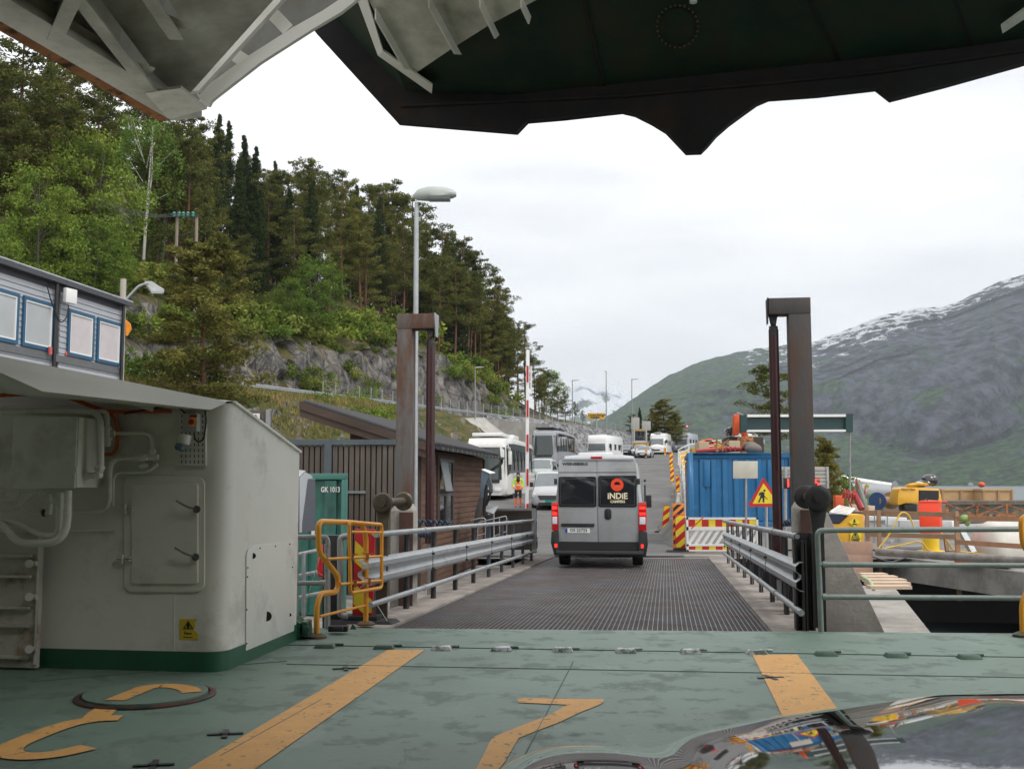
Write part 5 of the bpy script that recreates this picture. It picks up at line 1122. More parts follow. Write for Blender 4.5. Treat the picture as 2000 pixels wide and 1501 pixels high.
b = MB(); tp = W(813.5, 395, 21); bs = V((W(811, 900, 21).x, 21, -.6)); b.tube([bs, bs.lerp(tp, .985), bs.lerp(tp, .985), tp], [.062, .047, .035, .035], 14); b.build('pole', galv, sl, world=True)
lamp_head(sl, W(807, 385, 21), .86, hs=1.9)
b = MB(); p_ = W(838, 389, 20.95); b.b2(p_+V((0, -.12, -.02)), p_+V((.42, .14, .04))); b.build('lens', mat('lamp_lens', (.10, .12, .11), .15), sl, world=True)
# ---------------- mooring arm, steel box, small rails ----------------
cq = lambda x, y, Y: W(x/7.507+920, y/7.507+880, Y)
ma = thing('loading_arm', 'slanting dark steel arm with hooded grey head standing by the shed corner', 'steel arm', cq(20, 1350, 26))
b = MB(); b.prism([cq(0, 1330, 26), cq(45, 1330, 26), cq(165, 880, 26), cq(185, 690, 26), cq(112, 680, 26), cq(60, 900, 26)], VD*.15); b.build('strut', mat('strut_grey', (.07, .072, .07), .45, .3, .3, 3, dirt=(.12, .10, .08), damt=.5), ma, world=True, bevel=.01)
b = MB(); b.prism([cq(128, 620, 26), cq(155, 280, 26), cq(270, 335, 26), cq(190, 560, 26), cq(165, 680, 26), cq(140, 675, 26)], VD*.3); b.build('head_cover', mat('blue_grey_metal', (.20, .27, .33), .3, .5, .15, 2), ma, world=True, bevel=.01)
b = MB(); b.prism([cq(155, 280, 25.95), cq(200, 275, 26.1), cq(355, 328, 26.1), cq(270, 335, 25.95)], (0, 0, .02)); b.build('hood', whm, ma, world=True)
b = MB(); b.prism([cq(262, 370, 26), cq(300, 500, 26), cq(300, 590, 26), cq(268, 600, 26), cq(235, 450, 26)], VD*.2); b.build('hook', fstl, ma, world=True)
b = MB(); b.tube(fillet([cq(285, 600, 26), cq(270, 700, 26), cq(190, 830, 26), cq(210, 950, 26)], .2), .03, 8); b.tube(fillet([cq(230, 500, 26), cq(200, 700, 26), cq(190, 950, 26)], .2), .03, 8); b.build('hose', black, ma, world=True)
b = MB(); b.b2(cq(195, 1300, 26.4), cq(330, 930, 27)); b.build('base_block', black, ma, world=True, bevel=.03)
b = MB(); b.prism([cq(200, 900, 26.6), cq(330, 940, 26.4), cq(400, 825, 27.2), cq(230, 815, 27.6)], (0, 0, .03)); tag(b.build('metal_cover', galv), 'light sheet metal cover between the slanting arm and the brown steel box', 'cover')
bx = thing('steel_box', 'brown-grey sheet steel box wall at the far left end of the ramp', 'steel box', cq(600, 1400, 27.3))
b = MB(); b.prism([cq(345, 868, 27.6), cq(930, 862, 27.2), cq(930, 1450, 27.2), cq(345, 1450, 27.6)], VD*.5); b.build('panel', mat('brown_sheet', (.115, .095, .08), .5, .2, .12, 2, dirt=(.16, .14, .12), damt=.5), bx, world=True)
b = MB(); b.beam(cq(340, 862, 27.5), cq(940, 858, 27.1), .1, .05); b.beam(cq(922, 870, 27.1), cq(922, 1450, 27.1), .1, .08, VD); b.build('frame', galv, bx, world=True)
sr = thing('small_railing', 'thin galvanised tube railing slanting beside the dark arm', 'railing', cq(300, 1300, 25))
for pts in (((90, 1330), (100, 1050), (510, 955), (522, 990), (522, 1290)), ((340, 1250), (520, 1180)), ((415, 980), (420, 1280)), ((0, 1020), (130, 985), (210, 985), (210, 1300)), ((90, 1240), (200, 1215))):
    b = MB(); b.tube(fillet([cq(x, y, 25) for x, y in pts], .08), .014, 8); b.build('tube', galv, sr, world=True)
# barrier boom
bm_ = thing('barrier_boom', 'raised red and white striped barrier boom beside the white coach', 'barrier', W(1031, 1000, 35))
zz0 = W(1031, 1000, 35).z; Pb = W(1031, 683, 35); Pa = V((Pb.x-.05, 35, -.45))
b = MB(); b.beam(Pa, Pb, .11, .05, VD); b.build('arm', white, bm_, world=True, bevel=.01)
for y0, y1 in ((714, 746), (781, 814), (848, 881), (915, 948), (983, 1002)):
    b = MB(); c0 = W(1030.5, y0, 34.96); c1 = W(1030.5, y1, 34.96); b.beam(c0, c1, .06, .06, VD); b.build('red_band', redm, bm_, world=True)
b = MB(); b.beam(W(1037.5, 715, 35), W(1037.5, 768, 35), .05, .04, VD); b.build('support_strip', white, bm_, world=True)
b = MB(); b.b2(Pa+V((-.2, -.2, -.05)), Pa+V((.2, .2, .9))); b.build('motor_housing', galv, bm_, world=True, bevel=.02)
# ---------------- vehicles ----------------
class Body:
    """lofted vehicle body. sections: (y, half_width, z0, z_waist, z_top, half_width_top); front of the vehicle at -y"""
    def __init__(s, sec, rnd=.10): s.sec = sec; s.r = rnd
    def prof(s, c):
        y, hw, z0, zw, zt_, ht = c; r = min(s.r, (zt_-zw)*.45+.02)
        return [(0, y, z0), (hw*.86, y, z0), (hw*.98, y, z0+.1), (hw, y, lerp(z0, zw, .55)), (hw*.985, y, zw), (lerp(hw*.985, ht, .85), y, lerp(zw, zt_, .85)-r*.3), (ht-r*.6, y, zt_-r*.18), (ht*.6, y, zt_), (0, y, zt_+.01)]
    def at(s, u, v, side=1, off=0):
        i = min(len(s.sec)-2, max(0, int(u))); f = u-i; A = s.prof(s.sec[i]); B = s.prof(s.sec[i+1]); j = min(len(A)-2, int(v)); g = v-j
        p = V(A[j]).lerp(V(A[j+1]), g).lerp(V(B[j]).lerp(V(B[j+1]), g), f)
        if off:
            du = V(B[j])-V(A[j]); dv = V(A[j+1])-V(A[j]); n = du.cross(dv)
            if n.length < 1e-6: n = V((1, 0, 0))
            n.normalize()
            if n.x < 0 and abs(n.x) > .3 or (abs(n.x) <= .3 and n.z < 0): n = -n
            if abs(n.x) <= .3 and abs(n.z) < .3 and n.y > 0: n = -n
            p = p+n*off
        p.x *= side; return p
    def shell(s):
        b = MB(); n = len(s.prof(s.sec[0])); k = 2*n-2; vs = []
        for c in s.sec:
            P = s.prof(c); vs += [V(p) for p in P]+[V((-p[0], p[1], p[2])) for p in reversed(P[1:-1])]
        fs = [(i*k+j, i*k+(j+1) % k, (i+1)*k+(j+1) % k, (i+1)*k+j) for i in range(len(s.sec)-1) for j in range(k)]
        fs += [tuple(range(k)), tuple((len(s.sec)-1)*k+j for j in reversed(range(k)))]
        return b.add(vs, fs)
    def patch(s, b, u0, u1, v0, v1, side=1, off=.012, n=4):
        return b.grid(lambda a, c: s.at(lerp(u0, u1, a), lerp(v0, v1, c), side, off), max(n, int((u1-u0)*3)), max(2, int((v1-v0)*2)))
def wheel(parent, x, y, r, w_=.2, side=1):
    b = MB(); b.lathe([(r*.62, -w_/2), (r*.95, -w_/2), (r, -w_*.35), (r, w_*.35), (r*.95, w_/2), (r*.62, w_/2)], (x, y, r), (1, 0, 0), 24); o = b.build('wheel', rubber, parent)
    b = MB(); b.lathe([(r*.1, -w_*.42), (r*.58, -w_*.42), (r*.6, w_*.42), (r*.1, w_*.42)], (x+side*.02, y, r), (1, 0, 0), 14); b.build('rim', galv2, o); return o
lampw = mat('headlamp_clear', (.75, .77, .8), .1, 0, .1, 20, coat=1)
lampr = mat('tail_lamp_red', (.55, .008, .012), .15, 0, .1, 10, coat=1)
redglow = mat('glowing_lamp_and_reflector_red', (1, .03, .02), .3, emit=1.2, var=.02)
def place(o, px, Y, rz_, z=None, zoff=0):
    x = (px-1000)/F*Y*1.0; o.location = (x, Y, (ground_z(x, Y) if z is None else z)+zoff); o.rotation_euler = (0, 0, rz_); return o
# ---- main grey campervan ----
vy = RF(0, 12.55, 0).y; vgx = (1169.5-1000)/F*24.0; vg = RV(1169.5, 1108, 12.6)[0]
VR = -radians(7.2)
van = thing('camper_van', 'silver-grey high-roof camper van seen from behind at the far end of the ramp', 'camper van', RF(vg, 12.6, rz(12.6)), VR)
grey = mat('van_grey_paint', (.35, .365, .375), .3, .1, .04, 2, coat=.6, dirt=(.27, .265, .25), damt=.5, dscale=1.2, dthr=.55)
def q1(cx, cy): return ((cx/4.289+900-1169.5)/89.8, (1108-(cy/4.289+780))/89.8)
sec = [(0, .97, .42, 1.25, 2.40, .80), (.05, 1.015, .36, 1.25, 2.46, .84), (.3, 1.02, .33, 1.25, 2.53, .88), (3.6, 1.025, .33, 1.25, 2.53, .88), (4.3, 1.02, .33, 1.22, 2.40, .86), (5.1, .98, .33, 1.18, 1.35, .85), (5.75, .90, .33, 1.0, 1.1, .75), (5.98, .70, .38, .85, .9, .6)]
B_ = Body(sec, .16); B_.shell().build('body', grey, van, bevel=0, smooth=40)
bw = MB()
for s_ in (1, -1):
    b = MB(); B_.patch(b, 3.25, 3.98, 4.15, 4.85, s_); b.build('side_window', glass, van, normals=False)
b = MB(); B_.patch(b, 4.05, 4.9, 5.2, 8, 1); B_.patch(b, 4.05, 4.9, 5.2, 8, -1); b.build('windscreen', glass, van, normals=False)
def face(pts, y=-.012, t=.014):
    b = MB(); b.prism([(x, y, z) for x, z in (q1(*p) for p in pts)], (0, t, 0)); return b
def rr_pts(x0, y0, x1, y1, r, n=3):
    P = []
    for cx, cy, a0 in ((x1-r, y0+r, -90), (x1-r, y1-r, 0), (x0+r, y1-r, 90), (x0+r, y0+r, 180)):
        P += [(cx+r*cos(radians(a0+90*k/n)), cy+r*sin(radians(a0+90*k/n))) for k in range(n+1)]
    return P
dl = face([(815, 478), (1143, 476), (1150, 1250), (815, 1250), (808, 900), (808, 620)], -.022, .03).build('rear_door', grey, van, bevel=.006)
drr = face([(1149, 476), (1478, 478), (1492, 620), (1500, 900), (1500, 1250), (1156, 1250)], -.022, .03).build('rear_door', grey, van, bevel=.006)
b = face([(810, 583), (1486, 583), (1488, 589), (808, 589)], -.026, .005); b.build('door_crease', mat('seam_dark', (.06, .06, .065), .6), dl)
for P in ((812, 622, 1141, 884), (1156, 614, 1487, 884)):
    d_ = dl if P[0] < 900 else drr
    face(rr_pts(*P, 16), -.036, .016).build('rear_window', glass, d_, bevel=.003)
    b = MB(); c = rr_pts(P[0]+14, P[1]+18, P[2]-16, P[3]-14, 14); i_ = rr_pts(P[0]+19, P[1]+23, P[2]-21, P[3]-19, 12); vs = [V((q1(*p)[0], -.0385, q1(*p)[1])) for p in c+i_]; n = len(c)
    b.add(vs, [(k, (k+1) % n, (k+1) % n+n, k+n) for k in range(n)]); b.build('window_rim', mat('window_rim_black', (.05, .05, .05), .4), d_, normals=False)
face([(812, 1180), (1150, 1182), (1156, 1182), (1500, 1180), (1500, 1252), (812, 1252)], -.030, .012).build('lower_trim', black, van)
face([(752, 1092), (812, 1092), (815, 1255), (1500, 1255), (1502, 1092), (1572, 1092), (1578, 1200), (1560, 1300), (775, 1300), (745, 1190)], -.09, .16).build('bumper', black, van, bevel=.02)
face([(790, 1258), (1540, 1258), (1540, 1285), (790, 1285)], -.12, .05).build('bumper_step', mat('bumper_grey_plastic', (.045, .045, .048), .55), van, bevel=.01)
for x0, x1, s_ in ((750, 808, -1), (1500, 1568, 1)):
    tl = face([(x0, 845), (x1, 838), (x1, 1088), (x0+2*(s_ < 0), 1086)], -.045, .10).build('tail_lamp', lampr, van, bevel=.012)
    for y0, y1, m_ in ((880, 905, redglow), (930, 955, redglow), (968, 1030, lampw)):
        face([(x0+9, y0), (x1-9, y0), (x1-9, y1), (x0+9, y1)], -.056, .014).build('lamp_segment', m_, tl, bevel=.003)
    xx = 790 if s_ < 0 else 1530
    face([(xx-11, 1200), (xx+11, 1200), (xx+11, 1230), (xx-11, 1230)], -.10, .015).build('reflector', redglow, van)  # glow put into the bumper reflectors, which hold no lamp
    hx = 788 if s_ < 0 else 1504
    for y0 in (665, ): face([(hx-14, y0-25), (hx+12, y0-25), (hx+12, y0+25), (hx-14, y0+25)], -.05, .05).build('door_hinge', darksteel, van, bevel=.006)
face([(1090, 448), (1196, 448), (1190, 469), (1096, 469)], -.05, .1).build('brake_light', lampr, van, bevel=.01)
face(rr_pts(1208, 898, 1268, 992, 24, 4), -.034, .02).build('handle_recess', black, drr, bevel=.004); face(rr_pts(1228, 906, 1248, 980, 9, 3), -.05, .02).build('handle_grip', black, drr, bevel=.004)
face([(835, 1025), (1122, 1025), (1120, 1052), (838, 1052)], -.055, .03).build('plate_lamp_bar', black, dl, bevel=.006)
pl_ = face([(868, 1065), (1082, 1065), (1082, 1106), (868, 1106)], -.034, .012).build('number_plate', white, dl)
face([(870, 1067), (888, 1067), (888, 1104), (870, 1104)], -.037, .004).build('plate_band', mat('plate_blue', (.01, .06, .35), .4), dl)
TX = lambda cx, cy, y: frame((q1(cx, cy)[0], y, q1(cx, cy)[1]), (1, 0, 0), (0, 0, 1))
text('DS 22723', .094, 'plate_lettering', blk, dl, TX(986, 1085, -.0365), .002, sx=1.02, bold=.0015)
text('WEINSBERG', .085, 'lettering', mat('lettering_charcoal', (.03, .03, .035), .4), dl, TX(957, 514, -.0245), .003, sx=1.25, bold=.0035)
cream = mat('lettering_cream', (.78, .70, .48), .5, var=.02)
text('iNDiE', .185, 'lettering', cream, drr, TX(1322, 791, -.0385), .003, sx=.98, bold=.006)
text('CAMPERS', .078, 'lettering', cream, drr, TX(1323, 838, -.0385), .003, sx=1.0, bold=.003)
b = MB(); cx_, cz_ = q1(1320, 693); n = 32; vs = [V((cx_+r_*cos(2*pi*k/n), -.0385, cz_+r_*sin(2*pi*k/n))) for r_ in (.142, .07) for k in range(n)]
b.add(vs, [(k, (k+1) % n, (k+1) % n+n, k+n) for k in range(n)]); 
b.add([V((cx_+.072*cos(pi*k/12+pi), -.0386, cz_-.0+.072*sin(pi*k/12+pi))) for k in range(13)], [tuple(range(13))]); b.add([V((cx_+.045*x, -.0387, cz_+z)) for x, z in ((-1, .0), (1, .0), (1, -.01), (-1, -.01))], [(0, 1, 2, 3)]); b.build('emblem', mat('emblem_orange', (.85, .07, .02), .5, var=.02), drr, normals=False)
for x_ in (-.83, .86):
    wheel(van, x_, .95, .345, .24, 1 if x_ > 0 else -1); wheel(van, x_, 4.95, .345, .24, 1 if x_ > 0 else -1)
b = MB(); b.b2((-.6, .1, .28), (.7, 3, .42)); b.cyl((.45, -.02, .3), (.45, .5, .3), .03); b.build('underbody', black, van)
for z_, s_ in ((1.55, 1), (1.55, -1)):
    b = MB(); b.b2((s_*1.05, 4.55, 1.25), (s_*1.2, 4.7, 1.58)); b.cyl((s_*1.0, 4.62, 1.4), (s_*1.1, 4.62, 1.4), .03); b.build('mirror', black, van, bevel=.03)
b = MB(); b.b2((-.52, 1.1, 2.53), (.3, 1.9, 2.61)); b.build('roof_hatch', white, van, bevel=.03)
b = MB(); b.b2((-.8, -.04, 2.39), (.8, .12, 2.45)); b.build('roof_spoiler_edge', grey, van, bevel=.02)
b = MB(); b.cyl((1.035, 2.2, 1.95), (1.035, 5.0-1.8, 1.95), .03); b.b2((1.02, 1.2, 1.35), (1.055, 2.0, 1.85)); b.build('side_trim', black, van)
# ---- coaches ----
def coach(name, label, sec, body_m, roof_dark, px, Y, rz_, side_text):
    c = thing(name, label, 'coach', (0, 0, 0), 0, 'coaches queuing on the left of the road')
    B = Body(sec, .2); B.shell().build('body', body_m, c, smooth=40)
    b = MB(); b.grid(lambda a, d: V((lerp(-1.09, 1.09, a), -.10+.10*(abs(2*a-1)**6)+.02*d, lerp(1.15, 2.98, d))), 12, 4); b.build('windscreen', mat('coach_windscreen', (.045, .06, .06), .07, coat=.5), c, smooth=180, normals=False)
    b = MB(); b.grid(lambda a, d: V((lerp(-.8, .8, a), -.105, lerp(.98, 1.17, d))), 8, 1); b.build('front_panel', black, c, normals=False)
    for s_ in (1, -1):
        b = MB(); B.patch(b, 1.1, len(sec)-1.6, 4.05, 5.1, s_, .015, 12); b.build('side_windows', glass, c, normals=False)
        b = MB(); 
        for k in range(7): b.b2((s_*1.245, .9+k*1.55, 1.7), (s_*1.285, .98+k*1.55, 2.9))
        b.build('window_posts', black, c)
        b = MB(); b.prism(rr_(s_*.72, .62, .22), (0, -.04, 0)); b.build('headlamp', lampw, c, bevel=.01)
        m_ = MB(); m_.b2((s_*1.32, -.25, 2.0), (s_*1.5, -.08, 2.75)); m_.tube([(s_*1.15, 0, 2.95), (s_*1.4, -.2, 2.95), (s_*1.4, -.18, 2.6)], .035, 6); m_.build('mirror', body_m, c, bevel=.04)
        for y_ in (2.3, 9.0): wheel(c, s_*1.1, y_, .5, .3, s_)
    b = MB(); b.prism([(-.45, -.12, .62), (.45, -.12, .62), (.38, -.12, .42), (-.38, -.12, .42)], (0, .04, 0)); b.build('grille', black, c)
    b = MB(); b.b2((-.26, -.15, .30), (.26, -.12, .41)); b.build('number_plate', white, c)
    if roof_dark: b = MB(); b.b2((-.9, .5, 3.62), (.9, 3.2, 3.82)); b.b2((-1.0, 4, 3.6), (1.0, 6.2, 3.85)); b.build('roof_units', black if roof_dark == 1 else white, c, bevel=.08)
    if side_text: text('Tore Fosser', .62, 'side_lettering', mat('lettering_grey', (.35, .33, .33), .5), c, Matrix.Translation((1.285, 3.6, 1.35)) @ frame((0, 0, 0), (0, 1, 0), (0, 0, 1)), .004, sx=1.25, shear=.3)
    return place(c, px, Y, rz_)
def rr_(x, z, w_): return [(x-w_, -.10, z-.1), (x+w_*.8, -.10, z-.1), (x+w_, -.10, z+.08), (x-w_*.7, -.10, z+.1)]
csec = [(-.06, 1.02, .3, 1.1, 3.05, .98), (.08, 1.22, .27, 1.25, 3.3, 1.12), (.5, 1.27, .25, 1.42, 3.52, 1.17), (3, 1.275, .25, 1.5, 3.6, 1.18), (8, 1.275, .25, 1.6, 3.6, 1.18), (11.8, 1.27, .25, 1.6, 3.55, 1.17), (12.2, 1.2, .35, 1.4, 3.4, 1.1)]
coachw = mat('coach_white_paint', (.72, .72, .69), .3, 0, .04, 2, coat=.5, dirt=(.5, .48, .45), damt=.4, dscale=.8)
coach('white_coach', 'white coach with big dark windscreen and side lettering standing by the shed', csec, coachw, 2, 949, 60.5, -radians(8.5), True)
coach('black_front_coach', 'dark-fronted coach with black roof units standing behind the white coach', csec, mat('coach_silver_paint', (.30, .31, .33), .3, .2, .08, 1), 1, 1062, 101, -radians(12), False)
# ---- cars ----
def car(name, label, cat, kind, pm, px, Y, rz_, z=None, group=None, zoff=0, extra=None):
    c = thing(name, label, cat, (0, 0, 0), 0, group)
    if kind == 'van': sec = [(0, .72, .3, .72, .85, .66), (.12, .88, .25, .85, 1.0, .8), (.75, .95, .24, 1.02, 1.15, .82), (1.75, .96, .24, 1.08, 1.86, .78), (2.2, .96, .24, 1.1, 1.92, .78), (4.8, .95, .24, 1.1, 1.9, .78), (4.95, .9, .3, 1.05, 1.8, .74)]; w4 = (.95, 3.9); ws = 2; L_, sw = 4.95, (2.25, 4.9)
    else: sec = [(0, .68, .3, .6, .68, .6), (.12, .82, .22, .66, .76, .74), (1.15, .89, .2, .82, .94, .72), (1.95, .9, .2, .88, 1.42, .62), (2.6, .9, .2, .9, 1.47, .6), (3.6, .89, .2, .9, 1.4, .58), (4.25, .86, .22, .88, 1.0, .62), (4.45, .8, .3, .8, .9, .6)]; w4 = (.8, 3.55); ws = 2; L_, sw = 4.45, (2.25, 5.6)
    B = Body(sec, .08); B.shell().build('body', pm, c, smooth=50)
    b = MB(); B.patch(b, ws+.08, ws+.92, 5.15, 8, 1); B.patch(b, ws+.08, ws+.92, 5.15, 8, -1); b.build('windscreen', mat('pale_windscreen', (.13, .15, .16), .08, coat=.6), c, normals=False)
    for s_ in (1, -1):
        b = MB(); B.patch(b, sw[0]+.2, sw[1]-.1, 4.1, 4.95, s_); b.build('side_windows', glass, c, normals=False)
        b = MB(); B.patch(b, .25, 1.45 if kind == 'van' else 1.25, 3.45, 4.3, s_, .02); b.build('headlamp', lampw, c, normals=False)
        b = MB(); b.b2((s_*.95, 1.7, .98 if kind != 'van' else 1.15), (s_*1.12, 1.8, 1.14 if kind != 'van' else 1.38)); b.build('mirror', black, c, bevel=.03)
        b = MB(); zq_ = .74 if kind == 'van' else .58; b.prism([(s_*.52, .0, zq_), (s_*.8, .03, zq_+.02), (s_*.84, .06, zq_+.17), (s_*.6, .02, zq_+.1)], (0, .08, 0)); b.build('headlamp', lampw, c)
        for y_ in w4: wheel(c, s_*.84, y_, .32, .2, s_)
    b = MB(); g0, g1 = (.52, .74) if kind == 'van' else (.42, .58); b.prism([(-.5, -.03, g0), (.5, -.03, g0), (.62, -.0, g1), (-.62, -.0, g1)], (0, .05, 0)); b.prism([(-.6, -.02, .26), (.6, -.02, .26), (.55, -.02, .40), (-.55, -.02, .40)], (0, .05, 0)); b.build('grille', black, c)
    b = MB(); b.b2((-.25, -.06, .40), (.25, -.03, .51)); b.build('number_plate', extra or white, c)
    return place(c, px, Y, rz_, z, zoff=zoff)
silver = mat('silver_paint', (.48, .49, .50), .28, .3, .04, 2, coat=.6); whitep = mat('white_vehicle_paint', (.74, .74, .73), .3, 0, .04, 2, coat=.4)
mv = car('silver_minivan', 'silver minivan with green number plate beside the striped barrier boom', 'minivan', 'van', silver, 1074, 52.5, -radians(5), extra=mat('plate_green', (.01, .30, .22), .4))
text('DN 67194', .10, 'plate_lettering', mat('plate_dark', (.01, .05, .05)), mv, frame((0, -.063, .455), (1, 0, 0), (0, 0, 1)), .002)
car('silver_car', 'silver car at the front of the oncoming line behind the grey van', 'car', 'car', silver, 1254, 124, -radians(14), group='cars in the oncoming line')
car('silver_car', 'second silver car just behind the first in the oncoming line', 'car', 'car', mat('pale_silver_paint', (.55, .56, .57), .28, .2, coat=.5), 1246, 131, -radians(14), group='cars in the oncoming line')
car('dark_car', 'dark car partly hidden between the motorhome and the silver cars', 'car', 'car', carp, 1222, 135, -radians(14))
car('white_suv', 'white car driving side-on along the upper road behind the stone wall', 'car', 'van', whitep, 1222, 170, radians(-75), z=8.35)
car('white_estate_car', 'white car on the road above the orange excavator', 'car', 'car', whitep, 1412, 118, radians(-80), z=5.6)
car('pale_van', 'pale van between the white coach and the silver minivan, mostly hidden', 'van', 'van', mat('pale_green_grey_paint', (.38, .42, .40), .3, coat=.4), 1050, 74, -radians(8))
def motorhome(name, label, px, Y, rz_, alcove, body_m=None, L=6.8):
    c = thing(name, label, 'motorhome', (0, 0, 0), 0, 'motorhomes in the oncoming line'); pm = body_m or whitep
    if alcove:
        sec = [(-.1, .95, .35, 1.15, 2.3, .9), (.0, 1.1, .3, 1.25, 2.6, 1.02), (.3, 1.14, .3, 1.3, 2.85, 1.08), (L-.2, 1.14, .3, 1.3, 2.9, 1.08), (L, 1.1, .35, 1.3, 2.75, 1.05)]
        B = Body(sec, .12); B.shell().build('body', pm, c, smooth=40); ws_ = [(-.95, -.125, 1.2), (.95, -.125, 1.2), (.88, -.06, 2.05), (-.88, -.06, 2.05)]
    else:
        sec = [(0, .7, .3, .75, .9, .6), (.15, .9, .25, .95, 1.1, .75), (.8, .98, .25, 1.1, 1.25, .82), (1.5, 1.0, .28, 1.2, 2.15, .86), (1.62, 1.08, .3, 1.3, 2.6, 1.0), (2.4, 1.14, .3, 1.3, 2.9, 1.08), (L-.2, 1.14, .3, 1.3, 2.9, 1.08), (L, 1.1, .35, 1.3, 2.75, 1.05)]
        B = Body(sec, .12); B.shell().build('body', pm, c, smooth=40); ws_ = [(-.86, .83, 1.22), (.86, .83, 1.22), (.80, 1.42, 2.1), (-.80, 1.42, 2.1)]
    b = MB(); b.prism(ws_, (0, -.03, .02)); b.build('windscreen', mat('pale_windscreen', (.13, .15, .16)), c)
    for s_ in (1, -1):
        for y_, w_ in (((1.1, .6),) if alcove else ((1.25, .45),))+((2.9, .75), (4.6, .9)):
            b = MB(); zz_ = 1.35 if y_ > 2 else 1.25; b.b2((s_*1.0, y_, zz_), (s_*(1.155 if (y_ > 2 or alcove) else 1.04), y_+w_, zz_+.62)); b.build('side_window', glass, c, bevel=.02)
        b = MB(); b.b2((s_*1.12, 5.7, 1.2), (s_*1.155, 6.2, 2.0)); b.build('service_hatch', mat('decal_grey', (.25, .25, .27), .5), c)
        b = MB(); b.b2((s_*.55, -.13 if alcove else .0, .75), (s_*.85, .1, .95)); b.build('headlamp', lampw, c, bevel=.02)
        b = MB(); b.b2((s_*1.15, .7, 1.5), (s_*1.35, .85, 1.95)); b.build('mirror', black, c, bevel=.03)
        for y_ in (.95, 4.9): wheel(c, s_*.98, y_, .34, .22, s_)
    b = MB(); b.b2((-.5, -.14 if alcove else -.03, .5), (.5, .05, .68)); b.build('grille', black, c)
    b = MB(); b.b2((-.45, 1.9, 2.88), (.35, 2.6, 3.02)); b.b2((-.4, 4.2, 2.88), (.3, 4.8, 3.02)); b.build('roof_hatch', mat('hatch_grey', (.45, .45, .45), .4), c, bevel=.04)
    return place(c, px, Y, rz_)
motorhome('white_motorhome', 'white motorhome with upright front just above the roof of the grey van', 1166, 113, -radians(20), True)
motorhome('white_camper', 'white semi-integrated camper farther right on the climbing road', 1281, 141, -radians(16), False)
motorhome('grey_motorhome', 'pale grey motorhome behind the white camper at the bend', 1330, 157, -radians(22), True, mat('grey_blue_body', (.36, .39, .42), .35, coat=.4))
# road roller
yr = mat('machine_yellow', (.68, .36, .04), .45, 0, .1, 3, dirt=(.3, .18, .05), damt=.5, dscale=2)
rl = thing('road_roller', 'yellow road roller with black cab parked below the grey sign backs', 'road roller')
b = MB(); b.lathe([(.55, -1.0), (.75, -1.0), (.75, 1.0), (.55, 1.0)], (0, -1.2, .75), (1, 0, 0), 28); b.build('drum', galv2, rl)
b = MB(); b.b2((-1.15, -2.1, .7), (1.15, -1.95, 1.1)); b.b2((-1.15, -2.1, .8), (-1.02, -.3, 1.1)); b.b2((1.02, -2.1, .8), (1.15, -.3, 1.1)); b.build('drum_frame', yr, rl, bevel=.03)
b = MB(); b.b2((-.8, .3, .8), (.8, 3.2, 1.9)); b.build('engine_hood', yr, rl, bevel=.1)
b = MB(); b.b2((-.72, -.6, 1.1), (.72, .6, 2.75)); b.build('cab', glass, rl, bevel=.04)
b = MB(); b.b2((-.85, -.7, 2.75), (.85, .75, 2.92)); [b.b2((x_-.05, y_-.05, 1.1), (x_+.05, y_+.05, 2.75)) for x_ in (-.72, .72) for y_ in (-.6, .6)]; b.build('cab_frame', yr, rl, bevel=.01)
for s_ in (-1, 1): wheel(rl, s_*.85, 2.0, .7, .45, s_)
place(rl, 1250, 143, -radians(8), zoff=.3)
# person
skin = mat('skin', (.50, .30, .22), .6, var=.05); hv = mat('hi_vis_yellow', (.50, .78, .06), .7, var=.08); ho = mat('hi_vis_orange', (.95, .16, .03), .7, var=.08); hairm = mat('dark_hair', (.02, .015, .012), .7); navy = mat('dark_trousers', (.02, .02, .025), .8); refl = mat('reflective_tape', (.6, .6, .58), .4)
per = thing('person', 'person in yellow and orange hi-vis jacket and dark scarf standing by the white coach', 'person')
def skinned(name, verts, edges, m, parent, sub=2):
    me = bpy.data.meshes.new(name); me.from_pydata([v[:3] for v in verts], edges, []); o = bpy.data.objects.new(name, me); COL.objects.link(o)
    md = o.modifiers.new('s', 'SKIN'); 
    for i, v in enumerate(verts): r_ = v[3]; me.skin_vertices[0].data[i].radius = (r_, v[4] if len(v) > 4 else r_)
    me.skin_vertices[0].data[0].use_root = True; s2 = o.modifiers.new('u', 'SUBSURF'); s2.levels = s2.render_levels = sub
    dg = bpy.context.evaluated_depsgraph_get(); me2 = bpy.data.meshes.new_from_object(o.evaluated_get(dg)); bpy.data.objects.remove(o)
    me2.materials.clear()
    for x in (m if isinstance(m, list) else [m]): me2.materials.append(x)
    me2.polygons.foreach_set('use_smooth', [True]*len(me2.polygons)); o = bpy.data.objects.new(name, me2); COL.objects.link(o); o.parent = parent; return o
bv = [(0, 0, .93, .15, .11), (0, 0, 1.1, .15, .11), (0, .0, 1.3, .18, .12), (0, 0, 1.43, .12, .09), (0, 0, 1.5, .055), (0, -.01, 1.58, .075, .09), (0, -.01, 1.68, .075, .09),
      (.10, 0, .86, .10, .10), (.11, -.01, .5, .07), (.11, .02, .1, .05), (.12, -.08, .04, .045, .03), (-.10, 0, .86, .10, .10), (-.12, -.01, .5, .07), (-.12, .02, .1, .05), (-.13, -.08, .04, .045, .03),
      (.19, 0, 1.40, .065), (.25, .01, 1.15, .055), (.20, -.10, .95, .045), (.12, -.17, .95, .035), (-.19, 0, 1.40, .065), (-.26, .01, 1.15, .055), (-.21, -.10, .96, .045), (-.10, -.18, .95, .035)]
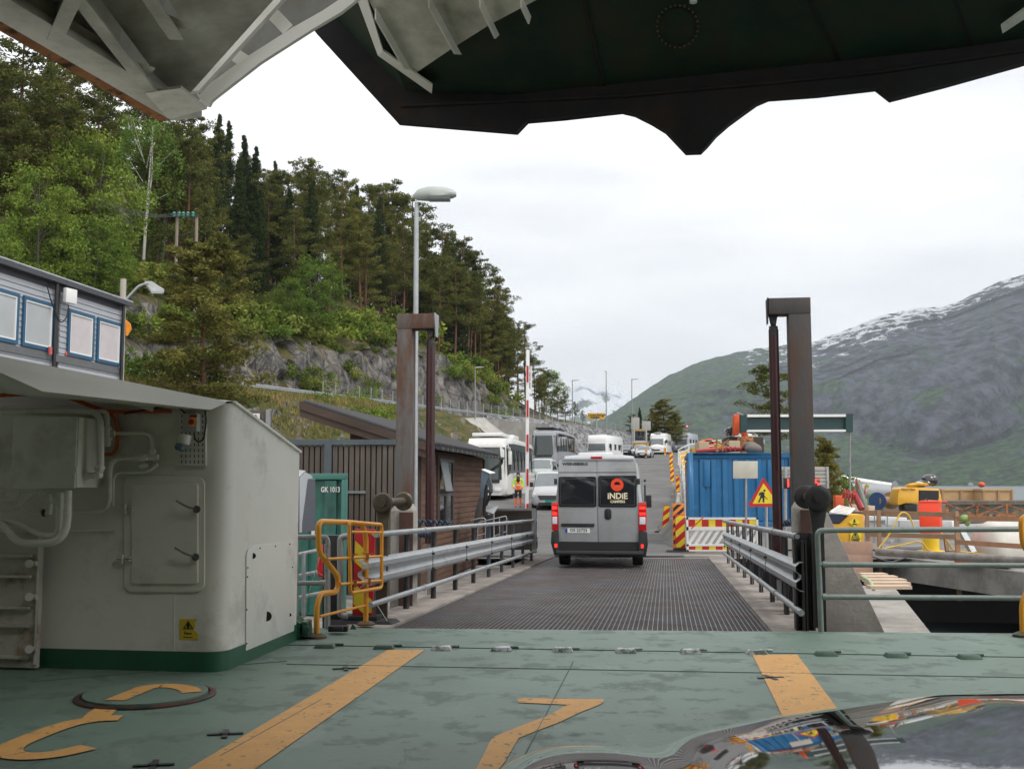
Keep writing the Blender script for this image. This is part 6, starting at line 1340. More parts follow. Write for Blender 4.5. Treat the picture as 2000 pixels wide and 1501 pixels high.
be = [(0, 1), (1, 2), (2, 3), (3, 4), (4, 5), (5, 6), (0, 7), (7, 8), (8, 9), (9, 10), (0, 11), (11, 12), (12, 13), (13, 14), (3, 15), (15, 16), (16, 17), (17, 18), (3, 19), (19, 20), (20, 21), (21, 22)]
pb = skinned('body', bv, be, [skin, hv, ho, navy], per)
for pg in pb.data.polygons:
    c = pg.center; pg.material_index = 0 if c.z > 1.5 or (c.y < -.15 and c.z > .7) else (3 if c.z < .06 else (2 if c.z < .48 else (3 if c.z < .88 else (2 if c.z < 1.04 or abs(c.x) < .09 and c.y < 0 else 1))))
hv_ = MB(); hv_.ell((0, .02, 1.665), (.10, .115, .125)); hh = hv_.build('hair', hairm, per, smooth=80)
hh.data.vertices.foreach_set('co', [c for v in hh.data.vertices for c in (v.co.x, max(v.co.y, -.045 if v.co.z < 1.73 else -.09), v.co.z)])
b = MB(); b.ell((0, -.06, 1.40), (.10, .10, .17)); b.ell((0, -.02, 1.50), (.10, .09, .06)); b.build('scarf', hairm, per, smooth=80)
b = MB(); b.ell((0, -.105, 1.615), (.012, .02, .02), 6, 5); b.build('nose', skin, per); 
for s_ in (-1, 1):
    b = MB(); b.ell((s_*.032, -.092, 1.645), (.012, .008, .008), 6, 4); b.build('eye', hairm, per)
    for k in range(4):
        b = MB(); b.tube([(s_*(.10+.012*k), -.19, .95), (s_*(.09+.012*k), -.22, .925-.004*k), (s_*(.08+.012*k), -.21, .90)], .008, 6); b.build('finger', skin, per)
b = MB(); b.lathe([(.185, 0), (.188, .05)], (0, 0, 1.08), n=20); b.v = [V((p.x, p.y*.72, p.z)) for p in b.v]; b.build('reflective_band', refl, per)
place(per, 1012, 55, 0)
# ---------------- signs, lamps and fences along the road ----------------
def small_lamp(px, yt, Y, label, L=.7, dirx=1):
    x = (px-1000)/F*Y; z0 = max(ground_z(x, Y), -.5)-.2; s = thing('street_lamp', label, 'street lamp', (x, Y, z0), 0, 'street lamps')
    tp = W(px, yt, Y); b = MB(); b.tube([V((x, Y, z0)), V((tp.x, Y, tp.z))], [.09, .05], 10); b.build('pole', galv2, s, world=True)
    lamp_head(s, tp+V((-.1*dirx, 0, -.05)), L*Y/110, d=V((dirx, 0, 0))); return s
small_lamp(928, 717, 118, 'street lamp in front of the grooved rock face', 1.0); small_lamp(1118, 742, 125, 'street lamp left of the yellow road sign', .8); small_lamp(1184, 725, 140, 'tallest and thinnest lamp mast right of the yellow road sign', .25, -1); small_lamp(1234, 740, 140, 'street lamp above the grey sign backs', .75)
def board(name, label, cat, x0, y0, x1, y1, Y, m, pole=None, ybase=None, back=True):
    s = thing(name, label, cat, W((x0+x1)/2, ybase or y1+20, Y)); b = MB(); b.prism([W(x0, y0, Y), W(x1, y0, Y), W(x1, y1, Y), W(x0, y1, Y)], (0, .04, 0)); b.build('panel', m, s, world=True, bevel=.005)
    for p_ in pole or []: b = MB(); b.cyl(W(p_, y0+1, Y+.1), W(p_, ybase, Y+.1), .045*Y/60+.01, n=10); b.build('pole', galv, s, world=True)
    return s
ys = board('direction_sign', 'yellow direction sign with black arrow beside the stone wall', 'road sign', 1148, 806, 1181, 818, 150, mat('sign_amber', (.80, .45, .02), .5), [1165], 850)
O_ = -ys.location
text('Linge-Eidsdal', .5, 'lettering', blk, ys, Matrix.Translation(O_) @ frame(W(1167, 809.5, 149.9), (1, 0, 0), (0, 0, 1)), .01, bold=.01)
text('Valldal', .5, 'lettering', blk, ys, Matrix.Translation(O_) @ frame(W(1162, 814.5, 149.9), (1, 0, 0), (0, 0, 1)), .01, bold=.01)
b = MB(); b.prism([W(x, y, 149.9) for x, y in ((1176, 810.5), (1180, 812.3), (1176, 814))], (0, .01, 0)); b.build('arrow', blk, ys, world=True)
sgb = mat('sign_back_grey', (.36, .35, .31), .6, 0, .08, 3)
board('sign_back', 'left of the two far grey sign backs, beside a lamp mast', 'road sign', 1233, 815, 1249, 839, 138, sgb, [1238], 862); board('sign_back', 'right and lower of the two far grey sign backs', 'road sign', 1254, 822, 1271, 840, 138, sgb, [1262], 862)
gw = thing('yield_sign', 'small red-edged triangular give-way sign far up the road', 'road sign', W(1342, 870, 150)); b = MB(); b.prism([W(x, y, 150) for x, y in ((1337, 829), (1347, 829), (1342, 838))], (0, .05, 0)); b.build('panel', redm, gw, world=True); b = MB(); b.prism([W(x, y, 149.9) for x, y in ((1339.5, 830.5), (1344.5, 830.5), (1342, 835))], (0, .05, 0)); b.build('field', whm, gw, world=True); b = MB(); b.cyl(W(1342, 838, 150), W(1342, 872, 150), .06); b.build('pole', galv, gw, world=True)
# upper road guard rail and mesh fence
ug = thing('road_guard_rail', 'long galvanised guard rail along the upper road below the cliff', 'guard rail', (*sd_xy(40, 0), 9.0))
P = [V((*sd_xy(-20+2*i, .2), road_z(-20+2*i)+.62)) for i in range(70)]
b = w_beam(P, -SN.to_3d()); b.build('beam', galv, ug, world=True)
for i in range(0, 70, 2):
    b = MB(); p = P[i]+SN.to_3d()*.12; b.b2(p+V((-.04, -.04, -.9)), p+V((.04, .04, .12))); b.build('post', galv, ug, world=True)
mf = thing('mesh_fence', 'tall thin wire mesh fence behind the upper road guard rail', 'fence', (*sd_xy(60, -.4), 9.0))
for i in range(60): s = 22+i*1.9; x, y = sd_xy(s, -.35); z = road_z(s); b = MB(); b.b2((x-.03, y-.03, z-.3), (x+.03, y+.03, z+1.7)); b.build('post', galv, mf, world=True)
b = MB()
for dz in [.25+.24*k for k in range(7)]: b.tube([V((*sd_xy(22+4*i, -.35), road_z(22+4*i)+dz)) for i in range(29)], .008, 4)
for i in range(450): x, y = sd_xy(22+i*.25, -.35); z = road_z(22+i*.25); b.b2((x-.004, y-.004, z+.05), (x+.004, y+.004, z+1.68))
b.build('wire_mesh', galv2, mf, world=True, smooth=0)
# concrete retaining wall and stone slope
rw = thing('retaining_wall', 'pale curved sprayed-concrete retaining wall above the shed roof and coach', 'retaining wall', (*sd_xy(40, -4), 4))
rwm = mat('pale_concrete', (.38, .37, .34), .9, 0, .12, 1.2, .4, 15, dirt=(.26, .25, .23), damt=.5, dscale=.7, dthr=.5)
b = MB(); b.grid(lambda u, v: (lambda s: V((*sd_xy(s, -1.5-8.2*(1-v)**1.1), lerp(base(sd_xy(s, -5)[1])-.5, 9.0-(.9-.9*u), v))))(lerp(37.5, 50.5, u)), 30, 10); b.build('sprayed_face', rwm, rw, world=True, smooth=60, normals=False)
b = MB(); pa = V((*sd_xy(50.5, -1.2), 0)); pb_ = V((*sd_xy(50.5, -9.5), 0)); b.prism([pa+V((0, 0, 8.9)), pb_+V((0, 0, 8.0)), pb_+V((0, 0, 2)), pa+V((0, 0, 2))], SD.to_3d()*.5); b.build('end_wall', rwm, rw, world=True)
rk = mat('loose_stone', (.27, .27, .275), .9, 0, .35, 1.5, .3, rand=.3); R2 = random.Random(3)
def stones(b, f, n, r0, r1):
    for i in range(n):
        p = f(R2.random(), R2.random()); r_ = R2.uniform(r0, r1); q = Matrix.Rotation(R2.uniform(0, 6), 3, V((R2.random(), R2.random(), R2.random()+.1)).normalized())
        k = len(b.v); b.box(p, (r_*R2.uniform(1, 2), r_*R2.uniform(.8, 1.4), r_*R2.uniform(.6, 1)), q)
b = MB(); stones(b, lambda u, v: (lambda s: V((*sd_xy(s, -1-7.6*v), lerp(8.95, base(sd_xy(s, -8)[1])+.1, v))))(lerp(51.2, 112, u)), 2600, .3, .75)
tag(b.build('stone_slope', rk, None, smooth=0), 'slope of loose grey blasted stone below the upper road', 'stone slope', kind='stuff')
# power poles and lines
pp_ = thing('power_poles', 'pair of timber power poles with green crossarm and insulators among the trees', 'power poles', W(363, 520, 90))
for x0, x1 in ((346, 341), (384, 381)):
    b = MB(); b.cyl(W(x0, 424, 90), W(x1, 610, 90), .14, n=10); b.build('pole', mat('grey_brown_pole', (.26, .20, .17), .8), pp_, world=True)
b = MB(); b.beam(W(335, 419, 89.8), W(388, 421, 89.8), .12, .16); b.beam(W(346, 462, 90), W(383, 450, 90), .08, .08); b.build('crossarm', mat('dark_arm', (.04, .04, .04)), pp_, world=True)
for px in (340, 350, 358, 367, 377): b = MB(); b.lathe([(.1, -.3), (.16, -.2), (.1, -.1), (.16, 0), (.08, .15)], W(px, 417, 89.7), n=8); b.build('insulator', mat('insulator_green', (.05, .22, .18), .3), pp_, world=True)
for k, (ya, yb) in enumerate(((380, 418), (385, 418), (391, 420))):
    for sx in (0, 1):
        A_ = W(343+14*k, 416, 90); Z_ = W(185, ya+3*k, 66) if not sx else W(430, 447+6*k, 110); b = MB(); b.tube([A_.lerp(Z_, t/10)-V((0, 0, 1.2*(1-(2*t/10-1)**2)*.5)) for t in range(11)], .02, 4)
        tag(b.build('power_line', black, None), 'sagging power line between the timber poles and the trees', 'power line', 'power lines from the timber poles')
# ---------------- blue container and construction things ----------------
blue = mat('container_blue', (.012, .13, .30), .45, 0, .12, 2, .08, dirt=(.06, .20, .33), damt=.6, dscale=2.5, dthr=.62, coat=.1)
YC = 35.; bc = thing('blue_container', 'bright blue corrugated steel container beside the road right of the ramp', 'container', W(1446, 1066, YC))
tl = W(1345, 884, YC); tr_ = W(1549, 882, YC); zb_ = .18; zt_ = tl.z; Lx = tr_.x-tl.x; eX = V((1, 0, 0)); eY = VD
c0 = V((tl.x, YC, 0)); q = lambda u, d, z: c0+eX*u+eY*d+V((0, 0, z))
b = MB(); b.prism([q(.04, .04, zb_), q(Lx-.04, .04, zb_), q(Lx-.04, 6, zb_), q(.04, 6, zb_)], (0, 0, zt_-zb_-.05))
for i in range(8): u_ = .3+i*(Lx-.45)/8; b.prism([q(u_, .045, zb_+.2), q(u_+.06, -.02, zb_+.2), q(u_+.20, -.02, zb_+.2), q(u_+.26, .045, zb_+.2)], (0, 0, zt_-zb_-.42))
b.build('walls', blue, bc, world=True)
b = MB()
for i in range(20): d_ = .2+i*.29; b.prism([q(.045, d_, zb_+.2), q(-.02, d_+.05, zb_+.2), q(-.02, d_+.15, zb_+.2), q(.045, d_+.2, zb_+.2)], (0, 0, zt_-zb_-.4))
b.build('side_corrugation', mat('container_side_blue', (.05, .10, .20), .5, dirt=(.3, .35, .4), damt=.5, dscale=2), bc, world=True)
b = MB()
for u0_, u1_, z0_, z1_ in ((-.03, .14, zb_, zt_), (Lx-.14, Lx+.03, zb_, zt_), (.14, Lx-.14, zt_-.16, zt_), (.14, Lx-.14, zb_, zb_+.16)): b.prism([q(u0_, -.04, z0_), q(u1_, -.04, z0_), q(u1_, -.04, z1_), q(u0_, -.04, z1_)], (0, .12, 0))
b.prism([q(-.04, .07, zt_-.12), q(.06, .07, zt_-.12), q(.06, 6, zt_-.12), q(-.04, 6, zt_-.12)], (0, 0, .13))
b.build('frame', blue, bc, world=True, bevel=.01)
for s, (px, py, w_, h_) in enumerate(((1378, 900, .18, .55),)): b = MB(); b.prism([W(1375, 898, YC-.03), W(1387, 898, YC-.03), W(1387, 950, YC-.03), W(1375, 950, YC-.03)], (0, -.03, 0)); b.build('lock_box', blue, bc, world=True, bevel=.008)
meshy_ = mat('panel_ochre', (.50, .31, .06), .65, 0, .2, 4)
# clutter on / behind the container
pad = MB(); pad.add([V((5.2, 32.6, -.40)), V((12.5, 32.6, -.40)), V((12.5, 33.8, .19)), V((5.4, 33.8, .19)), V((13, 44, .19)), V((6.4, 44, .19)), V((14, 45, -.4)), V((13.5, 32, -.45)), V((5.9, 46, -.4)), V((4.95, 33.8, -.4))], [(0, 1, 2, 3), (3, 2, 4, 5), (1, 7, 6, 4, 2), (9, 0, 3, 5, 8), (5, 4, 6, 8)]); pad.build('gravel_bank', gr, normals=False)['kind'] = 'structure'
def junk(name, label, cat, mb, m, group=None): return tag(mb.build(name, m, None, smooth=40), label, cat, group)
for i, (px, py) in enumerate(((1418, 877), (1427, 876), (1436, 876), (1450, 876), (1457, 876))):
    b = MB(); p = W(px, py, 36.5+.1*i); b.tube([p, p+V((-.9, .6, -.05))], .075, 12, caps=False); b.cyl(p+V((-.01, .01, 0)), p+V((-.9, .6, -.05)), .06); junk('red_pipe', 'short red pipe in the row lying on top of the blue container', 'pipe', b, mat('pipe_red', (.42, .05, .04), .5) if i < 4 else darksteel, 'red pipes on the container')
b = MB(); 
for a_, c_ in (((1399, 882), (1400, 856)), ((1411, 882), (1411, 858)), ((1397, 862), (1424, 870)), ((1400, 882), (1424, 858))): b.tube([W(*a_, 36.2), W(*c_, 36.2)], .03, 6)
junk('tube_scaffold', 'rust-red steel tube frame standing on the blue container', 'steel frame', b, rustm)
b = MB(); b.ell(W(1471, 876, 36.6), (.30, .3, .18)); b.ell(W(1466, 870, 36.8), (.25, .3, .14)); junk('grey_sack', 'grey-brown bundle on the right end of the container roof', 'sack', b, mat('sack_grey', (.16, .14, .12), .9))
for i, (x0, y0, x1, y1, Y, m_, lab) in enumerate(((1424, 860, 1446, 872, 39, mat('palette_tan', (.45, .34, .22), .8), 'tan crate behind the red pipes on the container'), (1450, 852, 1472, 880, 42, rustm, 'brown steel skip end behind the container pipes'), (1365, 862, 1385, 884, 43, mat('palette_tan', (.45, .34, .22)), 'timber stack behind the left part of the container'))):
    b = MB(); b.prism([W(x0, y0, Y), W(x1, y0, Y), W(x1, y1+20, Y), W(x0, y1+20, Y)], (0, 1, 0)); tag(b.build('crate' if i in (0, 2) else 'skip', m_, None, bevel=.04), lab, 'crate' if i in (0, 2) else 'skip')
ex = thing('excavator', 'orange excavator with raised arm lifting the green beam behind the container', 'excavator', V((W(1470, 900, 46).x, 46, -.4))); exo = mat('excavator_orange', (.80, .11, .02), .45, 0, .1, 3, dirt=(.3, .06, .03), damt=.4)
b = MB(); b.prism([W(x, y, 45.6) for x, y in ((1433, 850), (1434, 812), (1439, 807), (1444, 810), (1447, 825), (1443, 850))], (0, .35, 0)); b.build('stick', exo, ex, world=True, bevel=.04)
b = MB(); b.prism([W(x, y, 46.2) for x, y in ((1441, 812), (1447, 812), (1462, 850), (1460, 900), (1450, 900), (1452, 852))], (0, .4, 0)); b.build('boom', exo, ex, world=True, bevel=.04)
b = MB(); b.b2(W(1424, 852, 46.6), W(1478, 846, 48)+V((0, 0, -1.7))); b.build('engine_body', mat('machine_dark', (.03, .03, .03), .5, dirt=RUST), ex, world=True, bevel=.08)
b = MB(); b.prism([W(x, y, 46.4) for x, y in ((1424, 850), (1425, 835), (1431, 832), (1433, 850))], (0, 1.2, 0)); b.build('cab', glass, ex, world=True, bevel=.03)
oc = thing('orange_dumper', 'orange site vehicle behind the yellow mesh barriers', 'site vehicle', W(1385, 885, 62)); b = MB(); b.prism([W(x, y, 62) for x, y in ((1369, 880), (1369, 864), (1378, 857), (1392, 856), (1401, 864), (1401, 880))], (0, 1.6, 0)); b.build('body', exo, oc, world=True, bevel=.1); b = MB(); b.prism([W(x, y, 61.97) for x, y in ((1374, 865), (1380, 859), (1390, 859), (1394, 865))], (0, .03, 0)); b.build('window', glass, oc, world=True)
gb_ = thing('green_beam', 'long dark green steel I-beam with white flanges held up behind the right pylon', 'steel beam', W(1555, 830, 45)); bgm = mat('beam_green', (.012, .045, .045), .45, 0, .12, 3)
b = MB(); b.prism([W(1447, 812, 45), W(1665, 809, 45), W(1666, 843, 45), W(1447, 843, 45)], (0, .04, 0)); b.build('web', bgm, gb_, world=True)
for (x0, x1, y0, y1, m_) in ((1447, 1460, 810, 844, bgm), (1458, 1652, 809, 814, whm), (1458, 1653, 839, 843, whm), (1652, 1666, 808, 844, bgm)):
    b = MB(); b.prism([W(x0, y0, 44.85), W(x1, y0-.5, 44.85), W(x1, y1-.5, 44.85), W(x0, y1, 44.85)], (0, .3, 0)); b.build('flange', m_, gb_, world=True)
for px in (1452, 1660): b = MB(); b.tube([W(px, 811, 45), W(1440, 806, 45.5)] if px < 1500 else [W(px, 843, 45.1), W(px, 980, 45.1)], .04, 6); b.build('support', galv2, gb_, world=True)
for k_, (Y, pts_, lab) in enumerate(((58, ((1395, 868), (1425, 858), (1478, 848), (1484, 866), (1488, 885)), 'white tube railing behind the right end of the blue container'), (62, ((1325, 878), (1345, 868), (1400, 860), (1440, 858)), 'white tube railing behind the left end of the blue container'))):
    tr9 = thing('tube_railing', lab, 'railing', W(pts_[0][0], 900, Y))
    for dy in (0, 9): b = MB(); b.tube([W(x, y+dy, Y) for x, y in pts_], .035, 6); b.build('rail', whm, tr9, world=True)
    for x, y in pts_: b = MB(); b.tube([W(x, y, Y), W(x, y+30, Y)], .035, 6); b.build('post', whm, tr9, world=True)
for k_, (x0, x1, y0, y1, Y) in enumerate(((1352, 1372, 874, 882, 55), (1455, 1478, 852, 866, 60), (1400, 1420, 866, 874, 52))):
    b = MB(); b.b2(W(x0, y1+8, Y), W(x1, y0, Y)+V((0, .8, 0))); tag(b.build('barrier_mat', meshy_, None, bevel=.03), ['yellow-brown panel stack left behind the blue container', 'yellow-brown panel behind the grey bundle on the container', 'yellow-brown panel behind the red pipes'][k_], 'panel')
# yellow mesh barriers along the road edge
meshy = mat('barrier_mesh_yellow', (.72, .42, .06), .6, 0, .1, 6)
for i, Y in enumerate((45, 50, 56, 63, 71, 80, 90, 101)):
    x = pw(Y, RR)+.5; x += .3; x2 = pw(Y+3.2, RR)+2.2; zz_ = ground_z(x, Y); z2 = ground_z(x2, Y+3.2); r_ = thing('mesh_barrier', ['yellow mesh road barrier nearest the blue container', 'second yellow mesh barrier up the road from the container', 'third yellow mesh barrier up the road', 'fourth yellow mesh barrier up the road', 'fifth yellow mesh barrier up the road', 'sixth yellow mesh barrier up the road', 'seventh yellow mesh barrier, second from the far end', 'farthest yellow mesh barrier up the road'][i], 'barrier', (x, Y, zz_), 0, 'yellow mesh barriers along the road')
    b = MB(); A_, B__ = V((x, Y, zz_)), V((x2, Y+3.2, z2)); u_ = V((0, 0, 1))
    b.tube(fillet([A_, A_+u_*1.5, B__+u_*1.5, B__], .15), .03, 6); b.tube([A_+u_*.35, B__+u_*.35], .02, 6); b.build('frame', whm, r_, world=True)
    b = MB(); b.prism([A_+u_*.75, B__+u_*.75, B__+u_*1.45, A_+u_*1.45], (.02, 0, 0)); b.build('mesh', meshy, r_, world=True)
# concrete kerb blocks below the mesh
for i in range(7):
    Y = 36+i*5; x = pw(Y, RR)+.25; x2 = pw(Y+4.6, RR)+.25; b = MB(); b.prism([V((x, Y, ground_z(x, Y))), V((x+.4, Y, ground_z(x, Y))), V((x+.28, Y, ground_z(x, Y)+.5)), V((x+.12, Y, ground_z(x, Y)+.5))], V((x2-x, 4.6, ground_z(x2, Y+4.6)-ground_z(x, Y)))); tag(b.build('concrete_barrier', rwm, None, bevel=.02), 'pale concrete barrier block in the line along the right road edge', 'concrete barrier', 'concrete barriers along the road')
# marker panels
def chev_at(px, pyb, h, Y, lab, **k):
    p = W(px, pyb, Y); return chevron(lab, p, 0, h=h, **k)
chev_at(1329, 1077, .98, 31.6, 'red and yellow marker panel at the ramp end, left of the white barrier', w=.29)
chev_at(1299, 1038, .95, 43, 'leaning red and yellow marker panel standing alone on the road', w=.26, lean=.08)
chev_at(1313, 944, 1.0, 70, 'red and yellow marker panel on the road edge beside the mesh barriers', w=.26, base=False); chev_at(1311, 915, 1.1, 78, 'upper red and yellow marker panel farther up the road edge', w=.26, base=False)
chev_at(1324, 965, .9, 58, 'red and yellow marker panel in front of the yellow mesh', w=.2, base=False)
chev_at(1262, 895, 1.0, 124, 'far marker panel beside the silver cars', w=.28); chev_at(1299, 890, 1.0, 138, 'far marker panel in front of the white camper', w=.28)
chevron('orange and black striped marker panel behind the red and yellow one', W(1326, 1078, 32.4), 0, w=.34, h=1.35, m1=orm, m2=blk, base=False, sw=.12)
# plank barrier
pbr = thing('plastic_barrier', 'white slotted road barrier with red and yellow blocks in front of the container', 'barrier', W(1410, 1074, 31.2)); bb = lambda x, y, Y=31.2: W(x, y, Y)
b = MB(); X0, X1 = bb(1341, 1074).x, bb(1482, 1074).x; z_ = lambda y: bb(1400, y).z
cols = []
for (ya, yb) in ((1010, 1014), (1028, 1035), (1062, 1066), (1073, 1076)): b.b2((X0, 31.18, z_(yb)), (X1, 31.26, z_(ya)))
for xx in (X0, X1-.06): b.b2((xx, 31.18, z_(1076)), (xx+.06, 31.26, z_(1010)))
k = 0; xs_ = X0+.02
while xs_ < X1-.1: b.prism([(xs_, 31.2, z_(1062)), (xs_+.1, 31.2, z_(1062)), (xs_+.36, 31.2, z_(1035)), (xs_+.26, 31.2, z_(1035))], (0, .04, 0)); xs_ += .2
b.build('frame', whm, pbr, world=True)
for (ya, yb, n_) in ((1014, 1028, 10), (1066, 1073, 10)):
    for i in range(n_): b = MB(); w_ = (X1-X0-.12)/n_; b.b2((X0+.06+i*w_, 31.19, z_(yb)), (X0+.06+(i+1)*w_-.004, 31.25, z_(ya))); b.build('coloured_block', redm if i % 2 == 0 else yelm, pbr, world=True)
b = MB(); b.tube([bb(1350, 1032, 31.0), bb(1375, 1008, 31.0)], .02, 6); junk('red_pole', 'thin red pole leaning against the white slotted barrier', 'pole', b, mat('pole_rust_red', (.5, .09, .04), .6))
# signs near the container
s1 = board('sign_back', 'pale rectangular sign back on a grey post in front of the blue container', 'road sign', 1432, 900, 1480, 934, 30.3, mat('pale_sign_back', (.52, .50, .42), .55), [1457], 1096)
ts = thing('roadwork_sign', 'red and yellow triangular roadworks sign with digging figure partly behind the right cylinder', 'road sign', W(1494, 1090, 30)); T_ = lambda x, y, o=0: W(x, y, 30-o)
b = MB(); b.prism(fillet([T_(1491, 931), T_(1529, 989), T_(1461, 989)], .05, 3, True), (0, .03, 0)); b.build('panel', redm, ts, world=True)
b = MB(); b.prism([T_(1491, 943, .004), T_(1520, 983, .004), T_(1470, 983, .004)], (0, .003, 0)); b.build('field', yelm, ts, world=True)
fx = lambda x, y: (1280+x/4.69, 780+y/4.69)
b = MB(); b.prism([T_(*fx(1000+11*cos(a), 832+11*sin(a)), .008) for a in [k*pi/5 for k in range(10)]], (0, .002, 0))
for P in (((952, 855), (975, 842), (1000, 850), (998, 885), (1000, 905), (998, 940), (982, 940), (984, 910), (975, 895), (962, 920), (955, 942), (940, 938), (958, 900), (966, 865), (955, 880), (948, 878)), ((990, 868), (1030, 912), (1024, 914), (988, 878))): b.prism([T_(*fx(*p), .009) for p in P], (0, .002, 0))
b.build('pictogram', blk, ts, world=True); b = MB(); b.cyl(T_(1497, 985, -.05), T_(1497, 1092, -.05), .04, n=12); b.build('pole', galv, ts, world=True)
cg = thing('corrugated_panel', 'pale grey corrugated metal hoarding behind the right pylon', 'hoarding', W(1567, 950, 33)); b = MB(); z0_, z1_ = W(1567, 953, 33).z, W(1567, 911, 33).z; xa, xb = W(1519, 930, 33).x, W(1614, 930, 33).x; n_ = 6
for i in range(n_): h_ = (z1_-z0_)/n_; b.b2((xa, 33, z0_+i*h_), (xb, 33.05, z0_+i*h_+h_*.55)); b.b2((xa, 33.03, z0_+i*h_+h_*.55), (xb, 33.06, z0_+(i+1)*h_))
b.build('sheet', mat('hoarding_grey', (.42, .41, .37), .6), cg, world=True); b = MB(); b.b2((xb, 32.97, z0_), (xb+.07, 33.1, z1_)); b.cyl(W(1534, 912, 32.9), W(1534, 1080, 32.9), .05); b.build('post', galv, cg, world=True)
led = thing('led_board', 'black electronic display board with red digits behind the right pylon', 'display', W(1567, 943, 32.4)); b = MB(); b.b2(W(1532, 954, 32.4), W(1601, 933, 32.4)+V((0, .12, 0))); b.build('case', black, led, world=True, bevel=.02)
ledm = mat('led_red', (1, .035, .03), .5, emit=2.2, var=.01); LO = Matrix.Translation(-led.location)
for s, px in (('12', 1545), ('05', 1590)): text(s, .34, 'digits', ledm, led, LO @ frame(W(px, 943.5, 32.38), (1, 0, 0), (0, 0, 1)), .003, bold=.006)
for i, px in enumerate((1617, 1623, 1630, 1637)):
    p = W(px, 945, 50); b = MB(); b.lathe([(.10, -1.6), (.11, -1.5), (.11, -.1), (.07, 0), (.03, .05), (.04, .1)], V((p.x, 50, p.z+.35)), n=12); junk('gas_bottle', 'grey-green gas bottle in the row of four near the hoarding', 'gas bottle', b, mat('bottle_green_grey', (.13, .16, .13), .4), 'row of gas bottles')
# ---------------- right-hand quay and yard ----------------
ZQ = -.45
def Y_(px, py, Y): return W(px, py, Y)
quay = MB(); quay.prism([G(1688, 1080, ZQ), G(2000, 1117, ZQ), G(2400, 1162, ZQ), V((40, 27, ZQ)), V((46, 46, ZQ)), V((9.5, 46, ZQ)), G(1640, 1075, ZQ)], (0, 0, -.62)); o = quay.build('quay_slab', mat('quay_concrete', (.27, .255, .235), .9, 0, .2, 1.5, .4, 20, dirt=(.14, .13, .12), damt=.7, dscale=.7, dthr=.5)); o['kind'] = 'structure'
wall = MB(); wall.prism([V((9.2, 31.6, ZQ-.6)), V((46, 29, ZQ-.6)), V((46, 45, ZQ-.6)), V((9.2, 45, ZQ-.6))], (0, 0, -3)); tag(wall.build('quay_back_wall', black), kind='structure')
# timber railing
tm = mat('raw_pine_timber', (.36, .22, .13), .8, 0, .18, 4, .1, stretch=(1, 1, .3)); tm2 = mat('pale_sawn_timber', (.60, .46, .34), .8, 0, .12, 4)
tr1 = thing('timber_railing', 'rough timber post and rail fence along the quay edge', 'railing', G(1716, 1085, ZQ)); 
for px, yt, Y in ((1693, 990, 31.5), (1716, 996, 30.5), (1868, 998, 27.7)):
    b = MB(); t_ = Y_(px, yt, Y); b.b2((t_.x-.05, Y-.03, -1.4), (t_.x+.05, Y+.06, t_.z)); b.build('post', tm, tr1, world=True)
for (x0, y0, Ya, x1, y1, Yb) in ((1686, 1000, 31.5, 1868, 1005, 27.65), (1690, 1043, 31.5, 1868, 1048, 27.65), (1870, 1012, 27.6, 2080, 1014, 25.2), (1868, 1058, 27.6, 2080, 1072, 25.2)):
    b = MB(); b.beam(Y_(x0, y0, Ya), Y_(x1, y1, Yb), .04, .12); b.build('rail', tm, tr1, world=True)
b = MB(); b.tube([Y_(1713, 1077, 21), Y_(2080, 1100, 18)], .075, 14); junk('long_pipe', 'long grey-brown pipe lying across behind the pipe railing', 'pipe', b, mat('pipe_worn', (.27, .25, .23), .6, dirt=(.14, .12, .10), damt=.7, dscale=3))
b = MB(); b.tube(fillet([Y_(1700, 1085, 24), Y_(1740, 1098, 24), Y_(1780, 1085, 25.5)], .6), .02, 6); junk('black_cable', 'black cable drooping below the long pipe', 'cable', b, black)
# formwork ply and planks
fw = thing('formwork_panel', 'pinkish plywood formwork panels right of the concrete buttress', 'formwork', Y_(1675, 1130, 21)); plym = mat('plywood_pink', (.42, .26, .19), .75, 0, .12, 3, dirt=(.30, .19, .14), damt=.5, dscale=3)
for y0, y1 in ((1057, 1082), (1083, 1106), (1107, 1132)): b = MB(); b.prism([Y_(1630, y0, 21), Y_(1705, y0, 21), Y_(1705, y1, 21), Y_(1630, y1, 21)], (0, .06, 0)); b.build('board', plym, fw, world=True, bevel=.004)
for i, (x0, x1, y) in enumerate(((1680, 1730, 1121), (1684, 1749, 1126), (1688, 1766, 1132), (1692, 1774, 1138), (1696, 1776, 1145))):
    b = MB(); Yp = 18.2-i*.28; A_ = Y_(x0, y, Yp); B__ = Y_(x1, y, Yp); b.b2(A_+V((0, -.12, -.03)), B__+V((0, .12, .02))); junk('plank', ['sawn plank at the far side of the stack by the footing', 'second sawn plank of the stack by the footing', 'middle sawn plank of the stack by the footing', 'fourth sawn plank of the stack by the footing', 'nearest and longest sawn plank of the stack by the footing'][i], 'plank', b, tm2, 'sawn planks by the concrete footing')
b = MB(); b.tube(fillet([Y_(1683, 1125, 17.5), Y_(1700, 1135, 17.3), Y_(1706, 1150, 17)], .2), .03, 8); junk('strap', 'pale green lifting strap hanging over the planks', 'strap', b, mat('strap_green', (.4, .5, .3), .7))
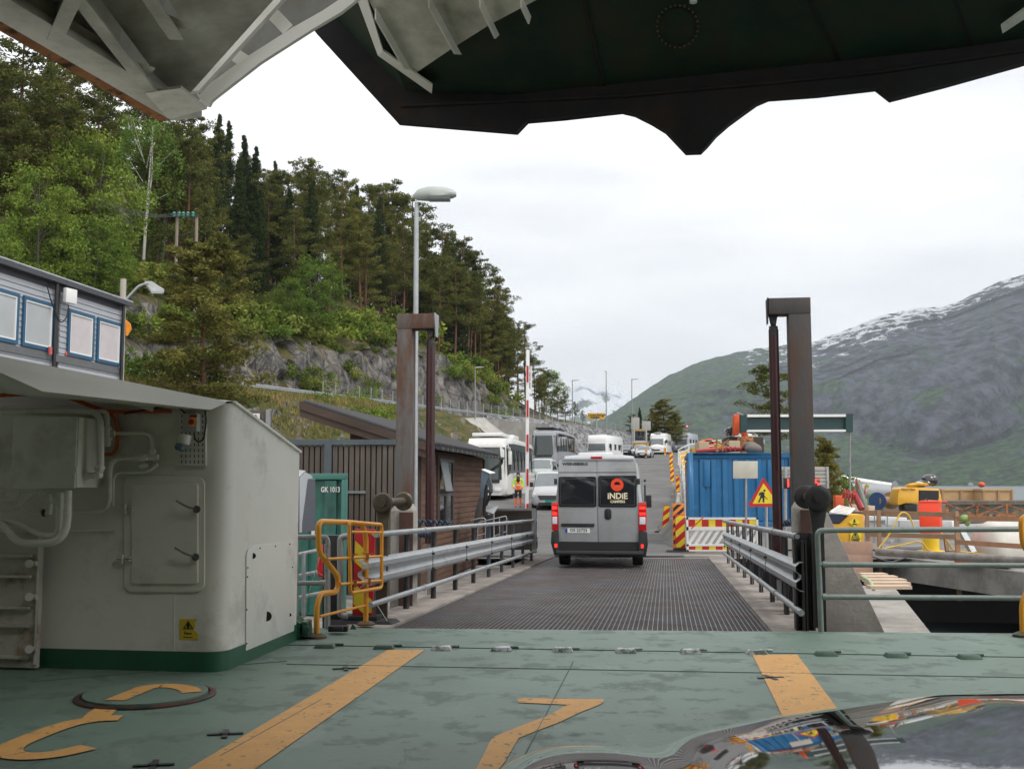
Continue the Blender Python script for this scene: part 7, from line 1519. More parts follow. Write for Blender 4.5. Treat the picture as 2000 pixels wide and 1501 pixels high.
# yellow diesel tank
yt_ = thing('diesel_tank', 'yellow diesel tank box with warning labels beside the concrete buttress', 'tank', Y_(1655, 1058, 24)); ty = mat('tank_yellow', (.68, .36, .02), .5, 0, .08, 3)
b = MB(); b.prism([Y_(x, y, 24) for x, y in ((1625, 1022), (1640, 1022), (1657, 1004), (1688, 1004), (1688, 1062), (1625, 1062))], (0, 1.2, 0)); b.build('tank_body', ty, yt_, world=True, bevel=.03)
b = MB(); b.prism([Y_(x, y, 23.98) for x, y in ((1622, 1004), (1655, 1004), (1640, 1021), (1622, 1021))], (0, 1, 0)); b.build('dark_recess', mat('tank_navy', (.02, .03, .06), .5), yt_, world=True)
b = MB(); b.prism([Y_(x, y, 23.97) for x, y in ((1669, 1009), (1680, 1019), (1669, 1029), (1658, 1019))], (0, .01, 0)); b.prism([Y_(x, y, 23.97) for x, y in ((1661, 1038), (1682, 1038), (1682, 1057), (1661, 1057))], (0, .01, 0)); b.build('label', yelm, yt_, world=True)
fT = lambda x, y, o: Y_(x, y, 23.96-o); tri_ring(fT, 1671, 1042.5, 15, 12, 1.2, .0, yt_); b = MB()
for P in (((1665, 1022), (1674, 1022), (1674, 1024), (1665, 1024)), ((1668, 1013), (1670, 1013), (1671, 1020), (1667, 1020)), ((1669.8, 1041), (1672.2, 1041), (1673, 1046), (1669, 1046))): b.prism([fT(x, y, 0) for x, y in P], (0, .003, 0))
b.build('pictogram', blk, yt_, world=True); YO = Matrix.Translation(-yt_.location)
text('Brannfarlig', .045, 'lettering', blk, yt_, YO @ frame(fT(1671.5, 1051, 0), (1, 0, 0), (0, 0, 1)), .002, bold=.001); text('DIESEL', .06, 'lettering', blk, yt_, YO @ frame(fT(1671.5, 1055, 0), (1, 0, 0), (0, 0, 1)), .002, bold=.002)
b = MB(); La, Lb, Lc, Ld = Y_(1622, 1000, 23.9), Y_(1640, 988, 25.6), Y_(1668, 993, 25.6), Y_(1656, 1004, 23.9)
b.tube([La, Lb], .03, 6); b.tube([Ld, Lc], .03, 6); [b.tube([La.lerp(Lb, t/5), Ld.lerp(Lc, t/5)], .022, 6) for t in range(6)]; junk('ladder', 'white aluminium ladder piece lying on the yellow tank', 'ladder', b, whm)
b = MB(); b.b2(Y_(1632, 992, 40), Y_(1648, 967, 40)+V((0, .3, 0))); tag(b.build('orange_case', exo, None, bevel=.02), 'bright orange metal case behind the ladder', 'case')
for (xa_, ya_, xb_, yb_, r_, m_, lab) in ((1668, 957, 1684, 994, .12, mat('bottle_red', (.36, .03, .03), .4), 'dark red gas bottle leaning on its trolley behind the tank'), (1674, 938, 1690, 992, .10, mat('bottle_green_grey', (.13, .16, .13)), 'grey gas bottle leaning beside the red one')):
    b = MB(); A_ = Y_(xb_, yb_, 34); B__ = Y_(xa_, ya_, 34.4); L = (B__-A_).length; b.lathe([(r_*.9, 0), (r_, .05), (r_, L*.85), (r_*.6, L*.95), (.03, L), (.03, L*1.08)], A_, (B__-A_), 14); junk('gas_bottle', lab, 'gas bottle', b, m_)
b = MB(); [b.tube([Y_(*p, 34.2), Y_(*r__, 34.2)], .02, 6) for p, r__ in (((1671, 935), (1694, 996)), ((1655, 970), (1664, 990)), ((1650, 962), (1672, 965)), ((1690, 950), (1688, 975)))]
b.tube(helix(Y_(1645, 962, 34.3), Y_(1668, 972, 34.3), .14, 4, .02), .018, 5); junk('bottle_trolley', 'red tube trolley with coiled hose holding the gas bottles', 'trolley', b, redm)
# pipes and flange
bgp = mat('big_pipe_grey', (.30, .31, .33), .5, .1, .12, 2)
b = MB(); b.cyl(Y_(1618, 957, 64), Y_(1742, 961, 66), .46, n=20); junk('big_pipe', 'thick grey steel pipe lying left of the yellow compressor', 'pipe', b, bgp)
b = MB(); b.cyl(Y_(1655, 935, 75), Y_(1612, 925, 75), .2, n=10); b.cyl(Y_(1655, 935, 75), Y_(1740, 948, 75), .2, n=10); junk('slim_pipe', 'slimmer pale pipe lying behind the thick grey pipe', 'pipe', b, whm)
b = MB(); b.prism([Y_(1742, 985, 62)]+[Y_(1749+6*cos(a), 950+11*sin(a), 62) for a in (pi, pi*1.25, pi*1.5, pi*1.75, 2*pi)]+[Y_(1755, 985, 62)], (0, .2, 0)); junk('end_plate', 'tall grey rounded steel plate at the end of the thick pipe', 'steel plate', b, bgp)
# cable reel
cr_ = thing('cable_reel', 'wooden cable reel with one blue end disc', 'cable reel', Y_(1727, 995, 52)); c1, c2 = Y_(1714, 978, 52), Y_(1740, 977, 52.5); ax = (c2-c1).normalized()+V((0, .6, 0))
for c_, m_ in ((c1, mat('reel_blue', (.03, .08, .20), .5)), (c2, tm)): b = MB(); b.lathe([(.42, -.04), (.42, .04)], c_, ax, 24); b.build('disc', m_, cr_, world=True)
b = MB(); b.cyl(c1, c2, .2, n=16); b.build('drum', tm, cr_, world=True)
# compressor
co = thing('compressor', 'yellow mobile compressor with black louvred end on the quay', 'compressor', Y_(1797, 1000, 50)); cy_ = mat('compressor_yellow', (.75, .40, .03), .4, 0, .06, 3, coat=.3)
b = MB(); K_ = lambda x, y, Y=50: Y_(1640+x/8.33, 930+y/8.33, Y); b.prism([K_(*p) for p in ((945, 330), (975, 200), (1010, 175), (1290, 180), (1290, 400), (1270, 440), (1160, 430), (1130, 440), (1090, 430), (960, 470), (940, 440))], (.1, 1.4, 0)); b.build('hood', cy_, co, world=True, bevel=.05)
b = MB(); b.prism([K_(1285, 185, 50.05), K_(1620, 200, 50.4), K_(1670, 410, 50.4), K_(1285, 410, 50.05)], (.1, 1.2, 0)); b.build('end_frame', cy_, co, world=True, bevel=.03)
for i in range(6): b = MB(); y_ = 235+i*28; b.prism([K_(1300, y_, 49.98), K_(1608, y_+4, 50.3), K_(1608, y_+24, 50.3), K_(1300, y_+20, 49.98)], (0, .04, 0)); b.build('louvre', black, co, world=True)
b = MB(); b.prism([K_(1290, 222, 50.02), K_(1615, 230, 50.36), K_(1615, 405, 50.36), K_(1290, 405, 50.02)], (0, .02, 0)); b.build('grille_backing', darksteel, co, world=True)
b = MB(); b.prism([K_(*p, 50.1) for p in ((1050, 445), (1150, 435), (1260, 450), (1260, 570), (1060, 560))], (0, .8, 0)); b.build('chassis', black, co, world=True, bevel=.04)
text('MAXTRA', .16, 'lettering', blk, co, Matrix.Translation(-co.location) @ frame(K_(1118, 214, 49.96), (1, 0, 0), (0, 0, 1)), .01)
b = MB()
for k_ in range(3): b.tube([K_(1240+160*cos(t)+20*k_, 150+22*sin(t)-8*k_, 50.3+.35*(1+sin(t))) for t in [i*pi/8 for i in range(17)]], .035, 6)
junk('yellow_hose', 'coil of yellow hose lying on top of the compressor', 'hose', b, mat('hose_yellow', (.75, .48, .06), .6))
b = MB(); [b.ell(K_(x, y, 50.8), r_, 8, 6) for x, y, r_ in ((1450, 60, (.35, .3, .28)), (1400, 100, (.4, .3, .15)), (1510, 60, (.28, .25, .3)), (1300, 105, (.25, .2, .08)))]; b.tube([K_(1240, 95, 50.6), K_(1380, 105, 50.6)], .04, 5); b.tube([K_(1550, 120, 50.7), K_(1605, 45, 50.7)], .03, 5); junk('black_tool_heap', 'heap of shiny black gear on the compressor top', 'gear', b, mat('glossy_black', (.02, .02, .02), .15, coat=1))
# red box on yellow bollard
rbx = thing('red_box', 'bright red-orange steel box on the yellow bollard', 'box', Y_(1820, 1040, 29.5)); rdm = mat('box_red_orange', (.85, .06, .015), .45, 0, .04, 3)
b = MB(); b.prism([Y_(1793, 980, 29.5), Y_(1834, 980, 29.5), Y_(1837, 1041, 29.5), Y_(1797, 1041, 29.5)], (.62, 1.4, 0)); b.build('box_shell', rdm, rbx, world=True, bevel=.01)
b = MB(); b.prism([Y_(1793, 980, 29.48), Y_(1834, 980, 29.48), Y_(1850, 980, 30.2), Y_(1812, 978, 30.2)], (0, 0, .03)); b.build('lid', rdm, rbx, world=True); b = MB(); b.tube([Y_(1808+4*cos(t), 977+3*sin(t), 29.8) for t in [i*pi/5 for i in range(11)]], .015, 6); b.build('lifting_ring', darksteel, rbx, world=True)
bo = thing('bollard', 'short thick yellow mooring bollard on a round base', 'bollard', Y_(1818, 1078, 29.8)); ybm = mat('bollard_yellow', (.80, .56, .03), .45, 0, .06, 4)
p = G(1819, 1078, ZQ); b = MB(); b.lathe([(.23, 0), (.23, .52)], p, n=28); b.build('post', ybm, bo, world=True); b = MB(); b.lathe([(.42, 0), (.42, .05)], p, n=28); b.build('base_plate', ybm, bo, world=True)
for k_, pts in enumerate((((1712, 1075), (1740, 1040), (1757, 1003), (1765, 999), (1775, 1005), (1786, 1030)), ((1720, 1072), (1770, 1062), (1800, 1055), (1812, 1075), (1840, 1080)), ((1838, 1040), (1850, 1055), (1860, 1075), (1930, 1082)))):
    b = MB(); b.tube(fillet([Y_(x, y, 29.2) for x, y in pts], .4), .022, 6); junk('yellow_air_hose', ['yellow hose looping over the timber rail', 'yellow hose snaking along the quay to the bollard', 'yellow hose running right from under the red box'][k_], 'hose', b, mat('hose_yellow', (.75, .48, .06)))
b = MB(); b.beam(Y_(1846, 1045, 29.6), Y_(1850, 1078, 29.4), .08, .2); junk('timber_prop', 'short timber prop leaning by the yellow bollard', 'timber', b, tm)
# crates and truss
for i, (x0, x1, Y, lab) in enumerate(((1838, 1912, 58, 'open timber crate left of the two on the truss platform'), (1918, 1978, 57, 'timber crate right of the two on the truss platform'))):
    c = thing('timber_crate', lab, 'crate', Y_((x0+x1)/2, 978, Y), 0, 'timber crates'); wdm = mat('crate_timber', (.48, .32, .16), .8, 0, .15, 3)
    b = MB(); b.prism([Y_(x0, 957, Y), Y_(x1, 957, Y), Y_(x1, 978, Y), Y_(x0, 978, Y)], (0, 1.5, 0)); b.build('side', wdm, c, world=True)
    for px in (x0+1, (x0+x1)/2, x1-3): b = MB(); b.prism([Y_(px, 956, Y-.03), Y_(px+3.5, 956, Y-.03), Y_(px+3.5, 978, Y-.03), Y_(px, 978, Y-.03)], (0, -.05, 0)); b.build('batten', tm, c, world=True)
    b = MB(); b.prism([Y_(x0-1, 954, Y-.06), Y_(x1+1, 954, Y-.06), Y_(x1+1, 958, Y-.06), Y_(x0-1, 958, Y-.06)], (0, 1.6, 0)); b.build('top_board', wdm, c, world=True)
tp_ = thing('truss_platform', 'rusty steel truss platform with pale green panels under the timber crates', 'platform', Y_(1920, 1006, 55)); 
b = MB(); b.prism([Y_(1850, 978, 55), Y_(2200, 978, 55), Y_(2200, 983, 55), Y_(1850, 983, 55)], (0, 4, 0)); b.build('deck', slat, tp_, world=True)
b = MB(); b.prism([Y_(1850, 984, 55.6), Y_(2200, 984, 55.6), Y_(2200, 1006, 55.6), Y_(1850, 1006, 55.6)], (0, .1, 0)); b.build('panel', mat('panel_pale_green', (.36, .45, .42), .6, dirt=(.25, .16, .1), damt=.6, dscale=2), tp_, world=True)
for i in range(6):
    b = MB(); xx = 1850+i*58; b.beam(Y_(xx, 984, 55), Y_(xx, 1006, 55), .12, .12, VD); b.beam(Y_(xx, 984, 55), Y_(xx+58, 1006, 55), .06, .06, VD); b.beam(Y_(xx, 1006, 55), Y_(xx+58, 984, 55.05), .06, .06, VD); b.build('brace', rustm, tp_, world=True)
b = MB(); b.beam(Y_(1850, 1006, 55), Y_(2200, 1006, 55), .12, .12); b.build('lower_chord', rustm, tp_, world=True)
# white tank
b = MB(); b.lathe([(.3, 0), (.75, .12), (.85, .35), (.85, 2.8)], Y_(1912, 1078, 29.5), (1, .05, .0), 28); tag(b.build('white_tank', mat('tank_off_white', (.58, .56, .50), .5), None, smooth=60), 'large white round plastic tank lying behind the timber rail at the right', 'tank')
b = MB(); b.prism([Y_(1876, 1038, 28.6), Y_(1886, 1036, 28.6), Y_(1908, 1076, 28.3), Y_(1898, 1078, 28.3)], (.1, .5, 0)); junk('steel_channel', 'grey steel channel leaning beside the white tank', 'steel beam', b, galv)
b = MB(); b.ell(Y_(1884, 1012, 27.4), (.12, .1, .1), 8, 6); b.ell(Y_(1889, 1018, 27.4), (.08, .08, .12), 8, 6); junk('green_strap', 'crumpled green strap hung on the timber rail', 'strap', b, mat('strap_leaf_green', (.25, .38, .12), .8))
b = MB(); b.prism([G(1864, 1100, ZQ+.05), G(1975, 1108, ZQ+.05), G(1975, 1104, ZQ+.05), G(1866, 1094, ZQ+.05)], (0, 0, .09)); junk('orange_plate', 'flat orange steel plate lying at the quay edge', 'steel plate', b, mat('plate_orange', (.45, .09, .03), .6))
# galvanised beams lying about
R3 = random.Random(8)
for i, (x0, y0, x1, y1, Y0, Y1, w_, lab) in enumerate(((1650, 1012, 1770, 1018, 44, 43, .3, 'wide pale galvanised profile behind the timber rail'), (1690, 1026, 1740, 1024, 40, 39, .35, 'grey steel box profile left of the yellow hose loop'), (1740, 1022, 1866, 1024, 41, 39, .28, 'long white painted profile crossing behind the red box'), (1700, 1062, 1745, 1060, 33.5, 33, .22, 'short galvanised beam near the quay edge'), (1742, 1052, 1795, 1056, 34, 33.5, .26, 'grey duct tube left of the bollard'), (1728, 1070, 1800, 1068, 32, 31.8, .1, 'flat steel strip lying by the yellow hose'), (1870, 1030, 2010, 1026, 40, 38, .25, 'pale long profile behind the white tank'), (1655, 990, 1705, 994, 46, 46, .3, 'tan board stack behind the gas bottles'))):
    b = MB(); A_, B__ = Y_(x0, y0, Y0), Y_(x1, y1, Y1)
    (b.cyl(A_, B__, w_/2, n=14) if i == 4 else b.beam(A_, B__, w_*1.6, w_))
    tag(b.build('steel_profile', [whm, galv, whm, galv, galv, galv, whm, tm2][i], None, bevel=0 if i == 4 else .01), lab, 'profile', 'building profiles on the quay')
    b2_ = None
for i, px in enumerate((1708, 1733, 1756)): b = MB(); b.cyl(Y_(px, 1000+i*8, 33), Y_(px, 1075, 33), .02, n=6); junk('steel_bar', ['thin upright steel bar left behind the timber rail', 'thin upright steel bar in the middle behind the rail', 'thin upright steel bar nearest the hose loop'][i], 'steel bar', b, galv2)
# far barge edge and buoys
b = MB(); b.b2((24, 70, -2.3), (60, 84, .3)); tag(b.build('barge', mat('barge_brown', (.20, .15, .11), .8), None, bevel=.05), 'low brown work barge moored beyond the yard at the right', 'barge')
b = MB(); b.ell(Y_(1917, 946, 60), (.2, .2, .15)); junk('orange_buoy', 'orange buoy on top of the crates', 'buoy', b, exo)
b = MB(); b.prism([Y_(1897+5*cos(t), 948-6*sin(t), 60) for t in [i*pi/6 for i in range(7)]], (0, .15, 0)); junk('grey_disc', 'grey rounded steel plate on the crates left of the buoy', 'steel plate', b, bgp)
# ---------------- trees ----------------
def leafmat(name, c1, c2, rand=.25):
    m = mat(name, c1, .75, 0, .3, 3, spec=.25, dirt=c2, damt=1, dscale=.5, dthr=.5, dsoft=.22, rand=rand)
    t = m.node_tree; b = t.nodes['Principled BSDF']; tr = t.nodes.new('ShaderNodeBsdfTranslucent'); mx = t.nodes.new('ShaderNodeMixShader'); mx.inputs[0].default_value = .3
    t.links.new(b.inputs['Base Color'].links[0].from_socket, tr.inputs[0]); o_ = [n for n in t.nodes if n.type == 'OUTPUT_MATERIAL'][0]
    t.links.new(b.outputs[0], mx.inputs[1]); t.links.new(tr.outputs[0], mx.inputs[2]); t.links.new(mx.outputs[0], o_.inputs[0]); return m
pinel = leafmat('pine_needles', (.072, .092, .02), (.175, .175, .04))
sprucel = leafmat('spruce_needles', (.027, .046, .014), (.06, .085, .024))
birchl = leafmat('birch_leaves', (.15, .23, .04), (.27, .37, .08))
decl = leafmat('broadleaf_leaves', (.105, .17, .024), (.23, .31, .05))
bushl = leafmat('bush_leaves', (.10, .15, .022), (.24, .27, .06), .35)
barkp = mat('pine_bark', (.17, .075, .04), .9, 0, .3, 2, .4, dirt=(.09, .06, .045), damt=.8, dscale=1, dthr=.5, stretch=(2, 2, .5))
barkg = mat('grey_bark', (.10, .085, .07), .9, 0, .3, 3, .3)
barkb = mat('birch_bark', (.55, .53, .48), .8, 0, .15, 3, .2, dirt=(.05, .045, .04), damt=.9, dscale=3, dthr=.62, stretch=(.5, .5, 3))
R = random.Random(5)
def rdir():
    z = R.uniform(-1, 1); a = R.uniform(0, 2*pi); q = sqrt(1-z*z); return V((q*cos(a), q*sin(a), z))
def clump(b, c, rad, n, sz, flat=.5, asp=2.2, up=0):
    vs = []; fs = []
    for i in range(n):
        d = rdir()*(R.random()**.45); p = V((c[0]+d.x*rad, c[1]+d.y*rad, c[2]+d.z*rad*flat))
        a = rdir(); a.z += up; a.normalize(); t = a.cross(rdir())
        if t.length < .05: continue
        t.normalize(); s = sz*R.uniform(.6, 1.25); w_ = s/asp; k = len(vs)
        vs += [p-a*s*.5, p+t*w_*.5, p+a*s*.5, p-t*w_*.5]; fs.append((k, k+1, k+2, k+3))
    b.add(vs, fs)
def pine_proto(seed, H=16, lo=.38, hard=1., spread=2.6, n_l=30, lean=.0, dens=1., lm=None):
    R.seed(seed); t = thing('pine_tree', 'x', 'tree'); tr = MB(); lv = MB()
    pts = []; bx_, by_ = R.uniform(-.5, .5)+lean, R.uniform(-.5, .5)
    for i in range(9): k = i/8; pts.append(V((bx_*sin(k*2.2), by_*k*k*1.2, H*.97*k)))
    tr.tube(pts, [lerp(.21, .03, (i/8)**.9)*H/16 for i in range(9)], 8)
    def at(k): q = k*8; i = min(7, int(q)); return pts[i].lerp(pts[i+1], q-i)
    for i in range(n_l):
        k = lerp(lo, .97, (i+R.random())/n_l); p = at(k); a = R.uniform(0, 2*pi); e = (k-lo)/(1-lo)
        L = spread*(1-e)**.55*R.uniform(.5, 1.2)*(0.6+.4*min(1, e*4))+.35
        d = V((cos(a), sin(a), R.uniform(-.05, .35)+.3*e)); q = p+d*L
        mid = p.lerp(q, .5)+V((0, 0, -.08*L)); tr.tube([p, mid, q], [.05*(1.2-e), .03, .012], 5, caps=False)
        for j in range(4 if L > 1 else 2):
            c = p.lerp(q, .42+.62*j/3)+V((R.uniform(-.4, .4), R.uniform(-.4, .4), R.uniform(-.05, .3)))
            clump(lv, c, R.uniform(.45, .9)*(.6+.4*(1-e)), int(60*dens), .25, R.uniform(.4, .85), 2.4, .5)
    for i in range(7):   # dead twigs below the crown
        k = R.uniform(lo*.45, lo*1.05); p = at(k); a = R.uniform(0, 2*pi); L = R.uniform(.5, 1.8); tr.tube([p, p+V((cos(a)*L*.6, sin(a)*L*.6, .05)), p+V((cos(a)*L, sin(a)*L, -.25))], [.025, .015, .006], 4, caps=False)
    tr.build('trunk', barkp, t, smooth=60, normals=False); lv.build('crown', lm or pinel, t, smooth=0, normals=False); return t, H
def spruce_proto(seed, H=18, wd=2.3):
    R.seed(seed); t = thing('spruce_tree', 'x', 'tree'); tr = MB(); lv = MB()
    tr.tube([(0, 0, 0), (R.uniform(-.2, .2), 0, H*.5), (0, 0, H)], [.2, .12, .02], 7)
    n = 34
    for i in range(n):
        k = lerp(.13, 1, i/n); z = H*k; L = wd*(1-k)**.8*R.uniform(.75, 1.15)+.12
        for j in range(7 if k < .9 else 4):
            a = R.uniform(0, 2*pi)
            for m_ in range(5):
                f = (m_+.6)/5; c = V((cos(a)*L*f, sin(a)*L*f, z-L*f*.38+.12*f*f*L+R.uniform(-.28, .28))); clump(lv, c, .42*(1-f*.35)*(1 if k < .85 else .5), 15, .27, .8, 2.6, -.35)
    tr.build('trunk', barkg, t, smooth=60, normals=False); lv.build('crown', sprucel, t, smooth=0, normals=False); return t, H
def leafy_proto(seed, kind, H=11, rx=3.0, lo=.2, n_c=125, lm=None, bark=None, sz=.24, lp=85, cat='tree', droop=0):
    bt = .6 if droop else 1
    R.seed(seed); t = thing(kind, 'x', cat); tr = MB(); lv = MB()
    for s in range(2 if kind == 'birch_tree' else 1):
        dx = R.uniform(-1, 1)*rx*.35; dy = R.uniform(-1, 1)*rx*.3
        tr.tube([V((0, 0, 0)), V((dx*.25, dy*.2, H*.33)), V((dx*.8, dy*.6, H*.66)), V((dx, dy, H*.95))], [.15*H/11*bt, .11*H/11*bt, .06*H/11*bt, .015], 7)
    for i in range(n_c):
        k = R.random(); z = lerp(lo, .97, k)*H; e = (z/H-lo)/(1-lo); rr = rx*sqrt(max(.03, 1-(2*e-.85)**2*.75 if e < .425 else 1-((e-.425)/.6)**2))
        a = R.uniform(0, 2*pi); q = rr*R.uniform(.35, 1)**.6*(1+.22*sin(a*3+seed)); c = V((cos(a)*q, sin(a)*q, z+R.uniform(-.3, .3)))
        if R.random() < (.1 if droop else .35): tr.tube([V((c.x*.1, c.y*.1, z*.75)), c], [.02 if droop else .035, .01], 4, caps=False)
        if droop:
            for j in range(3): clump(lv, c-V((0, 0, j*.45)), .34, lp//3, sz, 1.3, 1.7, 0)
        else: clump(lv, c, R.uniform(.55, 1.0)*rx/3, lp, sz, .7, 1.6, 0)
    tr.build('trunk', bark or barkg, t, smooth=60, normals=False); lv.build('crown', lm or decl, t, smooth=0, normals=False); return t, H
def bush_proto(seed, lm, r=1.3, n=14):
    R.seed(seed); t = MB()
    for i in range(n): a = R.uniform(0, 2*pi); q = r*R.random()**.6; clump(t, V((cos(a)*q, sin(a)*q, R.uniform(.15, 1)*r*.75*(1-.5*q/r))), r*.38, 55, .2, .8, 1.6, .1)
    o = t.build('bush', lm, None, smooth=0, normals=False); tag(o, 'x', 'bush'); return o, r
protos = {'pine': [pine_proto(1), pine_proto(2, 16, .5, 1, 2.3, 24), pine_proto(3, 16, .22, 1, 3.1, 38), pine_proto(4, 16, .42, 1, 2.7, 30, .6)],
          'spruce': [spruce_proto(11), spruce_proto(12, 18, 1.9)],
          'broad': [leafy_proto(21, 'broadleaf_tree'), leafy_proto(22, 'broadleaf_tree', 11, 3.4, .12, 140)],
          'lone': [pine_proto(5, 11, .1, 1, 2.6, 50, .15, 1.6, leafmat('olive_pine_needles', (.085, .095, .02), (.22, .20, .045)))],  # lighter olive needles for the lone pine form
          'birch': [leafy_proto(31, 'birch_tree', 12, 2.5, .25, 120, birchl, barkb, .17, 66, droop=1)],
          'bush': [bush_proto(41, bushl), bush_proto(42, decl), bush_proto(43, bushl, 1.3, 20)]}
used = set()
for k_, L_ in protos.items():
    for o, h in L_: o.location = (0, -400, -50)
BASE_R = 1.3
def put(kind, i, x, y, z, H, label, group=None, wide=1.):
    pr, h = protos[kind][i % len(protos[kind])]; s = H/h if kind != 'bush' else H/1.1
    sc3 = (s*wide, s*wide, s); rzv = R.uniform(0, 6.28)
    if pr.name in used: o = dup(pr, (x, y, z), rzv, label, sc3)
    else: used.add(pr.name); o = pr; o.location = (x, y, z); o.rotation_euler = (0, 0, rzv); o.scale = sc3; o['label'] = label; KIDS.setdefault(pr.name, [c for c in bpy.data.objects if c.parent == pr])
    if group: o['group'] = group
    elif 'group' in o: del o['group']
    return o
def Yd(px, d): k = (px-1000)/F/1.004; return (d+58.13)/(.4472-.8944*k)
def tree_d(kind, i, px, d, ytop, label, group=None, wide=1., H=None, sink=.3):
    Y = Yd(px, d); x = (px-1000)/F*Y; z = land_z(x, Y)-sink
    if H is None: H = max(2, W(px, ytop, Y).z-z)
    return put(kind, i, x, Y, z, H, label, group, wide)
GF = 'pines of the dense hillside forest'; GS = 'spruces of the dense hillside forest'
SKY_T = [(0, 40), (110, 60), (200, 150), (330, 215), (420, 235), (450, 262), (500, 300), (560, 330), (590, 305), (620, 330), (650, 330), (700, 350), (760, 355), (800, 385), (850, 440), (900, 465), (940, 510), (970, 560), (985, 600), (1010, 650), (1040, 690), (1080, 740), (1120, 785), (1160, 825)]
R.seed(77)
sky_trees = [('spruce', 433, 235), ('spruce', 464, 262), ('spruce', 488, 285), ('spruce', 527, 312), ('spruce', 412, 222), ('pine', 345, 205), ('pine', 380, 215), ('pine', 560, 325), ('pine', 592, 298), ('pine', 612, 310), ('pine', 655, 322), ('pine', 672, 345), ('pine', 706, 352), ('pine', 735, 350), ('pine', 757, 342), ('pine', 780, 366), ('pine', 800, 372), ('pine', 835, 420), ('pine', 857, 430), ('pine', 893, 452), ('pine', 912, 470), ('pine', 938, 495), ('pine', 958, 530), ('pine', 978, 560), ('pine', 990, 615), ('pine', 1028, 622), ('pine', 1012, 640), ('pine', 1045, 690), ('pine', 1062, 715), ('broad', 1075, 725), ('pine', 1090, 752), ('pine', 1105, 762), ('pine', 1122, 782), ('pine', 1138, 800), ('spruce', 690, 360), ('spruce', 870, 455), ('spruce', 925, 500), ('pine', 300, 180), ('pine', 250, 150)]
for n_, (k_, px, yt) in enumerate(sky_trees):
    d = pw(px, [(250, 30), (550, 27), (760, 28), (860, 22), (930, 16), (980, 12.5), (1150, 12)])+R.uniform(-2, 2)
    lab = 'lone crooked pine sticking out from the forest edge against the sky' if px == 1028 else ('dark pointed spruce in the hillside forest' if k_ == 'spruce' else ('pale green broadleaf tree low in the forest edge beyond the barrier boom' if k_ == 'broad' else 'pine in the dense forest covering the hillside'))
    tree_d(k_, [0, 2, 3, 0, 1][n_ % 5] if k_ == 'pine' else n_, px, d, yt, lab, None if (px == 1028 or k_ == 'broad') else (GS if k_ == 'spruce' else GF), 1.15 if k_ == 'pine' else 1)
cnt = 0
for n_ in range(150):
    px = R.uniform(-60, 1110) if n_ % 3 else R.uniform(300, 1000); d = R.uniform(12.5, 52) if px < 700 else R.uniform(11.5, lerp(35, 14, clamp((px-700)/330)))
    Y = Yd(px, d); x = (px-1000)/F*Y; z = land_z(x, Y); k_ = 'spruce' if R.random() < (.35 if 380 < px < 700 else .12) else 'pine'
    zt = W(px, pw(px, SKY_T)+R.uniform(8, 60), Y).z; H = min(R.uniform(11, 18), zt-z)
    if H < 4: continue
    put(k_, n_, x, Y, z-.3, H, 'dark pointed spruce in the hillside forest' if k_ == 'spruce' else 'pine in the dense forest covering the hillside', GS if k_ == 'spruce' else GF, 1.1)
# trees at the left, nearer
for n_, (px, d, yt, k_, i, w_, lab) in enumerate([
    (20, 14, 55, 'pine', 2, 1.5, 'large bushy pine at the far left edge under the ship frame'), (75, 13, 175, 'pine', 2, 1.5, 'large bushy pine second from the left edge'), (-50, 12, 120, 'pine', 2, 1.5, 'bushy pine cut off by the left photo edge'), (120, 22, 120, 'pine', 0, 1.2, 'pine with bare orange trunk behind the bright broadleaf trees'), (160, 20, 130, 'pine', 1, 1.2, 'tall pine with bare orange trunk left of the birch'), (195, 21, 150, 'pine', 1, 1.2, 'second tall bare-trunked pine left of the birch'),
    (150, 11.5, 262, 'broad', 1, .95, 'tall bright green broadleaf tree at the left'), (60, 11, 395, 'broad', 0, 1.2, 'bright green broadleaf tree above the grey building roof'), (10, 10.5, 430, 'broad', 1, 1.2, 'broad green tree rising over the left end of the grey building'), (200, 11, 420, 'broad', 0, 1.0, 'green broadleaf tree right of the tallest broadleaf one'), (110, 10.5, 440, 'broad', 1, 1.1, 'rounded green broadleaf tree behind the antenna on the grey building'),
    (25, 8, 500, 'broad', 0, 1.3, 'low leafy tree just above the left end of the grey building roof'), (-35, 7.5, 440, 'broad', 1, 1.2, 'leafy tree cut by the left edge above the grey building'), (95, 8, 470, 'broad', 1, 1.3, 'rounded leafy tree above the antenna of the grey building'), (170, 8, 430, 'broad', 0, 1.2, 'leafy tree behind the pale timber post'), (215, 9, 480, 'broad', 1, 1.1, 'low leafy tree between the timber post and the power poles'), (60, 8, 330, 'broad', 0, 1.0, 'tallest of the leafy trees above the grey building roof'),
    (268, 15, 222, 'birch', 0, 1.2, 'slender white-trunked birch with pale hanging leaves'), (306, 17, 235, 'birch', 0, 1.0, 'second pale birch just right of the slender one'),
    (330, 16, 290, 'pine', 1, 1.0, 'tall pine with bare orange trunk right of the birches'), (375, 17, 300, 'pine', 1, .9, 'slim bare-trunked pine behind the power poles'),
    (575, 14, 395, 'pine', 3, 1.1, 'leaning orange-trunked pine with dead branches above the rock face'), (640, 12.5, 420, 'pine', 1, 1.0, 'bare-trunked pine behind the broadleaf tree on the rock face'),
    (612, 10.2, 500, 'broad', 0, 1.1, 'bright green broadleaf tree growing on top of the rock face'), (560, 10.4, 545, 'broad', 1, .9, 'smaller green tree left of the one on the rock face'), (470, 11, 455, 'pine', 2, 1.3, 'low bushy pine behind the near lone pine')]):
    tree_d(k_, i, px, d, yt, lab, None, w_)
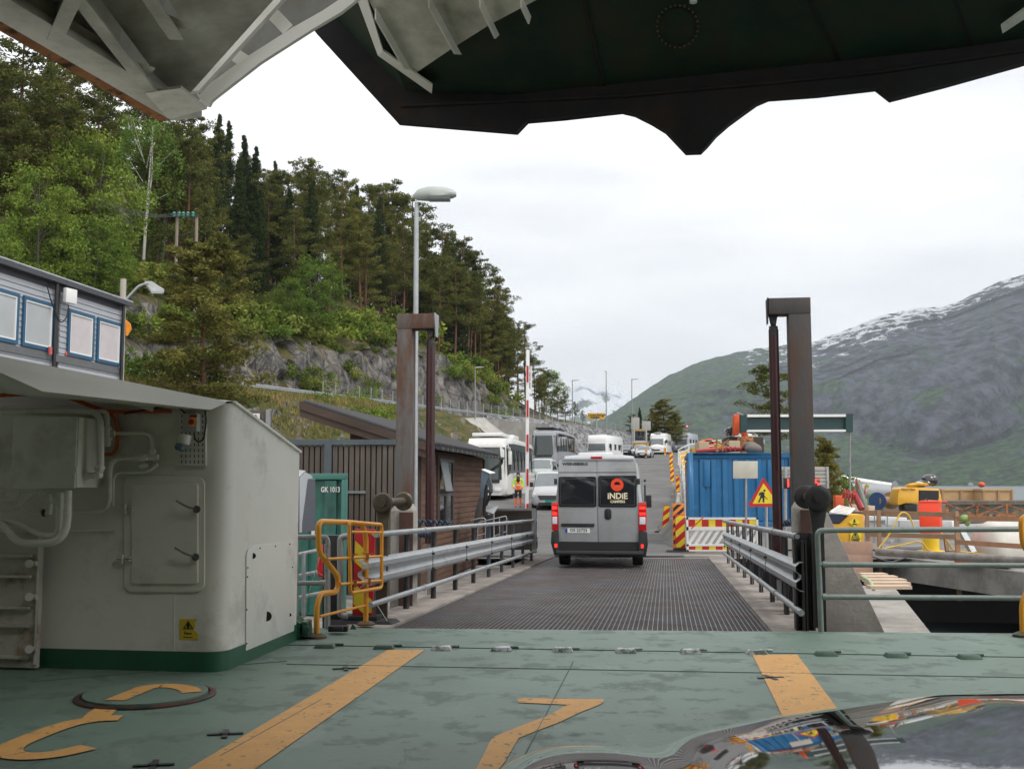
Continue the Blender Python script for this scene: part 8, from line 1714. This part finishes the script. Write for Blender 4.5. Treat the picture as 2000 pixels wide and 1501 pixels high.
# near lone pine on the verge
p = W(403, 770, 67); z = land_z(p.x, p.y)
put('lone', 0, p.x, p.y, min(z, p.z)-.3, W(410, 455, 67).z-min(z, p.z)+.3, 'lone bushy pine with reddish trunk on the grass verge below the rock', None, 1.3)
# bushes on the cliff top and verge
for n_ in range(110):
    px = R.uniform(215, 1010); d = R.uniform(11, 13.5) if n_ % 4 else R.uniform(12, 15)
    if n_ < 45: px = R.uniform(215, 500); d = R.uniform(11.5, 18)
    Y = Yd(px, d); x = (px-1000)/F*Y
    put('bush', n_, x, Y, land_z(x, Y)-.3, R.uniform(1.3, 3.0), 'light green bush in the belt above the rock face', 'bushes above the rock face', 1.1)
for n_ in range(34):
    px = R.uniform(250, 790); d = R.uniform(-6, -1.2) if n_ % 3 else R.uniform(5, 6.5); Y = Yd(px, d); x = (px-1000)/F*Y
    put('bush', n_, x, Y, land_z(x, Y)-.15, R.uniform(.5, 1.1), 'small green shrub beside the upper road guard rail', 'shrubs on the road verge', 1.1)
for (px, py, Y, h, lab) in ((690, 805, 84, 1.6, 'rounded green shrub above the shed roof'), (745, 800, 86, 1.3, 'green shrub beside the left pylon above the shed roof'), (265, 700, 70, 2.0, 'dark green shrub at the foot of the rock by the grey building')):
    p = W(px, py, Y); put('bush', 1, p.x, p.y, p.z-h*.6, h, lab)
# far trees
for (px, pyb, yt, Y, k_, i, w_, lab) in ((1300, 858, 778, 150, 'lone', 0, 1.6, 'broad dark pine standing behind the parked white camper'), (1322, 862, 806, 150, 'lone', 0, 1.3, 'lower dark pine right beside the broad one behind the camper'), (1275, 860, 800, 152, 'lone', 0, 1.2, 'small dark pine on the left flank of the broad one'), (1250, 860, 795, 158, 'spruce', 0, 1.2, 'small pale spruce between the two far road signs'), (1236, 862, 805, 160, 'pine', 0, 1.2, 'thin dark pine behind the far grey sign backs'),
    (1520, 950, 700, 52, 'pine', 3, 1.5, 'tall thin-crowned pine behind the right pylon'), (1608, 1000, 850, 47, 'lone', 0, .9, 'small leaning pine right of the right pylon'), (1622, 1000, 885, 45, 'lone', 0, .9, 'smallest pine by the gas bottles right of the pylon')):
    p = W(px, pyb, Y); put(k_, i, p.x, p.y, p.z-.5, W(px, yt, Y).z-p.z+.5, lab, None, w_)
for n_ in range(14):
    px = R.uniform(1470, 1600); p = W(px, 900, 56); put('bush', n_, p.x, p.y, ground_z(p.x, 56)+.5, R.uniform(1.2, 2.2), 'green bush behind the blue container and right pylon', 'bushes behind the container')
for n_ in range(60):
    px = R.uniform(240, 1010); d = R.uniform(6.6, 9.5); Y = Yd(px, d); x = (px-1000)/F*Y
    put('bush', n_, x, Y, land_z(x, Y)-.2, R.uniform(.7, 1.9), 'green shrub clinging to the rock face', 'shrubs on the rock face', 1.0)
for k_, L_ in protos.items():
    for o, h in L_:
        if o.name not in used:
            for c in [c for c in bpy.data.objects if c.parent == o]: bpy.data.objects.remove(c)
            bpy.data.objects.remove(o)
# grass tufts on the verge
R.seed(9); gt_ = MB(); vs = []; fs = []
for i in range(9000):
    px = R.uniform(240, 800); d = -R.random()**1.3*11-.8; Y = Yd(px, d); x = (px-1000)/F*Y; z = land_z(x, Y); h = R.uniform(.18, .5); a = R.uniform(0, pi); k = len(vs)
    dx, dy = cos(a)*.09, sin(a)*.09; lx, ly = R.uniform(-.15, .15), R.uniform(-.15, .15)
    vs += [V((x-dx, Y-dy, z)), V((x+dx, Y+dy, z)), V((x+lx, Y+ly, z+h))]; fs.append((k, k+1, k+2))
gt_.add(vs, fs); o = gt_.build('verge_grass', leafmat('verge_grass', (.12, .14, .03), (.28, .22, .09)), None, smooth=0, normals=False); tag(o, 'rough green and tan grass on the verge above the shed', 'grass', kind='stuff')
o = hz.build('haze', vm, smooth=0); o['kind'] = 'stuff'
